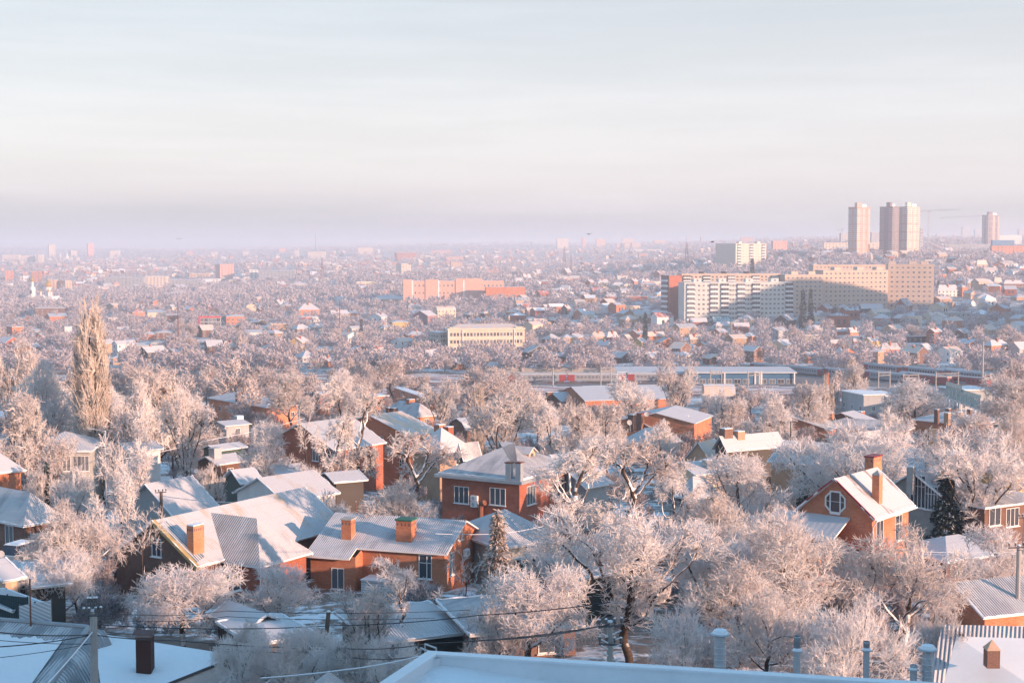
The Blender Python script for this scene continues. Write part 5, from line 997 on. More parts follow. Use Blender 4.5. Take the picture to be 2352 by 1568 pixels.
# ---------------------------------------------------------------- houses across the valley, from their outlines
# label | xl | xr | y base | y eave | y ridge | roof | wall | roof material | chimneys | turn
MID = '''
long brown brick house with snowy roof just below the gold-domed church|74|146|730|708|702|fx|brick_brown|snow|2|12
low red gable house tucked under the church|105|154|740|727|719|gx|brick_orange|snowroof|1|25
pinkish four-storey brick block with metal window bays at the far left|15|54|784|751|748|fx|brick_orange|snow|2|35
white windowless block partly hidden by the poplar|146|164|777|751|749|fx|white|snow|0|15
small orange house with gambrel gable left of the poplar|81|105|781|772|766|mx|brick_orange|snow|0|60
small brown gable house left of the gambrel one|63|80|782|774|770|gx|brick_brown|snow|0|40
tiny pale roofed shed behind the gambrel house|68|91|764|760|754|gx|grey|snowroof|0|20
orange gable house at the foot of the poplar|118|160|820|808|803|gx|brick_orange|snowroof|1|30
snowy gable cottage left of the orange poplar-side house|66|92|812|796|788|gx|brick_brown|snowroof|0|45
house with plain orange metal hip roof in the wooded row|296|333|731|717|708|hx|brick_orange|redroof|0|28
long pale cream shed beside the orange hip roof|333|381|729|718|711|gx|cream|snow|0|15
brown brick block right of the cream shed|379|411|740|724|720|gx|brick_brown|snowroof|1|15
small gable cottage by the transmitter mast|380|406|712|706|699|gx|cream|snow|0|50
low house with dull red roof behind the glass-front building|474|505|720|710|704|gx|brick_tan|redroof|0|15
red mansion with three gables and tall red chimneys|514|561|747|727|720|hx|brick_orange|snow|3|10
bright orange two-storey house with hipped roof and red chimney|323|353|781|768|758|hx|brick_orange|snowcorr|1|8
brown brick house attached right of the bright orange one|353|395|778|764|756|hx|brick_brown|snowroof|1|12
low wide orange house with shallow gable|282|318|790|781|775|gx|brick_orange|snowroof|1|22
long white-roofed shed in the garden row|307|350|799|793|788|gx|grey|snow|0|8
broad grey hip roof next to the long white shed|342|380|798|788|780|hx|grey|tanroof|0|14
narrow orange gable house above the low wide one|299|312|775|765|757|gx|brick_orange|snowroof|0|60
steep orange gable house with tan roof alone among trees|505|543|806|797|783|gx|brick_orange|tanroof|1|58
white walled house with snowy roof right of the red mansion|561|603|778|764|757|gx|white|snowroof|0|15
snow-roofed hut by the thin poplar|452|480|792|786|780|gx|brick_brown|snowroof|0|20
red gable peeping over the frosted wood|392|430|667|660|653|gx|brick_red|snow|1|40
brick house with snow gable at the wood's upper edge|629|657|660|653|646|gx|brick_red|snow|1|40
cream and red hipped house above the wood|664|706|662|653|645|hx|cream|snow|1|15
small red house on the left bank above the white blocks|284|322|662|652|648|gx|brick_orange|snow|0|40
house with bulging orange front and snow-pink roof|680|734|728|711|696|hx|brick_orange|snowroof|1|20
ochre yellow two-storey gable house with two chimney stacks|665|710|812|786|774|gx|yellow|snow|2|75
white shop building with a red striped fascia|685|734|741|728|723|fx|white|snow|0|15
long flat brick building with scalloped parapet|616|663|759|744|739|fx|brick_tan|snowroof|2|8
cream gable house with red chimneys by the shop|757|800|732|722|712|gx|cream|snow|2|20
broad hipped roof with two red chimneys next to the cream gable|795|826|728|719|710|hx|brick_brown|snow|2|18
big white gabled house with mint-green roof edge|848|893|746|728|719|gx|white|snowroof|1|55
ornate yellow house with arched front near the white gabled one|896|941|755|740|733|hx|yellow|snowroof|1|10
mauve brick house with long snowy gable roof behind a thin poplar|948|1003|746|725|713|gx|purple|snow|0|55
cream house with rounded gambrel roof and red side wing|996|1047|735|712|703|mx|cream|tanroof|1|25
long cream institute with snow-dusted roof and blue gable|848|938|700|687|677|hx|cream|snowroof|0|4
orange brick twin-bay house behind the tall thin poplar|929|980|785|769|757|hx|brick_orange|snowroof|1|12
brick house with big tan roof and green side|847|895|826|810|797|hx|brick_tan|tanroof|2|18
brick house with cream gable beneath the wooded bank|727|771|842|829|818|gx|brick_orange|snowroof|1|55
little orange gable house with snowy verge|629|663|830|818|809|gx|brick_orange|snow|1|45
low cream lean-to house under the pale spruce|715|774|814|803|795|gx|cream|snow|0|12
house with deep blue-grey pyramid roof|934|968|712|704|696|hx|grey|darkroof|1|20
white stepped villa with terrace roof|813|860|662|647|637|fx|cream|snow|1|20
flat brick outbuilding below the stepped villa|866|895|678|666|663|fx|brick_red|snow|0|15
snow-roofed cream cottage left of the bulging orange house|628|658|712|700|688|gx|cream|snow|1|45
slate hip-roofed cottage beside the cream cottage|643|674|714|702|693|hx|brick_brown|darkroof|0|15
squat pavilion with conical roof in front of the cream school|1032|1060|818|812|804|hx|brick_brown|tanroof|0|20
grey-roofed workshop with bright orange gable pier|1035|1076|849|834|820|gx|brick_brown|darkroof|0|8
low snow-roofed cottage by the railway wall|1115|1152|849|840|831|hx|brick_tan|snowroof|0|15
orange cottage with two windows right of the school|1206|1242|723|714|706|gx|brick_orange|tanroof|0|25
orange gable house with bright snow verge next to the cottage|1241|1271|715|707|699|gx|brick_orange|snow|0|40
black barrel-fronted house below the snow verge|1234|1260|727|715|710|fx|dark|snow|0|15
brick town house with pointed gable and pale wing|1289|1311|722|708|700|gx|brick_brown|tanroof|1|55
white cottage with steep little gothic gables|1305|1331|733|724|716|gx|white|tanroof|0|30
white house with green gable edge right of the gothic cottage|1341|1362|736|725|717|gx|white|snowroof|0|55
sunlit cream flat-roofed hall at the edge of the shade|1405|1470|714|703|701|fx|cream|snow|0|6
long dark brick workshop with snowy flat roof in the shade|1434|1488|692|681|678|fx|brick_red|snow|0|10
maroon brick house with dark hip roof in the shade|1387|1423|690|681|672|hx|brick_red|darkroof|0|10
shaded red house with steep gable|1333|1357|697|686|676|gx|brick_red|snowroof|0|50
shaded brick house with shallow snow hip|1347|1375|680|673|666|hx|brick_orange|snowroof|1|18
small bright orange tower house beside the dark spruce|1462|1482|730|719|711|hx|brick_orange|redroof|1|30
broad brick house with teal-edged hip roof|1288|1345|792|775|765|hx|brick_tan|snowroof|2|14
pair of tan plastered gables in front of the broad hip house|1304|1348|806|793|781|gx|sand|snowcorr|1|50
tan two-storey house with pyramid roof and four windows|1353|1394|790|772|761|hx|sand|tanroof|1|10
brown brick house with broken hip roof next to the tan one|1392|1420|788|772|761|hx|brick_red|snowroof|1|20
narrow orange gable house before the broken hip roof|1426|1452|790|778|768|gx|brick_orange|tanroof|0|55
orange brick house with large triangular gable and attic window|1441|1484|782|768|757|gx|brick_orange|darkroof|1|50
bright yellow gable house with three small windows|1453|1486|802|785|776|gx|yellow|snow|0|55
orange brick house with long grey ridge roof|1482|1526|782|771|762|gx|brick_orange|tanroof|1|20
brown brick block with snow roof left of the teal roofed hall|1582|1624|752|739|730|gx|brick_red|snowroof|0|15
long hall with bright teal metal roof|1634|1679|748|739|727|gx|brick_brown|tealroof|0|10
pale hipped roof in front of the teal hall|1639|1682|755|747|738|hx|grey|snowroof|0|15
brown brick house with snowy roof right of the teal hall|1683|1721|768|749|741|gx|brick_red|snow|0|12
low ochre-topped house with two yellow chimneys|1582|1613|790|778|768|gx|brick_tan|tanroof|2|15
small orange gable house with blue-snow side roof|1598|1635|800|792|785|gx|brick_orange|snowroof|1|50
big brown barn roof with skylights before the white apartment block|1652|1700|713|704|689|gx|brick_red|patchroof|0|12
dark slate roofed hall joined to the brown barn roof|1700|1740|713|703|691|gx|brick_red|darkroof|0|10
orange gable with dark snowy roof at the foot of the white block|1755|1796|712|698|687|gx|brick_orange|darkroof|1|40
cream gable cottage in front of the orange gable|1760|1797|732|718|706|gx|sand|tanroof|0|60
white two-storey house with orange gable and steep snow roof|1195|1222|650|640|629|gx|brick_orange|snow|1|40
pale hip-roofed house in the upper right rows of the school|1175|1208|654|647|638|hx|brick_tan|snowroof|0|18
bright red cubic house with tall chimney|1230|1260|640|628|619|gx|brick_orange|snow|1|20
row of red brick terraces behind the upper gables|1279|1333|651|640|633|gx|brick_orange|tanroof|1|10
tall narrow red house with round window|1289|1313|634|626|616|gx|brick_orange|snow|0|50
white chapel-like house with snowy gable|1339|1358|641|632|625|gx|white|snow|0|60
large white villa with two cream chimneys|1370|1402|662|649|641|hx|cream|snowroof|2|14
low white-roofed house with long eaves|1401|1440|666|656|648|hx|cream|snow|0|10
white mansard house with twin dormers|1416|1443|650|640|633|mx|white|tanroof|1|10
bright orange corner house with tower bay|1466|1497|664|650|640|hx|brick_orange|snow|1|30
orange gable house left of the corner house|1443|1466|656|646|639|gx|brick_orange|snow|1|50
orange brick house touching the brick-ended block|1482|1522|666|654|646|gx|brick_orange|tanroof|0|20
cream and orange house with wide snow roof on the upper slope|1446|1481|624|613|607|hx|brick_tan|snow|1|12
brick-red gable house at the slope crest|1584|1606|616|606|598|gx|brick_orange|snow|0|50
orange gable house next to the slope crest|1620|1637|615|606|598|gx|brick_orange|snow|0|50
cream villa with snowy pyramid roof and stubby chimney|1850|1895|741|724|713|hx|cream|snow|1|16
windowless cream shed end right of the cream villa|1912|1942|745|730|729|fx|cream|snow|0|10
bright white long shed lit by the sun|1946|1986|751|738|735|fx|white|snow|1|8
white-fronted house with dark mansard roof|2062|2099|678|661|644|mx|white|darkroof|0|60
three-storey red brick cube with snowy flat roof|2098|2142|697|671|667|fx|brick_red|snow|0|12
white villa with hipped snow roof right of the red cube|2148|2204|682|667|654|hx|white|snowroof|1|14
deep red brick house with pointed gable and slit windows|2055|2096|719|702|685|gx|brick_red|darkroof|0|60
long black barn with grey snowy ridge roof|1972|2028|720|708|698|gx|dark|snowroof|0|10
red brick gable house left of the long black barn|1877|1914|722|709|698|gx|brick_red|darkroof|0|55
pale green three-storey house with white loggias|2169|2238|739|718|712|fx|teal_wall|snowroof|1|10
brick house with dull green roof|2013|2052|738|728|717|gx|brick_red|greenroof|0|8
tall deep red brick house with white windows above the tracks|2128|2164|788|762|754|gx|brick_red|snow|1|45
long dark house with flat snow roof left of the tall red one|2078|2133|787|773|767|fx|dark|snow|0|8
house with white glazed upper floor beside the street|1837|1880|792|770|767|fx|brick_white|snow|1|10
little orange house above the green fence|1906|1932|797|787|780|gx|brick_orange|snow|0|10
orange villa with snowy mansard and dormer near the tracks|2019|2067|820|800|787|hx|brick_orange|snowcorr|1|15
small pale orange bungalow beside the mansard villa|2067|2099|820|808|798|hx|brick_orange|snow|0|15
bright orange blank-sided house at the right behind the lamp mast|2258|2316|824|793|780|hx|brick_orange|snow|1|35
yellowish twin-gable house left of the mansard villa|1980|2024|797|784|774|gx|yellow|snowroof|1|45
brick house with shaded hip roof at the far right|2250|2291|707|694|684|hx|brick_brown|snowroof|0|18
white cube house at the right edge of the shade|2319|2350|720|706|703|fx|white|snow|0|10
pink tall house on the upper right slope|2241|2268|621|606|597|hx|brick_tan|tanroof|0|20
orange cubic house under the white villa row|2147|2175|641|630|625|fx|brick_orange|snow|0|12
white modern villa on the upper right slope|2159|2198|632|618|613|fx|white|snow|0|12
mint and cream block house behind the tan block's right end|2121|2146|610|597|593|fx|teal_wall|snow|1|12
white gabled villa below the long low mall|2164|2191|587|575|570|gx|white|snow|0|40
long brown institution with shallow roofs at the right|2214|2283|664|649|641|hx|brick_tan|snowroof|2|6
tan pointed-roof pavilion joined to the institution|2282|2301|659|645|637|hx|sand|tanroof|0|15
brown long institution wing at the right edge|2300|2352|662|651|643|hx|brick_brown|snowroof|1|8
red gable house left of the cream villa|1800|1838|723|712|703|gx|brick_red|snowroof|0|45
dark steep twin-gable house under the cream gable cottage|1778|1832|754|735|722|gx|dark|darkroof|0|50
shaded house with long hipped roof right of the green roof|2052|2105|741|730|721|hx|brick_brown|snowroof|0|12
small red shed-roofed house before the cream villa|1919|1950|770|760|753|gx|brick_red|snow|0|20
white windowed cottage below the red shed roof|1957|1996|790|783|776|gx|brick_orange|snow|1|15
shaded glazed veranda house at the left of the cream shed|1850|1892|765|755|746|hx|grey|snowroof|0|12
orange verandah house in the street corner|1946|1976|771|762|752|gx|brick_orange|snow|1|30
'''
rnd_m = random.Random(5)
def mids():
    for ln in MID.strip().split('\n'):
        lb, xl, xr, yb, ye, yr, rf, wl, rk, nc, th = ln.split('|')
        xl, xr, yb, ye, yr, th, nc = float(xl), float(xr), float(yb), float(ye), float(yr), float(th), int(nc)
        fr = .5 - .5 * cos(radians(th) * 2) ; fr = min(.62, max(.12, fr)); xf = xl + (xr - xl) * fr
        D = solve_D(xf, yb, 0, 640) or 1500
        if D > 6000: D = 1800
        hw = px(xf, ye, D).z - terr(px(xf, ye, D).x, D)
        rk = 'snowroof' if rk == 'snow' else rk; B = place(lb, xl, xf, xr, ye, hw, max(th, 12), D, yr); B.wk, B.rk = wl, rk; B.b = min(B.b, max(B.a, 9) * 1.6); B.walls()
        if rf[0] == 'g': B.gable(rf[1], max(B.rise, 1.2))
        elif rf[0] == 'h': B.hip('x' if B.a >= B.b else 'y', max(B.rise, 1.2))
        elif rf[0] == 'm': B.gable(rf[1], max(B.rise, 2.), prof=[(0, 0), (.18, .62), (.5, 1), (.82, .62), (1, 0)])
        else: B.flat(k=rk)
        for i in range(nc): B.chim(B.a * (.25 + .5 * (i + .5) / nc), B.b * (.35 + .3 * (i % 2)), B.rz + .8, 1.1, 1.0, 'brick_red' if rk != 'yellow' else 'yellow')
        if 'windowless' not in lb and 'blank' not in lb and 'shed' not in lb and 'barn' not in lb:
            sc = 1.0 if D < 1000 else 1.15
            B.auto(dens=3.4, w=1.2 * sc, h=1.6 * sc, maxn=6)
        if 'red striped' in lb:
            s = MB(); s.box(.3, B.a * .6, -.12, -.01, B.h * .62, B.h * .78, 'red_paint'); s.box(.3, B.a * .6, -.12, -.01, B.h * .84, B.h * .95, 'red_paint'); s.obj('fascia', B.root)
        if 'scalloped' in lb:
            s = MB()
            for i in range(4): s.box(B.a * (.1 + .25 * i), B.a * (.18 + .25 * i), 0, .4, B.rz, B.rz + 1.0, 'brick_brown')
            s.obj('parapet', B.root)
        B.done()
mids()
MK['pane_pale'] = lambda: mk_plain('loggia_glazing', (.30, .30, .33), .3)
# ---------------------------------------------------------------- big buildings
def grid(B, face, t0, t1, z0, z1, nx, nz, w, h, quota=100, kind='simple', skip=None):
    """windows in rows; after the first hundred the rest go into one stuff part"""
    me, pa = win_mesh(w, h, kind, 'trim'); st = MB()
    L0 = getattr(B, 'quota', 100)
    for j in range(nz):
        for i in range(nx):
            if skip and skip(i, j): continue
            t = t0 + (t1 - t0) * (i + .5) / nx; z = z0 + (z1 - z0) * (j + .5) / nz
            if L0 > 0:
                o = B.window(face, t, z, w, h, kind); L0 -= 1
            else:
                if face == 'A': st.box(t - w / 2, t + w / 2, -.06, -.005, z - h / 2, z + h / 2, 'trim'); st.box(t - w / 2 + .12, t - .05, -.09, -.061, z - h / 2 + .12, z + h / 2 - .12, 'glass'); st.box(t + .05, t + w / 2 - .12, -.09, -.061, z - h / 2 + .12, z + h / 2 - .12, 'glass')
                else: st.box(-.06, -.005, t - w / 2, t + w / 2, z - h / 2, z + h / 2, 'trim'); st.box(-.09, -.061, t - w / 2 + .12, t + w / 2 - .12, z - h / 2 + .12, z + h / 2 - .12, 'glass')
    B.quota = L0
    if st.f: tag(st.obj('distant_windows', B.root), kind='stuff')
def big(label, xl, xf, xr, yf, yb, th, wall, D=None, b=None, a=None, name='apartment_block', cat='apartment block', roofk='snow', lo=640):
    if D is None: D = solve_D(xf, yb, 0, lo)
    hw = px(xf, yf, D).z - px(xf, yb, D).z
    B = place(label, xl, xf, xr, yf, hw, th, D, None, name, cat, a=a, b=b); B.wk = wall; B.quota = 100; B.W.box(0, B.a, 0, B.b, -8, B.h, wall); B.flat(ov=.15, th=.5, k=roofk, edge=wall); return B
def balc(B, face, t, w, z0, z1, n, k='trim', k2='glass', d=1.1, nm='balcony_column'):
    b = MB(); s = (z1 - z0) / n
    for i in range(n):
        z = z0 + s * i
        for (za, zb, kk, dd) in ((z + .1, z + s * .42, k, 0), (z + s * .42, z + s * .93, k2, .06)):
            if face == 'A': b.box(t - w / 2 + dd, t + w / 2 - dd, -d + dd, -.004, za, zb, kk)
            else: b.box(-d + dd, -.004, t - w / 2 + dd, t + w / 2 - dd, za, zb, kk)
        if face == 'A':
            for q in range(1, 3): b.box(t - w / 2 + w * q / 3 - .05, t - w / 2 + w * q / 3 + .05, -d + .0, -d + .055, z + s * .42, z + s * .93, k)
    b.obj(nm, B.root)
def bigs():
    # white nine-storey block
    B = big('white nine-storey apartment block with balcony columns', 1562, 1572, 1820, 650, 713, 12, 'panel_white', D=1080, b=14)
    n = 9; zz = B.h
    for f in (.04, .27, .37, .52, .66, .97): balc(B, 'A', B.a * f + (1.5 if f < .1 else 0), 6, .8, zz - .3, n)
    grid(B, 'A', B.a * .07, B.a * .24, .8, zz - .3, 4, n, 1.9, 1.5); grid(B, 'A', B.a * .41, B.a * .49, .8, zz - .3, 3, n, 1.9, 1.5); grid(B, 'A', B.a * .55, B.a * .63, .8, zz - .3, 3, n, 1.9, 1.5); grid(B, 'A', B.a * .70, B.a * .93, .8, zz - .3, 6, n, 1.9, 1.5)
    for f in (.14, .37, .62, .86):
        k = MB(); k.box(B.a * f - 3, B.a * f + 3, 5, 10, B.h + .5, B.h + 3.2, 'panel_white'); k.box(B.a * f - .7, B.a * f + .7, 4.95, 4.99, B.h + 1.2, B.h + 2.4, 'glass'); k.obj('lift_housing', B.root)
    B.done()
    B = big('brick-ended tan apartment block standing behind the white block', 1524, 1537, 1566, 634, 714, 25, 'brick_red', D=1110, b=12); balc(B, 'B', 6, 9, 1, B.h - .5, 9); B.done()
    B = big('long tan apartment block with grey parapets behind the white one', 1566, 1566.1, 1792, 630, 713, 10, 'panel_tan', D=1125, b=12)
    for f in (.05, .25, .5, .75, .95): balc(B, 'A', B.a * f, 6, B.h - 8, B.h - .8, 3)
    grid(B, 'A', B.a * .08, B.a * .92, B.h - 8, B.h - .8, 20, 3, 1.8, 1.5, 60)
    for f in (.22, .45, .68): k = MB(); k.box(B.a * f - .4, B.a * f + .4, -.3, 12, B.h + .5, B.h + 2, 'brick_brown'); k.obj('firewall', B.root)
    B.done()
    # long stepped tan block, three sections getting higher to the right
    for i, (xl, xf, xr, yf, yb, th, D, lb) in enumerate(((1795, 1803, 1891, 632, 695, 16, 1130, 'lower left section of the long tan apartment block'), (1891, 1891.1, 2040, 622, 680, 20, 1145, 'middle section of the long tan apartment block'), (2040, 2040.1, 2146, 608, 668, -8, 1180, 'tall sunlit right section of the long tan apartment block'))):
        B = big(lb, xl, xf, xr, yf, yb, th, 'panel_tan', D=D, b=13); m = max(5, int(B.a / 4.2)); grid(B, 'A', 1, B.a - 1, .8, B.h - .4, m, 9, 1.9, 1.5)
        for f in ((.3, .75), (.25, .6, .9), (.1, .55, .8))[i]: k = MB(); k.box(B.a * f - 3, B.a * f + 3, 3, 9, B.h + .5, B.h + 3, 'panel_tan'); k.obj('lift_housing', B.root)
        B.done()
    B = big('rear wing of the long tan apartment block seen over its roof', 1862, 1868, 2034, 609, 690, 6, 'panel_tan', D=1260, b=12); grid(B, 'A', 2, B.a - 2, B.h - 6, B.h - .5, 18, 2, 1.8, 1.4); B.done()
    # cream school
    B = big('cream four-storey school with long rows of windows', 1028, 1029, 1205, 757, 808, 9, 'cream', D=840, b=14, name='school', cat='school')
    grid(B, 'A', 1, B.a - 1, 1.2, B.h - .8, 22, 3, 1.5, 2.2, 66)
    s = MB()
    for f in (0.0, .185, .86): s.box(B.a * f, B.a * f + .4, -.5, -.003, 0, B.h + .3, 'trim')
    for z in (.33, .66): s.box(0, B.a, -.18, -.004, B.h * z - .1, B.h * z + .1, 'trim')
    for x in (B.a * .02, B.a * .88): s.box(x, x + B.a * .1, -.45, B.b * .5, B.h - .1, B.h + 1.4, 'cream')
    s.obj('cornice', B.root); B.R = MB(); B.hip('x', 3.0, k='tanroof', ov=.5)
    k = MB(); k.box(-.4, B.a + .4, -.4, -.1, B.h + .0, B.h + .75, 'cream'); k.obj('parapet', B.root); B.done()
    B = big('grey-green shaded wing of the cream school', 983, 1010, 1029, 765, 815, 35, 'teal_wall', D=845, name='school_wing', cat='school'); grid(B, 'B', 1, B.b - 1, 1, B.h - .5, 6, 4, 1.3, 1.9); grid(B, 'A', .5, B.a - .5, 1, B.h - .5, 3, 4, 1.3, 1.9); B.done()
    # pink school
    B = big('long pink school with white pilasters on the far slope', 925, 926, 1157, 646, 676, 6, 'pink', D=1560, b=16, name='school', cat='school')
    grid(B, 'A', 2, B.a - 1, 1.2, B.h - .8, 24, 3, 2.0, 2.2, 72); s = MB()
    for x0, x1 in ((0, .09), (.22, .35), (.52, .78)): s.box(B.a * x0, B.a * x1, -.8, 8, B.h * .0, B.h + 2.0 + (1 if x0 > .5 else 0), 'pink')
    for f in (.09, .35, .60): s.box(B.a * f - .8, B.a * f + .8, -1.0, -.01, 0, B.h + 1, 'trim')
    s.obj('facade_relief', B.root); B.done()
    B = big('low red brick annexe with snow roof right of the pink school', 1115, 1116, 1207, 660, 674, 5, 'brick_orange', D=1540, b=14, name='annexe', cat='annexe'); grid(B, 'A', 2, B.a - 2, .5, B.h - .5, 10, 1, 1.8, 1.5); B.done()
    # cream nine-storey block upper right, towers
    B = big('cream nine-storey apartment block on the upper right slope', 1644, 1690, 1760, 560, 596, 40, 'panel_cream', D=2050)
    for f in (.1, .5, .9): balc(B, 'A', B.a * f, 7, 1, B.h - .5, 9)
    grid(B, 'A', 3, B.a - 3, 1, B.h - .4, 11, 9, 1.9, 1.5)
    for f in (.2, .8): k = MB(); k.box(B.a * f - 3, B.a * f + 3, 3, 8, B.h + .5, B.h + 3.5, 'panel_cream'); k.obj('lift_housing', B.root)
    B.done()
    def tower(lb, xl, xf, xr, yf, yb, th, D, wall, k1, nb, bits):  # flat sides with shallow glazed loggias
        B = big(lb, xl, xf, xr, yf, yb, th, wall, D=D, name='tower_block', cat='tower block'); fl = int(B.h / 3)
        for f, w in nb: balc(B, 'A', B.a * f, w, 2, B.h - 2, fl, k1, 'pane_pale', .35)
        for f in (.15, .8): balc(B, 'B', B.b * f, 6, 2, B.h - 2, fl, k1, 'pane_pale', .35)
        grid(B, 'A', B.a * .2, B.a * .8, 2, B.h - 2, 4, fl, 1.9, 1.6)
        s = MB()
        for i in range(6):
            z = B.h * (i + 1) / 6; s.box(-.35, B.a + .35, -.35, B.b + .35, z - .7, z, bits)
        s.obj('band', B.root); k = MB(); k.box(B.a * .2, B.a * .5, B.b * .3, B.b * .6, B.h + .5, B.h + 7, wall); k.box(B.a * .55, B.a * .9, B.b * .3, B.b * .8, B.h + .5, B.h + 4.5, 'trim'); k.obj('lift_housing', B.root); return B.done()
    tower('pink and cream 25-storey tower block with red bands', 1949, 1969, 1999, 476, 588, 35, 2080, 'panel_pink', 'cream', ((.12, 6), (.5, 5), (.9, 5)), 'brick_orange')
    tower('left half of the tall brown and cream twin tower', 2021, 2050, 2066, 475, 586, 38, 2100, 'panel_dark', 'brick_brown', ((.5, 5),), 'brick_brown')
    tower('right half of the tall twin tower with sunlit cream loggias', 2066, 2084, 2113, 475, 586, 36, 2110, 'panel_cream', 'cream', ((.1, 6), (.5, 5), (.9, 6)), 'brick_brown')
    tower('brown hotel-like tower with ribbed balconies at the right', 2256, 2270, 2296, 494, 557, 30, 2900, 'panel_dark', 'sand', ((.5, 8), (.9, 5)), 'sand')
    for a in (('dark unfinished tower right of the twin tower', 2112, 2114, 2121, 524, 575, 20, 'office', 2600), ('grey concrete frame of a building under construction left of the pink tower', 1928, 1932, 1951, 536, 560, 20, 'concrete', 3200), ('bluish unfinished block between the two big towers', 1999, 2002, 2020, 534, 580, 20, 'office', 3000),
              ('cream nine-storey block left of the pink tower', 1891, 1893, 1950, 558, 582, 8, 'panel_cream', 2400), ('cream nine-storey block between the two tall towers', 1990, 1992, 2020, 558, 582, 8, 'panel_cream', 2450),
              ('pink brick block on the ridge right of the cream nine-storey one', 1772, 1776, 1808, 554, 578, 15, 'panel_pink', 2700), ('long low grey shopping building below the cranes', 2169, 2171, 2278, 561, 574, 4, 'office', 2600), ('white stepped hall at the far right', 2284, 2288, 2347, 541, 556, 8, 'white', 3300),
              ('red brick complex with white snow band at the right edge', 2274, 2278, 2360, 565, 581, 6, 'brick_orange', 2200), ('dark blue glazed mansard of the red brick complex', 2276, 2280, 2330, 552, 566, 8, 'tarp', 2250),
              ('grey skyscraper silhouette in the haze at the right', 2208, 2211, 2228, 521, 560, 12, 'office', 5200), ('lower grey silhouette beside the hazy skyscraper', 2237, 2240, 2253, 527, 560, 12, 'office', 5400), ('pale hazy block pair beyond the crane', 2149, 2152, 2172, 538, 560, 12, 'office', 5200),
              ('hazy office block at the right edge of the skyline', 2337, 2340, 2360, 527, 556, 12, 'office', 5000)):
        lb, xl, xf, xr, yf, yb, th, wl, D = a; B = big(lb, xl, xf, xr, yf, yb, th, wl, D=D, name='tower_block' if 'tower' in lb or 'skyscraper' in lb else 'building', cat='building')
        if D < 3500: grid(B, 'A', 1, B.a - 1, 1, B.h - .5, max(2, min(12, int(B.a / 6))), max(1, min(8, int(B.h / 4))), 2.6, 2.0, 100)
        B.done()
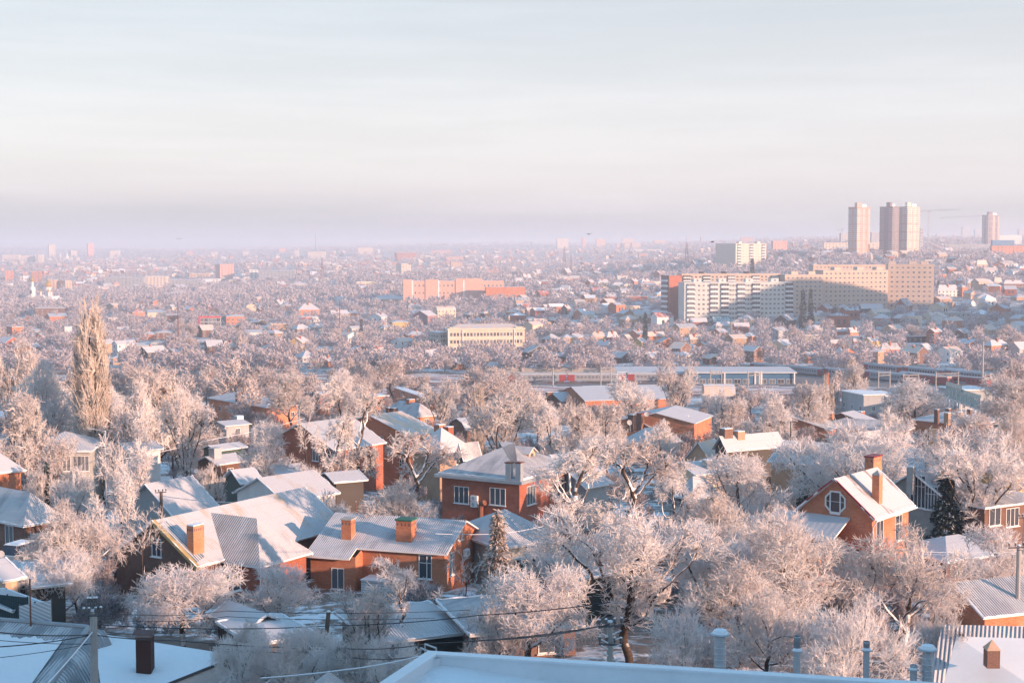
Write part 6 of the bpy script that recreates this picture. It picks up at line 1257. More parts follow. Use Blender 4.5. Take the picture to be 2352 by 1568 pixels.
    # left and centre far blocks
    for a in (('brick and white nine-storey block on the left bank', 488, 505, 537, 607, 645, 30, 'panel_pink'), ('cream five-storey block facing the sun on the left bank', 331, 333, 383, 635, 662, 8, 'panel_cream'), ('long grey-blue five-storey block left of the cream one', 238, 240, 330, 638, 662, 4, 'office'),
              ('grey long office with ribbon windows', 383, 385, 463, 643, 661, 4, 'office'), ('white annexe with black door openings in front of the ribbon windows', 463, 465, 503, 641, 655, 5, 'white'), ('sand-coloured long hall behind the brick nine-storey block', 433, 435, 480, 628, 638, 5, 'sand'),
              ('white laboratory block with square windows left of the glass office', 571, 573, 593, 620, 644, 10, 'white'), ('glazed grey office slab with three bands', 592, 594, 678, 622, 645, 4, 'office'),
              ('sixteen-storey pale tower on the left skyline', 106, 112, 127, 561, 592, 25, 'panel_cream'), ('reddish sixteen-storey tower on the left skyline', 196, 202, 216, 559, 590, 25, 'panel_pink'), ('white nine-storey block between the two skyline towers', 152, 163, 177, 576, 592, 35, 'panel_cream'),
              ('cream stepped block right of the reddish skyline tower', 251, 253, 274, 576, 592, 8, 'panel_cream'), ('large cream block on the left skyline', 46, 48, 79, 587, 607, 8, 'panel_cream'), ('narrow cream block beside the large one', 85, 87, 98, 585, 607, 10, 'panel_cream'), ('cream long block at the left edge of the skyline', 3, 5, 44, 585, 601, 6, 'panel_cream'),
              ('red unfinished block behind the church at the left edge', 5, 12, 31, 622, 650, 20, 'brick_orange'), ('red unfinished block behind the bell tower', 70, 73, 95, 624, 650, 15, 'brick_orange'), ('bare beige slab right of the church dome', 108, 110, 128, 643, 668, 10, 'sand'), ('wide beige slab with rows of openings right of the church', 127, 150, 165, 645, 668, 40, 'sand'),
              ('distant cream block on the left ridge', 425, 427, 441, 577, 590, 8, 'panel_pink'), ('second distant cream block on the ridge above the brick block', 483, 485, 498, 578, 588, 8, 'panel_cream'), ('third ridge block above the glazed office', 556, 558, 572, 577, 588, 8, 'panel_cream'),
              ('pink block left of the thin white tower on the ridge', 640, 642, 656, 571, 581, 8, 'panel_pink'), ('thin white tower on the ridge', 674, 676, 687, 575, 590, 10, 'panel_cream'), ('pale wide block on the ridge below the aerial mast', 705, 707, 748, 578, 596, 6, 'panel_cream'),
              ('very long cream block crowning the central ridge', 790, 822, 857, 569, 588, 10, 'panel_cream'), ('purple and red stepped complex in the centre distance', 873, 912, 957, 581, 600, 20, 'brick_red'), ('cream nine-storey tower block in the centre valley', 903, 922, 944, 606, 632, 25, 'panel_cream'),
              ('beige block above the pink school', 1033, 1036, 1062, 602, 620, 12, 'sand'), ('pinkish long block in the centre distance', 988, 990, 1037, 575, 586, 5, 'panel_pink'), ('pink hall below the pinkish long block', 1023, 1025, 1063, 590, 599, 5, 'pink'),
              ('white flat building in the fields left of the brick nine-storey block', 359, 361, 383, 614, 622, 6, 'white'), ('small white-fronted hall left of centre in the fields', 262, 264, 284, 619, 626, 6, 'white'),
              ('pale block of the far ridge cluster, first from the left', 1414, 1416, 1429, 559, 574, 10, 'sand'), ('pale block of the far ridge cluster, in the middle', 1432, 1434, 1447, 558, 573, 10, 'sand'), ('pale block of the far ridge cluster, widest', 1449, 1451, 1471, 558, 574, 10, 'sand'),
              ('pale pink block below the far ridge cluster', 1466, 1468, 1488, 583, 595, 8, 'panel_pink'), ('white hall below the skyline towers', 1554, 1556, 1574, 583, 591, 8, 'white'), ('thin hazy tower on the centre-right skyline', 1576, 1578, 1585, 543, 560, 10, 'office'), ('second thin hazy tower on the centre-right skyline', 1608, 1610, 1616, 543, 560, 10, 'office'),
              ('long pale hazy block at the start of the far skyline', 1278, 1280, 1306, 548, 562, 5, 'panel_cream'), ('hazy pink block on the far skyline', 1336, 1338, 1346, 547, 562, 8, 'panel_pink'), ('hazy pair block on the far skyline', 1428, 1430, 1456, 548, 562, 8, 'sand'), ('large white hall on the far centre ridge', 1430, 1432, 1520, 573, 580, 4, 'white'),
              ('hazy block over the white hall', 1368, 1370, 1391, 549, 562, 5, 'sand'), ('hazy block above the cream slope block', 1500, 1502, 1530, 552, 564, 5, 'sand'), ('pink hazy blocks near the brick ridge block', 1700, 1702, 1730, 545, 562, 6, 'panel_pink')):
        lb, xl, xf, xr, yf, yb, th, wl = a; D = solve_D(xf, yb, 0, 1300)
        if D is None or D > 7600: D = 5800
        B = big(lb, xl, xf, xr, yf, yb, th, wl, D=D, name='tower_block' if 'tower' in lb else 'building', cat='building')
        fl = max(1, min(8, int(B.h / 3.5))); nx = max(2, min(10, int(B.a / 6)))
        if D < 4200: grid(B, 'A', 1, B.a - 1, 1, B.h - .6, nx, fl, min(3.4, B.a / nx * .5), min(2, B.h / fl * .5), 100)
        elif D < 5600:
            s = MB()
            for z in range(fl): s.box(1, B.a - 1, -.25, -.01, B.h * (z + .35) / fl, B.h * (z + .7) / fl, 'office')
            s.obj('window_band', B.root)
        B.done()
    # red framed glass building
    B = big('modern building with glass front in a bright red frame', 456, 457, 506, 729, 758, 8, 'grey', b=10, name='glass_building', cat='building')
    f = MB(); a, h = B.a, B.h; f.box(-.3, a + .3, -.6, .4, h - .2, h + 1.0, 'red_paint'); f.box(-.3, .9, -.6, .4, 0, h - .21, 'red_paint'); f.obj('frame', B.root)
    for j in range(3):
        for i in range(5):
            B.window('A', a * (.14 + .19 * i), h * (.2 + .3 * j), a * .17, h * .26, 'w2')
    B.done()
    # church with golden domes
    D = 1880; RECTS.append((60, 142, 640, 722, D)); p = px(98, 694, D); t = thing('church', 'white orthodox church with gold onion domes and a bell tower', 'church', tuple(p), radians(-8)); s = D / F
    def dome(nm, x, y, z, r, h):
        b = MB(); b.lathe((x, y, z), [(r * .8, 0), (r * 1.05, h * .18), (r * 1.1, h * .32), (r * .8, h * .52), (r * .3, h * .72), (r * .08, h * .85), (.05, h)], 'gold', 14)
        b.box(x - .12, x + .12, y - .12, y + .12, z + h * .95, z + h * 1.3, 'gold'); b.box(x - .7, x + .7, y - .1, y + .1, z + h * 1.12, z + h * 1.17, 'gold'); b.obj(nm, t)
    b = MB(); b.box(-31 * s, 38 * s, -8, 12, -6, 10 * s, 'white', 'snow'); b.box(-5 * s, 30 * s, -10, 14, -5, 14 * s, 'white', 'snow'); b.obj('nave', t)
    for cx_, w_ in ((-26 * s, 6 * s), (6 * s, 8 * s), (27 * s, 6 * s)):
        b = MB(); P = [(cx_ + cos(a) * w_, -10.6, 10 * s + sin(a) * w_) for a in np.linspace(0, pi, 9)]; P2 = [(x, -8, z) for x, _, z in P]
        b.solid(P, P2, 'white', 'white'); b.solid([(cx_ + w_ * c, -10.6, z) for c, z in ((-1, 0), (1, 0), (1, 10 * s), (-1, 10 * s))], [(cx_ + w_ * c, -8, z) for c, z in ((-1, 0), (1, 0), (1, 10 * s), (-1, 10 * s))], 'white', 'white')
        b.obj('arched_front', t)
    for cx_, w_ in ((-26 * s, 2.6), (6 * s, 3.4)):
        b = MB(); P = [(cx_ + cos(a) * w_, -10.75, 9 * s + sin(a) * w_) for a in np.linspace(0, pi, 8)]; b.poly(P[::-1], 'glass'); b.obj('window', t)
    b = MB(); b.lathe((-22 * s, -3, 0), [(7 * s, 0), (7 * s, 30 * s), (6 * s, 34 * s), (4 * s, 36 * s), (3.2 * s, 36 * s), (3.2 * s, 47 * s), (.1, 48 * s)], 'white', 12); b.box(-24 * s, -20 * s, -7.6, -6.5, 20 * s, 28 * s, 'dark'); b.obj('bell_tower', t)
    dome('bell_tower_dome', -22 * s, -3, 47 * s, 4.2 * s, 13 * s)
    b = MB(); b.lathe((12 * s, 2, 0), [(7.5 * s, 0), (7.5 * s, 34 * s), (8 * s, 35 * s), (.1, 35.5 * s)], 'white', 14); b.obj('drum', t); dome('main_dome', 12 * s, 2, 35 * s, 7 * s, 20 * s)
    for x in (0, 19, 26): b = MB(); b.lathe((x * s, -5, 0), [(2.2 * s, 0), (2.2 * s, 24 * s), (.1, 24.5 * s)], 'white', 8); b.obj('small_drum', t); dome('small_dome', x * s, -5, 24 * s, 2.4 * s, 7 * s)
    D = 5000; p = px(149, 600, D); t = thing('church', 'tiny hazy white church with spire on the left skyline', 'church', tuple(p)); b = MB(); s = D / F
    b.box(-10 * s, 12 * s, 0, 30, -20, 8 * s, 'white'); b.lathe((-11 * s, 5, 0), [(2.4 * s, 0), (2.4 * s, 12 * s), (.4 * s, 18 * s), (.1, 21 * s)], 'white', 8); b.lathe((3 * s, 10, 0), [(6 * s, 0), (5 * s, 10 * s), (2.4 * s, 13 * s), (1.5 * s, 16 * s), (.1, 20 * s)], 'white', 10)
    b.obj('nave', t)
bigs()
# ---------------------------------------------------------------- railway, poles, cables, cranes
def strip(name, label, cat, x0, x1, y0, y1, k, dz, kind='structure', n=60, wdt=None):
    b = MB(); X = np.linspace(x0, x1, n)
    for a, c in zip(X[:-1], X[1:]):
        yy = [y0(a), y0(c), y1(c), y1(a)] if callable(y0) else [y0, y0, y1, y1]
        b.poly([(x, y, terr(x, y) + dz) for x, y in zip((a, c, c, a), yy)], k)
    return tag(b.obj(name), label, cat, kind=kind)
def railway():
    strip('railway_bed', None, None, -140, 330, 508, 645, 'ballast', .25, n=90)
    for i, y in enumerate((514, 522, 531, 540, 549, 558, 583, 592, 604, 614, 624, 634)):
        b = MB(); X = np.linspace(-140, 330 if y < 570 else 70 if y < 600 else 48, 60); z = [terr(x, y) + .3 for x in X]
        for a, c, za, zc in zip(X[:-1], X[1:], z[:-1], z[1:]):
            for o in (-.8, .8): b.poly([(a, y + o - .1, za + .15), (c, y + o - .1, zc + .15), (c, y + o + .1, zc + .15), (a, y + o + .1, za + .15)], 'rust'); b.poly([(a, y + o - .1, za), (c, y + o - .1, zc), (c, y + o - .1, zc + .15), (a, y + o - .1, za + .15)], 'rust')
            b.poly([(a, y + 1.9, za + .05), (c, y + 1.9, zc + .05), (c, y + 4.6, zc + .05), (a, y + 4.6, za + .05)], 'snow')
        tag(b.obj('railway_track'), kind='structure')
    # blue depot in two parts
    def shed(lb, xl, xr, yt, yb, D, wb, win):
        p0, p1 = px(xl, yt, D), px(xr, yt, D); z0 = px(xl, yb, D).z; t = thing('depot_shed', lb, 'shed', (p0.x, D, z0)); a = p1.x - p0.x; h = p0.z - z0; b_ = 16
        w = MB(); w.box(0, a, 0, b_, -3, h, 'blue_clad'); w.box(-.15, a + .15, -.15, b_, -3, h * .12, 'brick_orange'); w.obj('wall', t)
        r = MB(); r.solid([(-1, -1.2, h + .3), (a + 1, -1.2, h + .3), (a + 1, b_ + 1, h + 1.2), (-1, b_ + 1, h + 1.2)], [(-1, -1.2, h), (a + 1, -1.2, h), (a + 1, b_ + 1, h + .9), (-1, b_ + 1, h + .9)], 'snowroof', 'trim'); r.obj('roof', t)
        n = int(a / 14)
        for i in range(n + 1): q = MB(); q.box(a * i / n - .25, a * i / n + .25, -1.0, -.55, -1, h - .01, 'trim'); q.obj('pillar', t)
        if win:
            n = int(a / 3.4)
            for i in range(n):
                if i % 8 == 7: continue
                x = a * (i + .5) / n; me, _ = win_mesh(2.7, 1.9, 'simple'); o = link('window', me, t, (x, -.01, h * .15 + 1.2))
            q = MB(); q.box(a * .62, a * .62 + 3.2, -.3, -.01, 0, 6, 'trim'); q.obj('door', t)
    shed('open blue cladded depot wing with thin white pillars', 1422, 1584, 855, 879, 598, 0, False)
    shed('long blue railway depot with a band of white windows', 1584, 1824, 856, 887, 574, 0, True)
    # trains
    def coach():
        b = MB(); L, W, H = 24., 3.2, 3.6
        b.box(0, L, -W / 2, W / 2, .9, 3.5, 'train_grey'); pr = [(-W / 2, 3.5), (-W / 2 * .8, 4.05), (0, 4.25), (W / 2 * .8, 4.05), (W / 2, 3.5)]
        for (ya, za), (yb, zb) in zip(pr[:-1], pr[1:]): b.poly([(0, ya, za), (L, ya, za), (L, yb, zb), (0, yb, zb)], 'roof_grey')
        for x in (0, L): b.poly([(x, y, z) for y, z in pr], 'train_grey')
        b.box(0.01, L * .12, -W / 2 - .02, W / 2 + .02, .92, 3.48, 'train_red'); b.box(L * .88, L - .01, -W / 2 - .02, W / 2 + .02, .92, 3.48, 'train_red')
        wi = MB()
        for i in range(11): x = L * .16 + i * L * .7 / 11; wi.box(x, x + .95, -W / 2 - .03, -W / 2 + .01, 2.1, 2.95, 'glass')
        u = MB(); u.box(1, 4, -1.2, 1.2, .1, .9, 'dark_metal'); u.box(L - 4, L - 1, -1.2, 1.2, .1, .9, 'dark_metal'); u.box(6, L - 6, -1.1, 1.1, .35, .9, 'dark_metal')
        return b.mesh('body'), wi.mesh('window_row'), u.mesh('bogies')
    def head():
        b = MB(); L, W = 22., 3.2; b.box(0, L - 2, -W / 2, W / 2, .9, 3.6, 'train_red'); b.solid([(L - 2, -W / 2, 3.6), (L - 1.2, -W / 2, 3.6), (L - 1.2, W / 2, 3.6), (L - 2, W / 2, 3.6)], [(L - 2, -W / 2, .9), (L, -W / 2, .9), (L, W / 2, .9), (L - 2, W / 2, .9)], 'train_red', 'train_red')
        b.box(0, L - 1.4, -W / 2 + .3, W / 2 - .3, 3.61, 4.1, 'roof_grey'); b.box(3, L * .5, -W / 2 - .02, -W / 2, 1.0, 1.9, 'train_grey')
        wi = MB(); wi.box(L - 1.6, L - .9, -W / 2 + .3, W / 2 - .3, 2.3, 3.3, 'glass')
        for i in range(7): x = 3 + i * 2.2; wi.box(x, x + .95, -W / 2 - .03, -W / 2 + .01, 2.1, 2.95, 'glass')
        u = MB(); u.box(1, 4, -1.2, 1.2, .1, .9, 'dark_metal'); u.box(L - 5, L - 2, -1.2, 1.2, .1, .9, 'dark_metal'); return b.mesh('body'), wi.mesh('window_row'), u.mesh('bogies')
    cm, hm = coach(), head()
    def car(ms, x, y, lb, nm='train_carriage', cat='train carriage', flip=False):
        t = thing(nm, lb, cat, (x, y, terr(x + 12, y) + .55), pi if flip else 0, 'trains standing on the sidings'); [link(n, m, t) for n, m in zip(('body', 'window_row', 'bogies'), ms)]
    def X(xv, D): return (xv - 1176) / F * D * 1.003
    dv = Vector((.5, -.866, 0)); ang = math.atan2(dv.y, dv.x)
    def on(p, k): return p - dv * k
    def row(xv, yb, cars, names):
        D = solve_D(xv, yb, 0, 540); p = px(xv, 784, D); pos = Vector((p.x, D, 0)); k = 0
        b = MB()
        for i in range(-3, 16):
            A, Bq = pos - dv * (i * 10), pos - dv * (i * 10 + 10)
            for o in (-.8, .8):
                n = Vector((.866, .5, 0)); b.poly([(*(A + n * (o - .12)).xy, terr(*A.xy) + .45), (*(A + n * (o + .12)).xy, terr(*A.xy) + .45), (*(Bq + n * (o + .12)).xy, terr(*Bq.xy) + .45), (*(Bq + n * (o - .12)).xy, terr(*Bq.xy) + .45)], 'rust')
        tag(b.obj('railway_track'), kind='structure')
        for j, (m, nm) in enumerate(zip(cars, names)):
            L = 22 if m is hm else 24.6; q = pos - dv * (k + L); t = thing('train_engine' if m is hm else 'train_carriage', nm, 'train' if m is hm else 'train carriage', (q.x, q.y, terr(q.x, q.y) + .5), ang, 'trains standing on the sidings'); [link(n_, mm, t) for n_, mm in zip(('body', 'window_row', 'bogies'), m)]; k += L + .6
    row(2189, 889, (hm, cm, cm, cm, cm), ('red snub-nosed train head standing in front of the gantry', 'first grey carriage behind the red train head', 'second grey carriage behind the red train head', 'third grey carriage behind the red train head', 'last carriage of the red-headed train, half hidden by the railway poplar'))
    row(2278, 892, (hm, cm), ('red train head facing the domed frosted tree', 'grey carriage coupled to the train head by the domed tree'))
    row(2284, 878, (cm, cm, cm), ('rear-track carriage nearest the right edge', 'rear-track carriage behind the lamp mast', 'rear-track carriage beyond the gantry'))
    D = 584; xs = X(1578, D)
    for i in range(3): car(cm, xs - 24.6 * (i + 1), D, ('carriage under the blue depot wing behind the tall barn tree', 'middle carriage of the train left of the barn tree', 'last carriage of the left-hand train')[i])
    # catenary gantries
    def gantry(lb, xa, xb, yt, yb_, D, ang=0.):
        p0, p1 = px(xa, yt, D), px(xb, yt, D); t = thing('catenary_gantry', lb, 'gantry', (p0.x, D, terr(p0.x, D)), ang, 'catenary gantries over the tracks'); h = p0.z - terr(p0.x, D); w = p1.x - p0.x
        for x in (0, w): b = MB(); b.tube((x, 0, -.5), (x, 0, h + .8), .28, .2, 'concrete', 6); b.obj('post', t)
        b = MB()
        for z in (0, 1.1): b.tube((0, 0, h - z), (w, 0, h - z), .16, .16, 'concrete', 4)
        n = max(3, int(w / 1.6))
        for i in range(n): b.tube((w * i / n, 0, h - (1.1 if i % 2 else 0)), (w * (i + 1) / n, 0, h - (0 if i % 2 else 1.1)), .09, .09, 'concrete', 3, False)
        b.obj('truss', t)
    gantry('gantry in front of the blue depot wing', 1380, 1408, 845, 0, 566, .5); gantry('gantry before the depot windows', 1718, 1754, 856, 0, 556, .5); gantry('gantry nearest the railway poplar', 2018, 2050, 856, 0, 545, .4)
    gantry('wide gantry over the red train head', 2150, 2206, 858, 0, 540, .2); gantry('gantry above the middle tracks', 2075, 2118, 862, 0, 548, .4); gantry('right-hand gantry by the lamp mast', 2262, 2318, 861, 0, 545, .2); gantry('gantry left of the depot wing', 1632, 1660, 853, 0, 556, .3)
    # perimeter wall and green fence
    def lw(nm, lb, pts, h, k, cat):
        b = MB(); t = thing(nm, lb, cat, (*pts[0], terr(*pts[0])))
        o = t.location
        for (xa, ya), (xb, yb) in zip(pts[:-1], pts[1:]):
            n = max(1, int(abs(xb - xa) / 14))
            for i in range(n):
                x0, x1 = xa + (xb - xa) * i / n, xa + (xb - xa) * (i + 1) / n; y0, y1 = ya + (yb - ya) * i / n, ya + (yb - ya) * (i + 1) / n
                z0, z1 = terr(x0, y0) - o[2], terr(x1, y1) - o[2]
                q = [(x0 - o[0], y0 - o[1]), (x1 - o[0], y1 - o[1]), (x1 - o[0], y1 - o[1] + .3), (x0 - o[0], y0 - o[1] + .3)]
                b.solid([(q[0][0], q[0][1], z0 + h), (q[1][0], q[1][1], z1 + h), (q[2][0], q[2][1], z1 + h), (q[3][0], q[3][1], z0 + h)], [(q[0][0], q[0][1], z0 - 1), (q[1][0], q[1][1], z1 - 1), (q[2][0], q[2][1], z1 - 1), (q[3][0], q[3][1], z0 - 1)], k, k)
        b.obj('panels', t)
    lw('concrete_wall', 'long beige concrete wall behind the railway on the left', [(X(1080, 655), 655), (X(1430, 652), 652)], 3.2, 'concrete', 'wall')
    lw('concrete_wall', 'beige boundary wall below the street on the right', [(X(1840, 760), 760), (X(2030, 745), 745), (X(2080, 738), 738)], 3.0, 'concrete', 'wall')
    lw('green_fence', 'bright green sheet fence at the street corner', [(X(1898, 785), 785), (X(1948, 775), 775)], 3.4, 'green_metal', 'fence')
    strip('street', None, None, X(1795, 860), X(1940, 800), lambda x: 800 + 0 * x, lambda x: 835 + 0 * x, 'asphalt', .25, n=20)
    # quonset shed
    p = px(1618, 910, 470); t = thing('barrel_roof_shed', 'round-roofed snow-covered shed in front of the blue depot', 'shed', (p.x, 470, p.z)); L = 72 * 470 / F; hh = 26 * 470 / F
    b = MB(); n = 10
    for i in range(n):
        a0, a1 = pi * i / n, pi * (i + 1) / n; R = hh; b.poly([(0, R - cos(a0) * R, sin(a0) * R), (L, R - cos(a0) * R, sin(a0) * R), (L, R - cos(a1) * R, sin(a1) * R), (0, R - cos(a1) * R, sin(a1) * R)], 'tanroof' if i < 4 else 'snow')
    b.obj('roof', t); b = MB()
    for x in (0.05, L - .05): b.poly([(x, hh - cos(pi * i / n) * hh * .99, sin(pi * i / n) * hh * .99) for i in range(n + 1)], 'sand')
    b.box(L - .02, L + .06, hh - 1.3, hh + 1.3, 0, hh * .5, 'dark'); b.obj('end_wall', t)
    # teal covered stairway
    p0, p1 = px(2172, 905, 400), px(2252, 934, 330); t = thing('covered_stairway', 'covered stairway with teal glazed side running down to the tracks', 'stairway', (p1.x, p1.y, p1.z - 3)); d = p0 - p1; n = 8
    b = MB(); g = []
    for i in range(n):
        a, c = p1 + d * i / n - t.location, p1 + d * (i + 1) / n - t.location; q = MB(); h = 4.2 if i > 3 else 3.2
        q.solid([(a.x, a.y, a.z + h - 1.6), (c.x, c.y, c.z + h - 1.6), (c.x, c.y, c.z - .6), (a.x, a.y, a.z - .6)], [(a.x + .5, a.y + 1.2, a.z + h - .6), (c.x + .5, c.y + 1.2, c.z + h - .6), (c.x + .5, c.y + 1.2, c.z - .6), (a.x + .5, a.y + 1.2, a.z - .6)], 'teal_glass', 'teal_glass'); q.obj('glazed_bay', t)
        b.box(a.x - .1, a.x + .1, a.y - .15, a.y + .1, a.z - 6, a.z + 2, 'trim'); b.solid([(a.x, a.y - 1, a.z - .6), (c.x, c.y - 1, c.z - .6), (c.x + 1, c.y + 3, c.z - .6), (a.x + 1, a.y + 3, a.z - .6)], [(a.x, a.y - 1, a.z - 1.1), (c.x, c.y - 1, c.z - 1.1), (c.x + 1, c.y + 3, c.z - 1.1), (a.x + 1, a.y + 3, a.z - 1.1)], 'snow', 'trim')
    b.obj('frame', t)
    for lb, xl, xr, yt, yb, D, k in (('flat metal-roofed hall behind the teal stairway', 2200, 2280, 897, 915, 430, 'grey'), ('pale two-level kiosk building below the tracks', 1980, 2030, 908, 930, 360, 'grey'), ('dark teal-roofed pavilion beside the kiosk building', 2031, 2076, 910, 928, 362, 'green')):
        B = place(lb, xl, xl + 4, xr, yt, px(xl, yt, D).z - px(xl, yb, D).z, 14, D, None, 'building', 'building', b=12); B.wk = k; B.walls(); B.flat(); B.auto(); B.done()
railway()
def pole(lb, xv, yt, yb, D, r=.13, k='concrete', arms=(), tilt=0., name='utility_pole', cat='pole', brace=None, head=None):
    p = px(xv, yb, D); z = terr(p.x, D); z = min(z, p.z); top = px(xv, yt, D).z; h = top - z
    t = thing(name, lb, cat, (p.x, D, z)); b = MB(); dx = tilt * h
    b.tube((-dx, 0, -.3), (0, 0, h), r * 1.15, r * .85, k, 8); b.obj('post', t)
    for (dz, half, a) in arms:
        b = MB(); u = Vector((cos(a), sin(a), 0)); b.tube(u * -half + Vector((0, -.14, h - dz)), u * half + Vector((0, -.14, h - dz)), .045, .045, 'dark_metal', 4); b.obj('crossarm', t)
        for s in (-1, -.4, .4, 1):
            c = u * half * s * .92; i = MB(); i.lathe((c.x, c.y - .14, h - dz), [(.02, 0), (.02, .12), (.075, .13), (.05, .19), (.075, .2), (.05, .27), (.06, .3), (.001, .34)], 'dark_metal', 8); i.lathe((c.x, c.y - .14, h - dz + .3), [(.06, 0), (.05, .05), (.001, .07)], 'snow', 6); i.obj('insulator', t)
    if brace: b = MB(); b.tube((brace, .3, 0), (0, .05, h * .72), .1, .1, 'wood' if k == 'wood' else k, 6); b.obj('brace', t)
    if head: head(t, h)
    s = MB(); s.lathe((0, 0, h), [(r * .9, 0), (r * .7, .05), (.001, .08)], 'snow', 8); s.obj('snow_cap', t)
    return t, h
def lamp_head(t, h):
    b = MB(); b.tube((0, 0, h), (-1.4, -.2, h + .3), .04, .04, 'metal', 5); b.box(-1.9, -1.3, -.35, -.05, h + .24, h + .36, 'metal', 'snow'); b.obj('lamp_head', t)
def clutter(t, h):
    b = MB()
    for i in range(5): b.tube((.1, -.16, h - .5 - i * .28), (.45, -.3, h - .3 - i * .3), .03, .03, 'frost_wire', 4); b.tube((-.1, -.16, h - .6 - i * .28), (-.4, -.25, h - .45 - i * .25), .03, .03, 'frost_wire', 4)
    b.box(-.2, .2, -.4, -.14, h - 2.3, h - 1.7, 'yellow_metal'); b.obj('cable_clamps', t)
def poles():
    pole('concrete utility pole in front of the long ribbed roof, with dark insulators', 218.5, 1402, 1600, 56, .17, arms=((.15, .35, .3), (-.25, .18, .2)), tilt=.008)
    pole('tilted weathered wooden pole among the dark thickets', 756, 1404, 1560, 66, .12, 'wood', tilt=.11)
    pole('concrete pole crowded with frosted crossarms and cables in front of the great tree', 1401, 1427, 1560, 60, .15, arms=((.15, .55, .3), (.95, .5, -.2)), brace=1.3, head=clutter)
    pole('concrete pole with one crossarm near the right edge', 2336, 1252, 1440, 90, .16, arms=((.1, .8, .2),))
    pole('wooden pole behind the long brick house', 371, 1127, 1190, 128, .17, 'wood', arms=((.1, .5, .4),))
    pole('braced pole with frosted crossarm before the two-storey pyramid house', 1279, 1188, 1290, 106, .15, 'wood', arms=((.1, .5, .2),), brace=-1.4)
    pole('thin rusty aerial pipe above the white fence', 70.5, 1328, 1430, 72, .05, 'rust', name='aerial_pipe')
    pole('thin pole with frost in the yard of the apple tree', 523, 1445, 1490, 72, .03, 'metal', name='aerial_pipe')
    pole('curved street lamp in front of the poplar foot', 243, 990, 1080, 165, .1, 'metal', head=lamp_head, name='street_lamp', cat='street lamp')
    pole('tall floodlight mast beside the right-hand trains', 2256, 785, 895, 560, .42, 'concrete', name='lamp_mast', cat='mast')
    pole('slender thin mast right of the depot wing', 1270, 845, 885, 560, .3, 'concrete', name='mast', cat='mast')
    pole('dark pole by the small gable left of the cream chimney house', 1803, 960, 995, 230, .1, 'wood')
    pole('dark pole between the snow roofs behind the spreading tree', 1816, 967, 1000, 225, .1, 'wood')
    pole('thin yard mast left of the clumpy acacia', 836, 1150, 1190, 130, .04, 'rust', name='aerial_pipe'); pole('second yard mast left of the clumpy acacia', 818, 1152, 1192, 130, .04, 'rust', name='aerial_pipe')
    pole('lone pole in front of the right shaded house', 2351, 1185, 1250, 110, .1, 'concrete', arms=((.1, .5, .2),))
    # brick smokestack behind the cream house, masts, cranes
    p = px(1900, 900, 380); t = thing('smokestack', 'slim brick smokestack rising behind the poplar pair', 'chimney', (p.x, 380, terr(p.x, 380))); h = px(1900, 855, 380).z - terr(p.x, 380); b = MB(); b.tube((0, 0, -1), (0, 0, h - 3.5), .55, .42, 'brick_white', 10); b.obj('shaft', t); b = MB(); b.tube((0, 0, h - 3.49), (0, 0, h), .44, .42, 'brick_red', 10); b.obj('top', t)
    def mast(lb, xv, yt, yb, D, w):
        p = px(xv, yb, D); h = px(xv, yt, D).z - p.z; t = thing('lattice_mast', lb, 'mast', (p.x, D, p.z)); b = MB()
        for sx, sy in ((-1, -1), (1, -1), (1, 1), (-1, 1)): b.tube((sx * w, sy * w, -8), (sx * w * .25, sy * w * .25, h), .05 * w + .12, .05 * w + .1, 'rust', 3)
        n = 9
        for i in range(n):
            f0, f1 = 1 - .75 * i / n, 1 - .75 * (i + 1) / n; z0, z1 = h * i / n, h * (i + 1) / n
            b.tube((-w * f0, -w * f0, z0), (w * f1, -w * f1, z1), .1 + .03 * w, .1 + .03 * w, 'rust', 3); b.tube((w * f0, -w * f0, z0), (-w * f1, -w * f1, z1), .1 + .03 * w, .1 + .03 * w, 'rust', 3)
        b.obj('lattice', t)
    mast('white-tipped transmitter mast left of the glass-front building', 409, 693, 748, 900, .25); mast('white-tipped transmitter mast near the white gabled house', 780, 690, 735, 1000, .25)
    mast('thin radio mast on the central ridge', 725, 538, 590, 4800, 1.5); mast('lattice tower in the valley left of centre', 740, 592, 632, 2600, 3.0); mast('lattice tower right of centre', 1296, 567, 607, 2600, 3.0); mast('lattice tower left of the cream slope block', 1577, 557, 598, 2300, 3.2); mast('thin mast beside the right-of-centre tower', 1311, 586, 607, 2400, 1.8)
    mast('lattice pylon above the white block roofs', 1995, 560, 600, 1900, 2.2)
    def crane(lb, xv, yt, yb, D, xa, xb, yj):
        p = px(xv, yb, D); h = px(xv, yt, D).z - p.z; t = thing('tower_crane', lb, 'crane', (p.x, D, p.z)); b = MB(); w = 1.1
        for sx, sy in ((-1, -1), (1, -1), (1, 1), (-1, 1)): b.tube((sx * w, sy * w, -5), (sx * w, sy * w, h), .3, .3, 'office', 3)
        for i in range(14): b.tube((-w if i % 2 else w, -w, h * i / 14), (w if i % 2 else -w, -w, h * (i + 1) / 14), .2, .2, 'office', 3)
        b.obj('tower', t); b = MB(); a, c = px(xa, yj, D) - t.location, px(xb, yj - 2, D) - t.location; a.y = c.y = 0; a.z = h - .5; c.z = h + (c.x - a.x) * .04
        for o in ((0, 1.3), (0, -.1)): b.tube((a.x, o[0], a.z + o[1]), (c.x, o[0], c.z + o[1] * .6), .25, .25, 'office', 3)
        n = 18
        for i in range(n): q0, q1 = a + (c - a) * i / n, a + (c - a) * (i + 1) / n; b.tube((q0.x, 0, q0.z + (1.3 if i % 2 else 0)), (q1.x, 0, q1.z + (0 if i % 2 else 1.3)), .18, .18, 'office', 3)
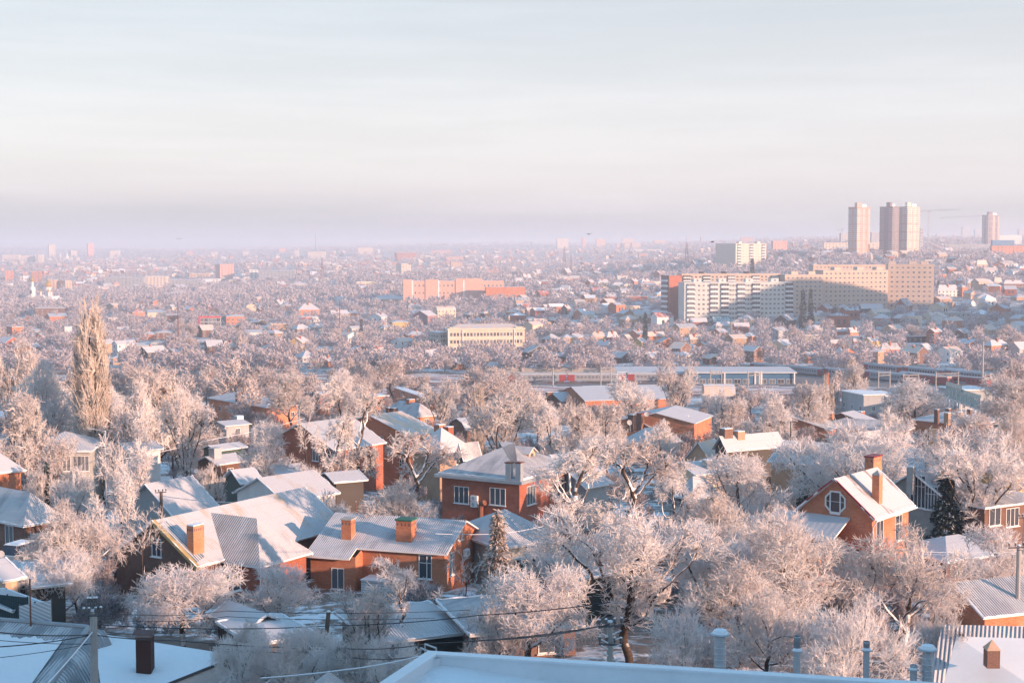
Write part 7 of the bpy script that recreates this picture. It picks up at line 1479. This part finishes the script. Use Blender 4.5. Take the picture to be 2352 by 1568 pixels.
        b.box(a.x, a.x + 3, -1, 1, a.z - 2, a.z, 'concrete'); b.tube((0, 0, h), (0, 0, h + 3), .3, .2, 'office', 3); b.obj('jib', t); b = MB(); b.box(.8, 3, -1, 1, h - 2.5, h - .2, 'office'); b.obj('cab', t)
    crane('tall tower crane right of the twin tower', 2131.5, 485, 568, 2700, 2113, 2203, 486); crane('tower crane with its jib pointing left, behind the ribbed tower', 2262, 500, 560, 3300, 2160, 2275, 501); crane('small hazy crane left of the pink tower', 1933, 527, 556, 3400, 1924, 1938, 527)
poles()
def cable(lb, pts, D, r=.022, k='wire', sag=1.0):
    P = []
    W = [px(x, y, d) for (x, y), d in zip(pts, D)]
    for a, b in zip(W[:-1], W[1:]):
        n = 14
        for i in range(n):
            t = i / n; q = a + (b - a) * t; q.z -= 4 * sag * t * (1 - t) * (b - a).length * .012; P.append(q)
    P.append(W[-1]); o = P[0].copy(); b = MB()
    for a, c in zip(P[:-1], P[1:]): b.tube(a - o, c - o, r, r, k, 4, False)
    tag(b.obj('cable', None, o), lb, 'cable', 'overhead cables')
def cables():
    cable('black cable from the left edge to the insulator pole', [(-30, 1448), (212, 1456)], [48, 56], .022)
    cable('black cable sloping up from the left edge to the insulator pole', [(-30, 1486), (212, 1457)], [50, 56], .022)
    cable('thin cable low over the long ribbed roof', [(-30, 1467), (215, 1478)], [52, 56], .013); cable('thin cable crossing the snow of the long roof', [(-30, 1512), (214, 1476)], [52, 56], .013)
    cable('black cable from the insulator pole over the metal chimney', [(224, 1458), (400, 1470), (980, 1492)], [56, 60, 66], .02)
    cable('frosted thick service cable dropping to the long roof', [(214, 1448), (110, 1568)], [56, 50], .03, 'frost_wire', .4)
    cable('upper black cable running past the tilted pole', [(225, 1434), (760, 1436), (1100, 1412), (1401, 1382)], [56, 66, 62, 60], .022)
    cable('long black cable sagging toward the parapet railing', [(480, 1480), (740, 1482), (985, 1477), (1401, 1433)], [62, 66, 52, 60], .021)
    cable('dark cable under the tilted pole top', [(500, 1488), (760, 1500), (985, 1503)], [62, 66, 50], .024); cable('frosted cable from the wooden pole to the parapet', [(590, 1580), (760, 1470)], [58, 66], .026, 'frost_wire', .3)
    cable('thick frosted cable rising to the parapet corner', [(600, 1556), (800, 1536), (975, 1503)], [52, 50, 44], .026, 'frost_wire', .6)
    cable('frosted wire above the yard from the apple tree', [(225, 1420), (520, 1415), (1000, 1418)], [56, 70, 70], .014, 'wire'); cable('second thin wire over the plank shed', [(225, 1405), (520, 1402), (1080, 1400)], [56, 70, 72], .014)
    cable('frosted cable ending at the concrete pole crossarm', [(1401, 1432), (1100, 1470)], [60, 50], .024, 'wire'); cable('frosted wire from the right-hand pole across the thicket', [(2336, 1268), (2040, 1262), (1900, 1240)], [90, 90, 92], .02, 'frost_wire'); cable('second frosted wire from the right-hand pole', [(2336, 1275), (2100, 1270)], [90, 92], .02, 'frost_wire')
    cable('frosted wire low across the brick outbuilding', [(2400, 1437), (2190, 1438)], [70, 70], .028, 'frost_wire', .4); cable('lit wire from behind the garage towards the wooden pole', [(371, 1138), (560, 1154)], [128, 120], .03, 'frost_wire'); cable('higher lit wire over the green timber house', [(240, 1060), (480, 1010), (700, 960)], [160, 175, 190], .03, 'frost_wire')
    cable('wires between the braced pole and the thuja', [(1279, 1200), (1150, 1225), (1000, 1225)], [106, 100, 98], .02, 'frost_wire'); cable('thin cable past the right edge pole', [(2336, 1262), (2400, 1262)], [90, 84], .02, 'wire')
cables()
def smalls():
    # snow-covered cars
    def car(lb, xv, yb, D, rz, k='white', snow='snow'):
        p = px(xv, yb, D); t = thing('parked_car', lb, 'car', (p.x, D, terr(p.x, D) if D > 300 else p.z), rz)
        b = MB(); b.solid([(-2.1, -.85, .75), (2.1, -.85, .72), (2.1, .85, .72), (-2.1, .85, .75)], [(-2.15, -.88, .25), (2.15, -.88, .25), (2.15, .88, .25), (-2.15, .88, .25)], snow, k); b.obj('body', t)
        b = MB(); b.solid([(-1.35, -.65, 1.42), (.55, -.65, 1.42), (.55, .65, 1.42), (-1.35, .65, 1.42)], [(-1.9, -.82, .76), (1.2, -.82, .74), (1.2, .82, .74), (-1.9, .82, .76)], snow, 'glass'); b.obj('cabin', t)
        b = MB(); b.lathe((0, 0, 1.42), [], snow) if 0 else None; b.solid([(-1.25, -.55, 1.54), (.45, -.55, 1.54), (.45, .55, 1.54), (-1.25, .55, 1.54)], [(-1.4, -.68, 1.425), (.6, -.68, 1.425), (.6, .68, 1.425), (-1.4, .68, 1.425)], snow, snow); b.obj('snow_cover', t)
        for x in (-1.35, 1.35):
            for y in (-.9, .78): b = MB(); b.tube((x, y, .32), (x, y + .14, .32), .32, .32, 'dark_metal', 12); b.obj('wheel', t)
        return t
    car('snow-covered car parked beside the brown hipped house', 54, 1285, 112, 1.2, 'grey')
    for x, y, D, l in ((1838, 822, 790, 'dark car driving on the street above the green fence'), (1828, 813, 815, 'pale car parked at the top of the street')): car(l, x, y, D, .4, 'blue_car')
    # satellite dishes
    for lb, xv, yv, D, s, rz in (('large white satellite dish at the left edge by the dark-limbed tree', 10, 849, 215, 2.6, .5), ('grey satellite dish at the left edge above the snowed-in yard', 2, 1272, 96, 1.2, .6), ('round white dish on a mast above the dark brick house', 1446, 970, 240, 2.2, .4),
                                 ('dish on the wide chimney stack', 1485, 951, 238, 2.0, .2), ('white dish on the corner of the orange hip-roofed house', 1099, 1041, 180, 1.5, .5), ('dish on the gable of the red brick house', 702, 1028, 190, 1.1, .4), ('dish on the grey annexe below the orange house', 520, 983, 258, 1.6, .4)):
        p = px(xv, yv, D); s *= .42; o = tag(link('satellite_dish', cached('dish', dish_mesh), None, tuple(p), rz), lb, 'satellite dish'); o.scale = (s, s, s)
        o.rotation_euler = (-.3, 0, rz)
        if 'mast' in lb or 'edge' in lb: b = MB(); b.tube((0, 0.05, -4 / s), (0, .05, -.1), .03, .03, 'metal', 5); b.obj('mast', o)
    # fences in the shade
    def fence(lb, a, c, h, k, nm='fence'):
        A, Bq = px(*a), px(*c); A.z -= 0; b = MB(); d = Vector((Bq.x - A.x, Bq.y - A.y, 0)); n = Vector((-d.y, d.x, 0)).normalized() * .05; t = thing(nm, lb, 'fence', tuple(A)); z = Bq.z - A.z
        b.solid([(0, 0, h), (d.x, d.y, h + z), (d.x + n.x, d.y + n.y, h + z), (n.x, n.y, h)], [(0, 0, -2), (d.x, d.y, -2 + z), (d.x + n.x, d.y + n.y, -2 + z), (n.x, n.y, -2)], k, k); b.obj('sheet', t)
        q = MB(); L = d.length; m = max(2, int(L / 2.5))
        for i in range(m + 1): f = i / m; q.box(d.x * f - .04, d.x * f + .04, d.y * f + .06, d.y * f + .14, -2 + z * f, h + z * f + .05, 'dark_metal')
        q.obj('posts', t)
    fence('white sheet fence behind the long ribbed roof', (44, 1420, 76), (116, 1408, 73), .7, 'siding'); fence('dark green profiled sheet fence in the left yard', (-30, 1366, 79), (62, 1376, 77), .1, 'fluted')
    pass
    # brick gate pillar lit by the sun in front of the long brick house
    p = px(568, 1560, 54); t = thing('shed', 'dark little shed gable at the bottom, below the tilted pole', 'shed', (px(730, 1568, 52).x, 52, px(730, 1568, 52).z - 2.3)); b = MB(); b.box(-1.1, 1.1, 0, 3, -1, .9, 'dark'); b.poly([(-1.1, 0, .9), (1.1, 0, .9), (0, 0, 1.7)], 'dark'); b.obj('wall', t)
    b = MB(); b.solid([(-1.4, -.2, .75), (0, -.2, 1.8), (0, 3.2, 1.8), (-1.4, 3.2, .75)][::-1], [(-1.4, -.2, .68), (0, -.2, 1.72), (0, 3.2, 1.72), (-1.4, 3.2, .68)][::-1], 'barecorr', 'metal'); b.solid([(0, -.2, 1.8), (1.4, -.2, .75), (1.4, 3.2, .75), (0, 3.2, 1.8)][::-1], [(0, -.2, 1.72), (1.4, -.2, .68), (1.4, 3.2, .68), (0, 3.2, 1.72)][::-1], 'barecorr', 'metal'); b.obj('roof', t)
    # birds
    for lb, x, y, D, rz in (('bird gliding in front of the cream school', 1099, 795, 420, .3), ('dark bird over the hazy far ridge', 1637, 556, 300, 1.0), ('small bird high over the far centre slopes', 1353, 538, 330, .5), ('tiny bird above the left skyline', 411, 549, 400, .2), ('tiny bird over the very long cream block', 943, 607, 420, .7)):
        t = thing('bird', lb, 'bird', tuple(px(x, y, D)), rz); b = MB()
        pr = [(.0, -.34), (.03, -.3), (.055, -.22), (.05, -.14), (.11, 0), (.10, .15), (.04, .32), (.09, .46), (.0, .47)]
        n = 8
        for (r0, y0), (r1, y1) in zip(pr[:-1], pr[1:]):
            for i in range(n):
                a0, a1 = 2 * pi * i / n, 2 * pi * (i + 1) / n; b.poly([(cos(a0) * r0, y0, sin(a0) * r0 * .8), (cos(a1) * r0, y0, sin(a1) * r0 * .8), (cos(a1) * r1, y1, sin(a1) * r1 * .8), (cos(a0) * r1, y1, sin(a0) * r1 * .8)], 'black')
        b.obj('body', t)
        for s in (-1, 1): b = MB(); q = [(s * .06, -.1, .02), (s * .45, -.16, .22), (s * .85, .12, .12), (s * .45, .1, .18), (s * .06, .16, .02)]; b.solid(q if s < 0 else q[::-1], [(x, y, z - .02) for x, y, z in (q if s < 0 else q[::-1])], 'black', 'black'); b.obj('wing', t)
smalls()
# ---------------------------------------------------------------- filling the valley: more houses, trees, far woods
LM = [('the gold-domed church', 98, 690), ('the tall poplar', 210, 860), ('the glass-front building', 481, 745), ('the red mansion', 538, 735), ('the cream school', 1115, 790), ('the pink school', 1040, 662), ('the white apartment block', 1690, 690), ('the long tan block', 1975, 660),
      ('the blue depot', 1700, 872), ('the tall twin tower', 2066, 580), ('the pink tower', 1973, 585), ('the ribbed tower', 2276, 560), ('the ochre gable house', 687, 800), ('the mauve brick house', 975, 735), ('the white gabled house', 870, 735), ('the bright yellow gable house', 1470, 790),
      ('the teal-roofed hall', 1656, 740), ('the tall red brick house', 2146, 775), ('the cream villa', 1872, 730), ('the green loggia house', 2203, 728), ('the white commercial shop', 710, 735), ('the long barn', 1410, 905), ('the long orange house', 580, 935), ('the railway poplar', 1958, 850),
      ('the cream institute', 893, 690), ('the orange hip roof', 315, 720), ('the steep orange gable', 524, 795), ('the brick-ended block', 1545, 690), ('the red train head', 2150, 880), ('the orange mansard villa', 2042, 805), ('the street corner fence', 1923, 812), ('the sunlit cream hall', 1437, 708),
      ('the white chapel-like house', 1348, 633), ('the dish chimney', 1478, 960), ('the dormer house', 942, 940), ('the teal stairway', 2212, 915), ('the four-chimney house', 2190, 960), ('the brick nine-storey block', 512, 630), ('the glazed office slab', 635, 635), ('the pinkish brick block', 35, 765), ('the cream five-storey block', 357, 650)]
AUTO = []
def fill_houses():
    R = random.Random(21); out_ = []; walls = ['brick_orange', 'brick_orange', 'brick_red', 'brick_brown', 'brick_tan', 'cream', 'white', 'sand', 'grey', 'brick_tan', 'dark', 'brick_brown']
    wn = dict(brick_orange='orange brick', brick_red='red brick', brick_brown='brown brick', brick_tan='tan brick', cream='cream', white='white', sand='sandy', grey='grey', yellow='yellow', dark='dark', teal_wall='pale green')
    roofs = ['snow', 'snowroof', 'snowroof', 'snow', 'tanroof', 'darkroof', 'snowcorr', 'tanroof']; rn = dict(snow='white', snowroof='snowy', tanroof='tan', darkroof='dark', snowcorr='ribbed', greenroof='green')
    cnt = 0; tries = 0; pts = []
    while cnt < 118 and tries < 6000:
        tries += 1
        # more of them to the right, where the streets climb the slope
        xv = R.uniform(10, 2345) if R.random() < .35 else R.uniform(1180, 2345); yv = R.uniform(600, 838) if xv > 1180 else R.uniform(690, 838)
        D = solve_D(xv, yv, 0, 660)
        if D is None or D > 2100: continue
        if 1560 < xv < 2150 and 1090 < D < 1200: continue
        p = px(xv, 784, D); X, Y = p.x, D
        if any((X - a) ** 2 + (Y - b) ** 2 < (17 if D < 1300 else 24) ** 2 for a, b in pts): continue
        wpx = 11 * F / D; h = 4.5 * F / D
        if any(l - 2 < xv + wpx / 2 and xv - wpx / 2 < r + 2 and t - 3 < yv and yv - h * 1.6 < b + 2 for l, r, t, b, d in RECTS if d > 500 and yv - 14 < b): continue
        if 800 < Y < 835 and X > 140 and X < 190: continue
        pts.append((X, Y)); a, b = R.uniform(8, 14), R.uniform(7, 11); hw = R.choice((3.0, 3.2, 3.6, 5.6, 6.2)); th = radians(R.uniform(12, 60)); wl, rk = R.choice(walls), R.choice(roofs); rt = R.choice('gggh')
        zg = min(terr(X, Y), terr(X + a, Y), terr(X, Y + b)); rk = 'snowroof' if rk == 'snow' else rk; B = Bld('house', None, 'house', (X, Y), zg, terr(X, Y) + hw, th, a, b, None); B.wk, B.rk = wl, rk; B.walls(); ax = R.choice('xy'); ris = R.uniform(1.8, 3.4)
        if rt == 'g': B.gable(ax, ris)
        else: B.hip('x' if a >= b else 'y', ris)
        if R.random() < .5: B.chim(a * .4, b * .5, B.rz + .7, 1., 1., 'brick_red')
        if D < 1150: B.auto(dens=4.2, w=1.2, h=1.5, maxn=3)
        B.done(); cnt += 1; BLDS.append(B); RECTS.append((xv - wpx / 2, xv + wpx / 2, yv - h * 1.5, yv, D))
        desc = ('%s %s house with %s %s roof' % ('two-storey' if hw > 5 else 'low', wn[wl], rn[rk], 'gable' if rt == 'g' else 'hip')); AUTO.append((B.root, desc, xv, yv))
RECTS += [(1422, 1826, 849, 893, 574), (1990, 2292, 858, 892, 600), (1616, 1690, 884, 912, 470), (1200, 1600, 872, 888, 600), (2170, 2256, 895, 937, 360)]
fill_houses()
def blocked(xv, yt, yb, w_, D):
    """would this crown stand in front of a measured building's face?"""
    for l, r, t, b, d in RECTS:
        if D < d + 4 and l - w_ * .2 < xv < r + w_ * .2 and yt < b - (b - t) * .35 and yb > t + 2:
            return True
    return False
def fill_trees():
    R = random.Random(33); have = len(TREES); cnt = 0; pts = [(t[0].location.x, t[0].location.y) for t in TREES]; kinds = ['round', 'round', 'vase', 'vase', 'spread', 'conic']
    nm = {'round': 'round-headed', 'vase': 'vase-shaped', 'spread': 'spreading', 'conic': 'conical', 'poplar': 'columnar', 'shrub': 'bushy'}
    quota = 300 - have; tries = 0
    while cnt < quota and tries < 30000:
        tries += 1
        near = cnt < quota * .45
        if near:
            D = R.uniform(215, 502); xv = R.uniform(-30, 2380)
            if R.random() < .5: D = R.uniform(330, 502)
        else: D = R.uniform(655, 1000); xv = R.uniform(-20, 2370)
        if xv > 1560 and 440 < D < 560 and R.random() < .75: continue
        if xv < 900 and 540 < D < 700: pass
        X = (xv - 1176) / F * D; Y = D; g = terr(X, Y); H = R.uniform(7, 13) if R.random() < .8 else R.uniform(12, 17); k = R.choice(kinds) if R.random() > .05 else 'poplar'; W = H * R.uniform(.75, 1.15) * (.3 if k == 'poplar' else 1)
        x_, yb = proj(X, Y, g); yt = proj(X, Y, g + H)[1]; w_ = W * F / D
        if near and 1550 < xv and yt < 878 and R.random() < .8: continue
        if any((X - a) ** 2 + (Y - b) ** 2 < (5.5 if near else 7) ** 2 for a, b in pts) or blocked(xv, yt, yb, w_, D): continue
        if any(B.C.x - 3 < X < B.C.x + B.a + 3 and B.C.y - 3 < Y < B.C.y + B.b + 3 for B in BLDS): continue
        pts.append((X, Y)); t = tree(k, 1 if D < 330 else 2, R.randint(0, 1) if k != 'poplar' else 0, X, Y, H, W, None); cnt += 1
        AUTO.append((t, '%s %s frosted tree' % ('tall' if H > 11.5 else 'small' if H < 8.5 else 'bare', nm[k]), x_, (yb + yt) / 2))
    return pts
TP = fill_trees()
def stuff_tree(seed, n, m=26):
    """one distant crown: many small frosted flakes and sticks spread through its volume"""
    R = np.random.RandomState(seed); u = R.randn(n, 3); u /= np.linalg.norm(u, axis=1, keepdims=True); r = R.rand(n, 1) ** .42; lump = 1 + .22 * np.sin(u[:, :1] * 5 + seed) * np.cos(u[:, 1:2] * 4)
    c = u * r * lump * np.array([[.5, .5, .40]]) + np.array([[0, 0, .60]]); d = u * .6 + R.randn(n, 3) * .6 + np.array([[0, 0, .35]]); d /= np.linalg.norm(d, axis=1, keepdims=True)
    s = np.cross(d, R.randn(n, 3)); s /= np.linalg.norm(s, axis=1, keepdims=True); L = .075 * (.6 + R.rand(n, 1)); w_ = .030 * (.7 + R.rand(n, 1)) * (1 if n > 60 else 2.)
    if n <= 60: L = L * 1.7
    V = np.stack([c - d * L - s * w_, c - d * L + s * w_, c + d * L + s * w_ * .5, c + d * L - s * w_ * .5], 1)
    return V
def far_wood(name, label, n, Dlo, Dhi, faces, seed, H0, crownk, bias=None, cond=None, ylim=None, scale=1.0):
    R = np.random.RandomState(seed); base = [stuff_tree(seed + i, faces) for i in range(6)]; outv = []; pts = []
    rr = np.array([(l, r, t, b, d) for l, r, t, b, d in RECTS])
    k = 0
    while len(pts) < n and k < 40:
        k += 1; m = n * 2; D = np.exp(R.uniform(np.log(Dlo), np.log(Dhi), m)) if bias is None else np.interp(R.rand(m), *bias); xv = R.uniform(-60, 2410, m); X = (xv - 1176) / F * D; z = terr_np(X, D)
        dep = D * cos(PITCH) - (z - CZ) * sin(PITCH); yv = 784 - F * (D * sin(PITCH) + (z - CZ) * cos(PITCH)) / dep
        keep = np.ones(m, bool)
        for l, r, t, b, d in rr: keep &= ~((D < d + 6) & (xv > l - 1) & (xv < r + 1) & (yv > t + 2) & (yv - 7.5 * F / D < b - (b - t) * .45)) ; keep &= ~((np.abs(D - d) < 14) & (xv > l) & (xv < r))
        if cond is not None: keep &= cond(xv, D, X)
        for i in np.nonzero(keep)[0]: pts.append((X[i], D[i], z[i]))
    pts = pts[:n]
    for i, (x, y, z) in enumerate(pts):
        b = base[i % 6]; H = H0 * R.uniform(.6, 1.35) * scale; W = H * R.uniform(.8, 1.25); a = R.uniform(0, 6.28); ca, sa = cos(a), sin(a)
        v = b * np.array([W, W, H]); v = np.stack([v[..., 0] * ca - v[..., 1] * sa + x, v[..., 0] * sa + v[..., 1] * ca + y, v[..., 2] + z], -1); outv.append(v.astype(np.float32))
    V = np.concatenate(outv).reshape(-1, 3); me = bpy.data.meshes.new(name); mesh_np(me, V, np.arange(len(V)).reshape(-1, 4), 4); me.materials.append(M(crownk)); tag(link(name, me), label, 'woodland', kind='stuff')
def undergrowth(n, Dlo, Dhi, seed, cond=None):
    R = np.random.RandomState(seed); src = []
    for i in (0, 1):
        tm, cm = variant('shrub', 2, i); v = np.empty(len(cm.vertices) * 3, np.float32); cm.vertices.foreach_get('co', v); v = v.reshape(-1, 3); f = np.empty(len(cm.loops), np.int32); cm.loops.foreach_get('vertex_index', f); src.append((v, f.reshape(-1, 4)))
    Vs, Fs, off, c, tr = [], [], 0, 0, 0
    bl = [(B.C.x, B.C.y, B.u.x, B.u.y, B.v.x, B.v.y, B.a, B.b) for B in BLDS if B.C.y < 700]
    while c < n and tr < n * 20:
        tr += 1; D = Dlo * (Dhi / Dlo) ** R.rand(); xv = R.uniform(-30, 2380); X = (xv - 1176) / F * D
        if cond and not cond(xv, D): continue
        if any(-1.5 < (X - q[0]) * q[2] + (D - q[1]) * q[3] < q[6] + 1.5 and -1.5 < (X - q[0]) * q[4] + (D - q[1]) * q[5] < q[7] + 1.5 for q in bl): continue
        v, f = src[c % 2]; H = R.uniform(1.2, 3.6) if D < 200 else R.uniform(2, 5.5); W = H * R.uniform(.9, 1.6); a = R.uniform(0, 6.28); z = terr(X, D)
        if D < 200 and blocked(xv, proj(X, D, z + H)[1], proj(X, D, z)[1], W * F / D, D): continue
        ca, sa = cos(a), sin(a); Vs.append(np.stack([(v[:, 0] * ca - v[:, 1] * sa) * W + X, (v[:, 0] * sa + v[:, 1] * ca) * W + D, v[:, 2] * H + z], -1)); Fs.append(f + off); off += len(v); c += 1
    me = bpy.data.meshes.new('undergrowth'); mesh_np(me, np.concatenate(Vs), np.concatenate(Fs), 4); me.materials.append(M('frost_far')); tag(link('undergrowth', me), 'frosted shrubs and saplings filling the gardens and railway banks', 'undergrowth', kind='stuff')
undergrowth(650, 85, 560, 3, lambda xv, D: not (D > 500 and xv > 1050) and (D > 120 or abs(xv - 1176) < 1200))
hedge = lambda xv, D, X: ~((D > 556) & (D < 645)) & ~((D > 795) & (D < 840) & (xv > 1770) & (xv < 1960))
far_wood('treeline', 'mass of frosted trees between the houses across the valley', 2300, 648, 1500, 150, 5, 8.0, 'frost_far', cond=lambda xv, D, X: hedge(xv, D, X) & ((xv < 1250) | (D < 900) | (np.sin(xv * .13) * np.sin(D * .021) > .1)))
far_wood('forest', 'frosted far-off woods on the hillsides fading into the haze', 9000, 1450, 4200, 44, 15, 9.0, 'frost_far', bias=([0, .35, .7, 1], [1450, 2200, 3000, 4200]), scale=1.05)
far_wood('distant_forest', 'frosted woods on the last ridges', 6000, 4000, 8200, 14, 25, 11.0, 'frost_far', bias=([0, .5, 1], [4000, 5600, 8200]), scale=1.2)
def far_town(n, seed):
    R = random.Random(seed); b = MB(); cols = ['cream', 'brick_orange', 'sand', 'white', 'brick_red', 'brick_tan']; c = 0; t_ = 0
    while c < n and t_ < n * 20:
        t_ += 1; xv = R.uniform(0, 2352)
        if xv > 1150: D = R.uniform(1000, 5200) if R.random() < .6 else R.uniform(1000, 2300)
        else: D = R.uniform(1900, 5200)
        X = (xv - 1176) / F * D; z = terr(X, D); yv = proj(X, D, z)[1]
        if xv < 900 and 1900 < D < 2500 and R.random() < .8: continue
        if any(d < D + 500 and l - 1 < xv < r + 1 and t - 6 < yv < b_ for l, r, t, b_, d in RECTS): continue
        a, w_, h, ri, th = R.uniform(9, 15), R.uniform(8, 12), R.uniform(4.5, 9), R.uniform(2, 3.6), R.uniform(-.2, 1.2); k = R.choice(cols); rk = R.choice(('snowroof', 'tanroof', 'tanroof', 'darkroof', 'redroof', 'snow')); ca, sa = cos(th), sin(th); P = lambda x, y, zz: (X + x * ca - y * sa, D + x * sa + y * ca, z + zz)
        q = [(0, 0), (a, 0), (a, w_), (0, w_)]
        for i in range(4): (x0, y0), (x1, y1) = q[i], q[(i + 1) % 4]; b.poly([P(x0, y0, -2), P(x1, y1, -2), P(x1, y1, h), P(x0, y0, h)], k)
        if R.random() < .6: b.poly([P(0, 0, h), P(0, w_, h), P(0, w_ / 2, h + ri)][::-1], k); b.poly([P(a, 0, h), P(a, w_, h), P(a, w_ / 2, h + ri)], k); b.poly([P(-.4, -.4, h - .2), P(a + .4, -.4, h - .2), P(a + .4, w_ / 2, h + ri + .1), P(-.4, w_ / 2, h + ri + .1)], rk); b.poly([P(a + .4, w_ + .4, h - .2), P(-.4, w_ + .4, h - .2), P(-.4, w_ / 2, h + ri + .1), P(a + .4, w_ / 2, h + ri + .1)], rk)
        else:
            m = P(a / 2, w_ / 2, h + ri)
            for i in range(4): (x0, y0), (x1, y1) = q[i], q[(i + 1) % 4]; b.poly([P(x0, y0, h), P(x1, y1, h), m], rk)
        if R.random() < .8: b.poly([P(a * .3, -.05, h * .3), P(a * .45, -.05, h * .3), P(a * .45, -.05, h * .7), P(a * .3, -.05, h * .7)], 'glass'); b.poly([P(a * .6, -.05, h * .3), P(a * .75, -.05, h * .3), P(a * .75, -.05, h * .7), P(a * .6, -.05, h * .7)], 'glass')
        c += 1
    tag(b.obj('distant_houses'), 'small distant houses scattered over the far slopes', 'houses', kind='stuff')
far_town(1000, 8)
# ---------------------------------------------------------------- labels for the rest
def autolabel():
    used = {}; DIR = {(1, 0): 'right of', (-1, 0): 'left of', (0, -1): 'behind', (0, 1): 'in front of'}
    rows = []
    for o, desc, x, y in AUTO:
        c = sorted(LM, key=lambda l: (l[1] - x) ** 2 + ((l[2] - y) * 2.2) ** 2); rows.append((o, desc, x, y, c))
    seen = set()
    for o, desc, x, y, c in rows:
        for n, lx, ly in c[:5]:
            dx, dy = x - lx, (y - ly) * 2.2; opts = []
            if abs(dx) > abs(dy): opts = ['right of' if dx > 0 else 'left of', ('just ' if abs(dx) < 60 else 'well ') + ('right of' if dx > 0 else 'left of')]
            else: opts = ['behind' if dy < 0 else 'in front of', ('just ' if abs(dy) < 45 else 'well ') + ('behind' if dy < 0 else 'in front of')]
            for d in opts:
                l = '%s %s %s' % (desc, d, n)
                if l not in seen and len(l.split()) <= 16: seen.add(l); o['label'] = l; break
            else: continue
            break
        else:
            n1, n2 = c[0][0], c[1][0]; l = '%s between %s and %s' % (desc, n1, n2); i = 2
            if len(l.split()) > 16: l = '%s near %s' % (desc, n1)
            while l in seen: n1, n2 = c[i % 9][0], c[(i + 1) % 9][0]; l = '%s near %s towards %s' % (desc, n1, n2); i += 1
            seen.add(l); o['label'] = ' '.join(l.split()[:16])
        o['group'] = 'frosted trees of the valley' if o['category'] in ('tree', 'shrub') else 'houses across the valley'
autolabel()
def shade_blocks():
    """apartment buildings of the photographer's own street, behind and beside the camera: they shade the yards below"""
    for lb, x0, y0, x1, y1, z0, z1 in (('unseen apartment building added beside the viewpoint to shade the yards', 30, -8, 84, 14, 20, CZ + 6), ('apartment building the view is taken from', -34, -26, 26, -6, 20, CZ + 3)):
        t = thing('shade_casting_building', lb, 'apartment building', (x0, y0, z0)); b = MB(); b.box(0, x1 - x0, 0, y1 - y0, 0, z1 - z0, 'panel_white', 'snow'); b.obj('wall', t); w_ = MB()
        for j in range(9):
            for i in range(int((x1 - x0) / 4)): w_.box(1.5 + i * 4, 3 + i * 4, y1 - y0 + .01, y1 - y0 + .06, 3 + j * 4, 4.5 + j * 4, 'glass')
        tag(w_.obj('windows', t), kind='stuff')
shade_blocks()
# ---------------------------------------------------------------- haze
def haze():
    me = bpy.data.meshes.new('haze'); x, y0, y1, z0, z1 = 15000, -400, 12200, -25, CZ + 100
    v = [(-x, y0, z0), (x, y0, z0), (x, y1, z0), (-x, y1, z0), (-x, y0, z1), (x, y0, z1), (x, y1, z1), (-x, y1, z1)]
    me.from_pydata(v, [], [(3, 2, 1, 0), (4, 5, 6, 7), (0, 1, 5, 4), (1, 2, 6, 5), (2, 3, 7, 6), (3, 0, 4, 7)])
    m = bpy.data.materials.new('haze'); m.use_nodes = True; nt = m.node_tree; nt.nodes.clear(); o = N(nt, 'ShaderNodeOutputMaterial'); p = N(nt, 'ShaderNodeVolumePrincipled')
    p.inputs['Color'].default_value = (.78, .85, .97, 1); p.inputs['Density'].default_value = .00022; p.inputs['Anisotropy'].default_value = .1; nt.links.new(p.outputs[0], o.inputs['Volume']); me.materials.append(m)
    tag(link('haze', me), 'pale morning haze over the valley', 'haze', kind='stuff')
haze()
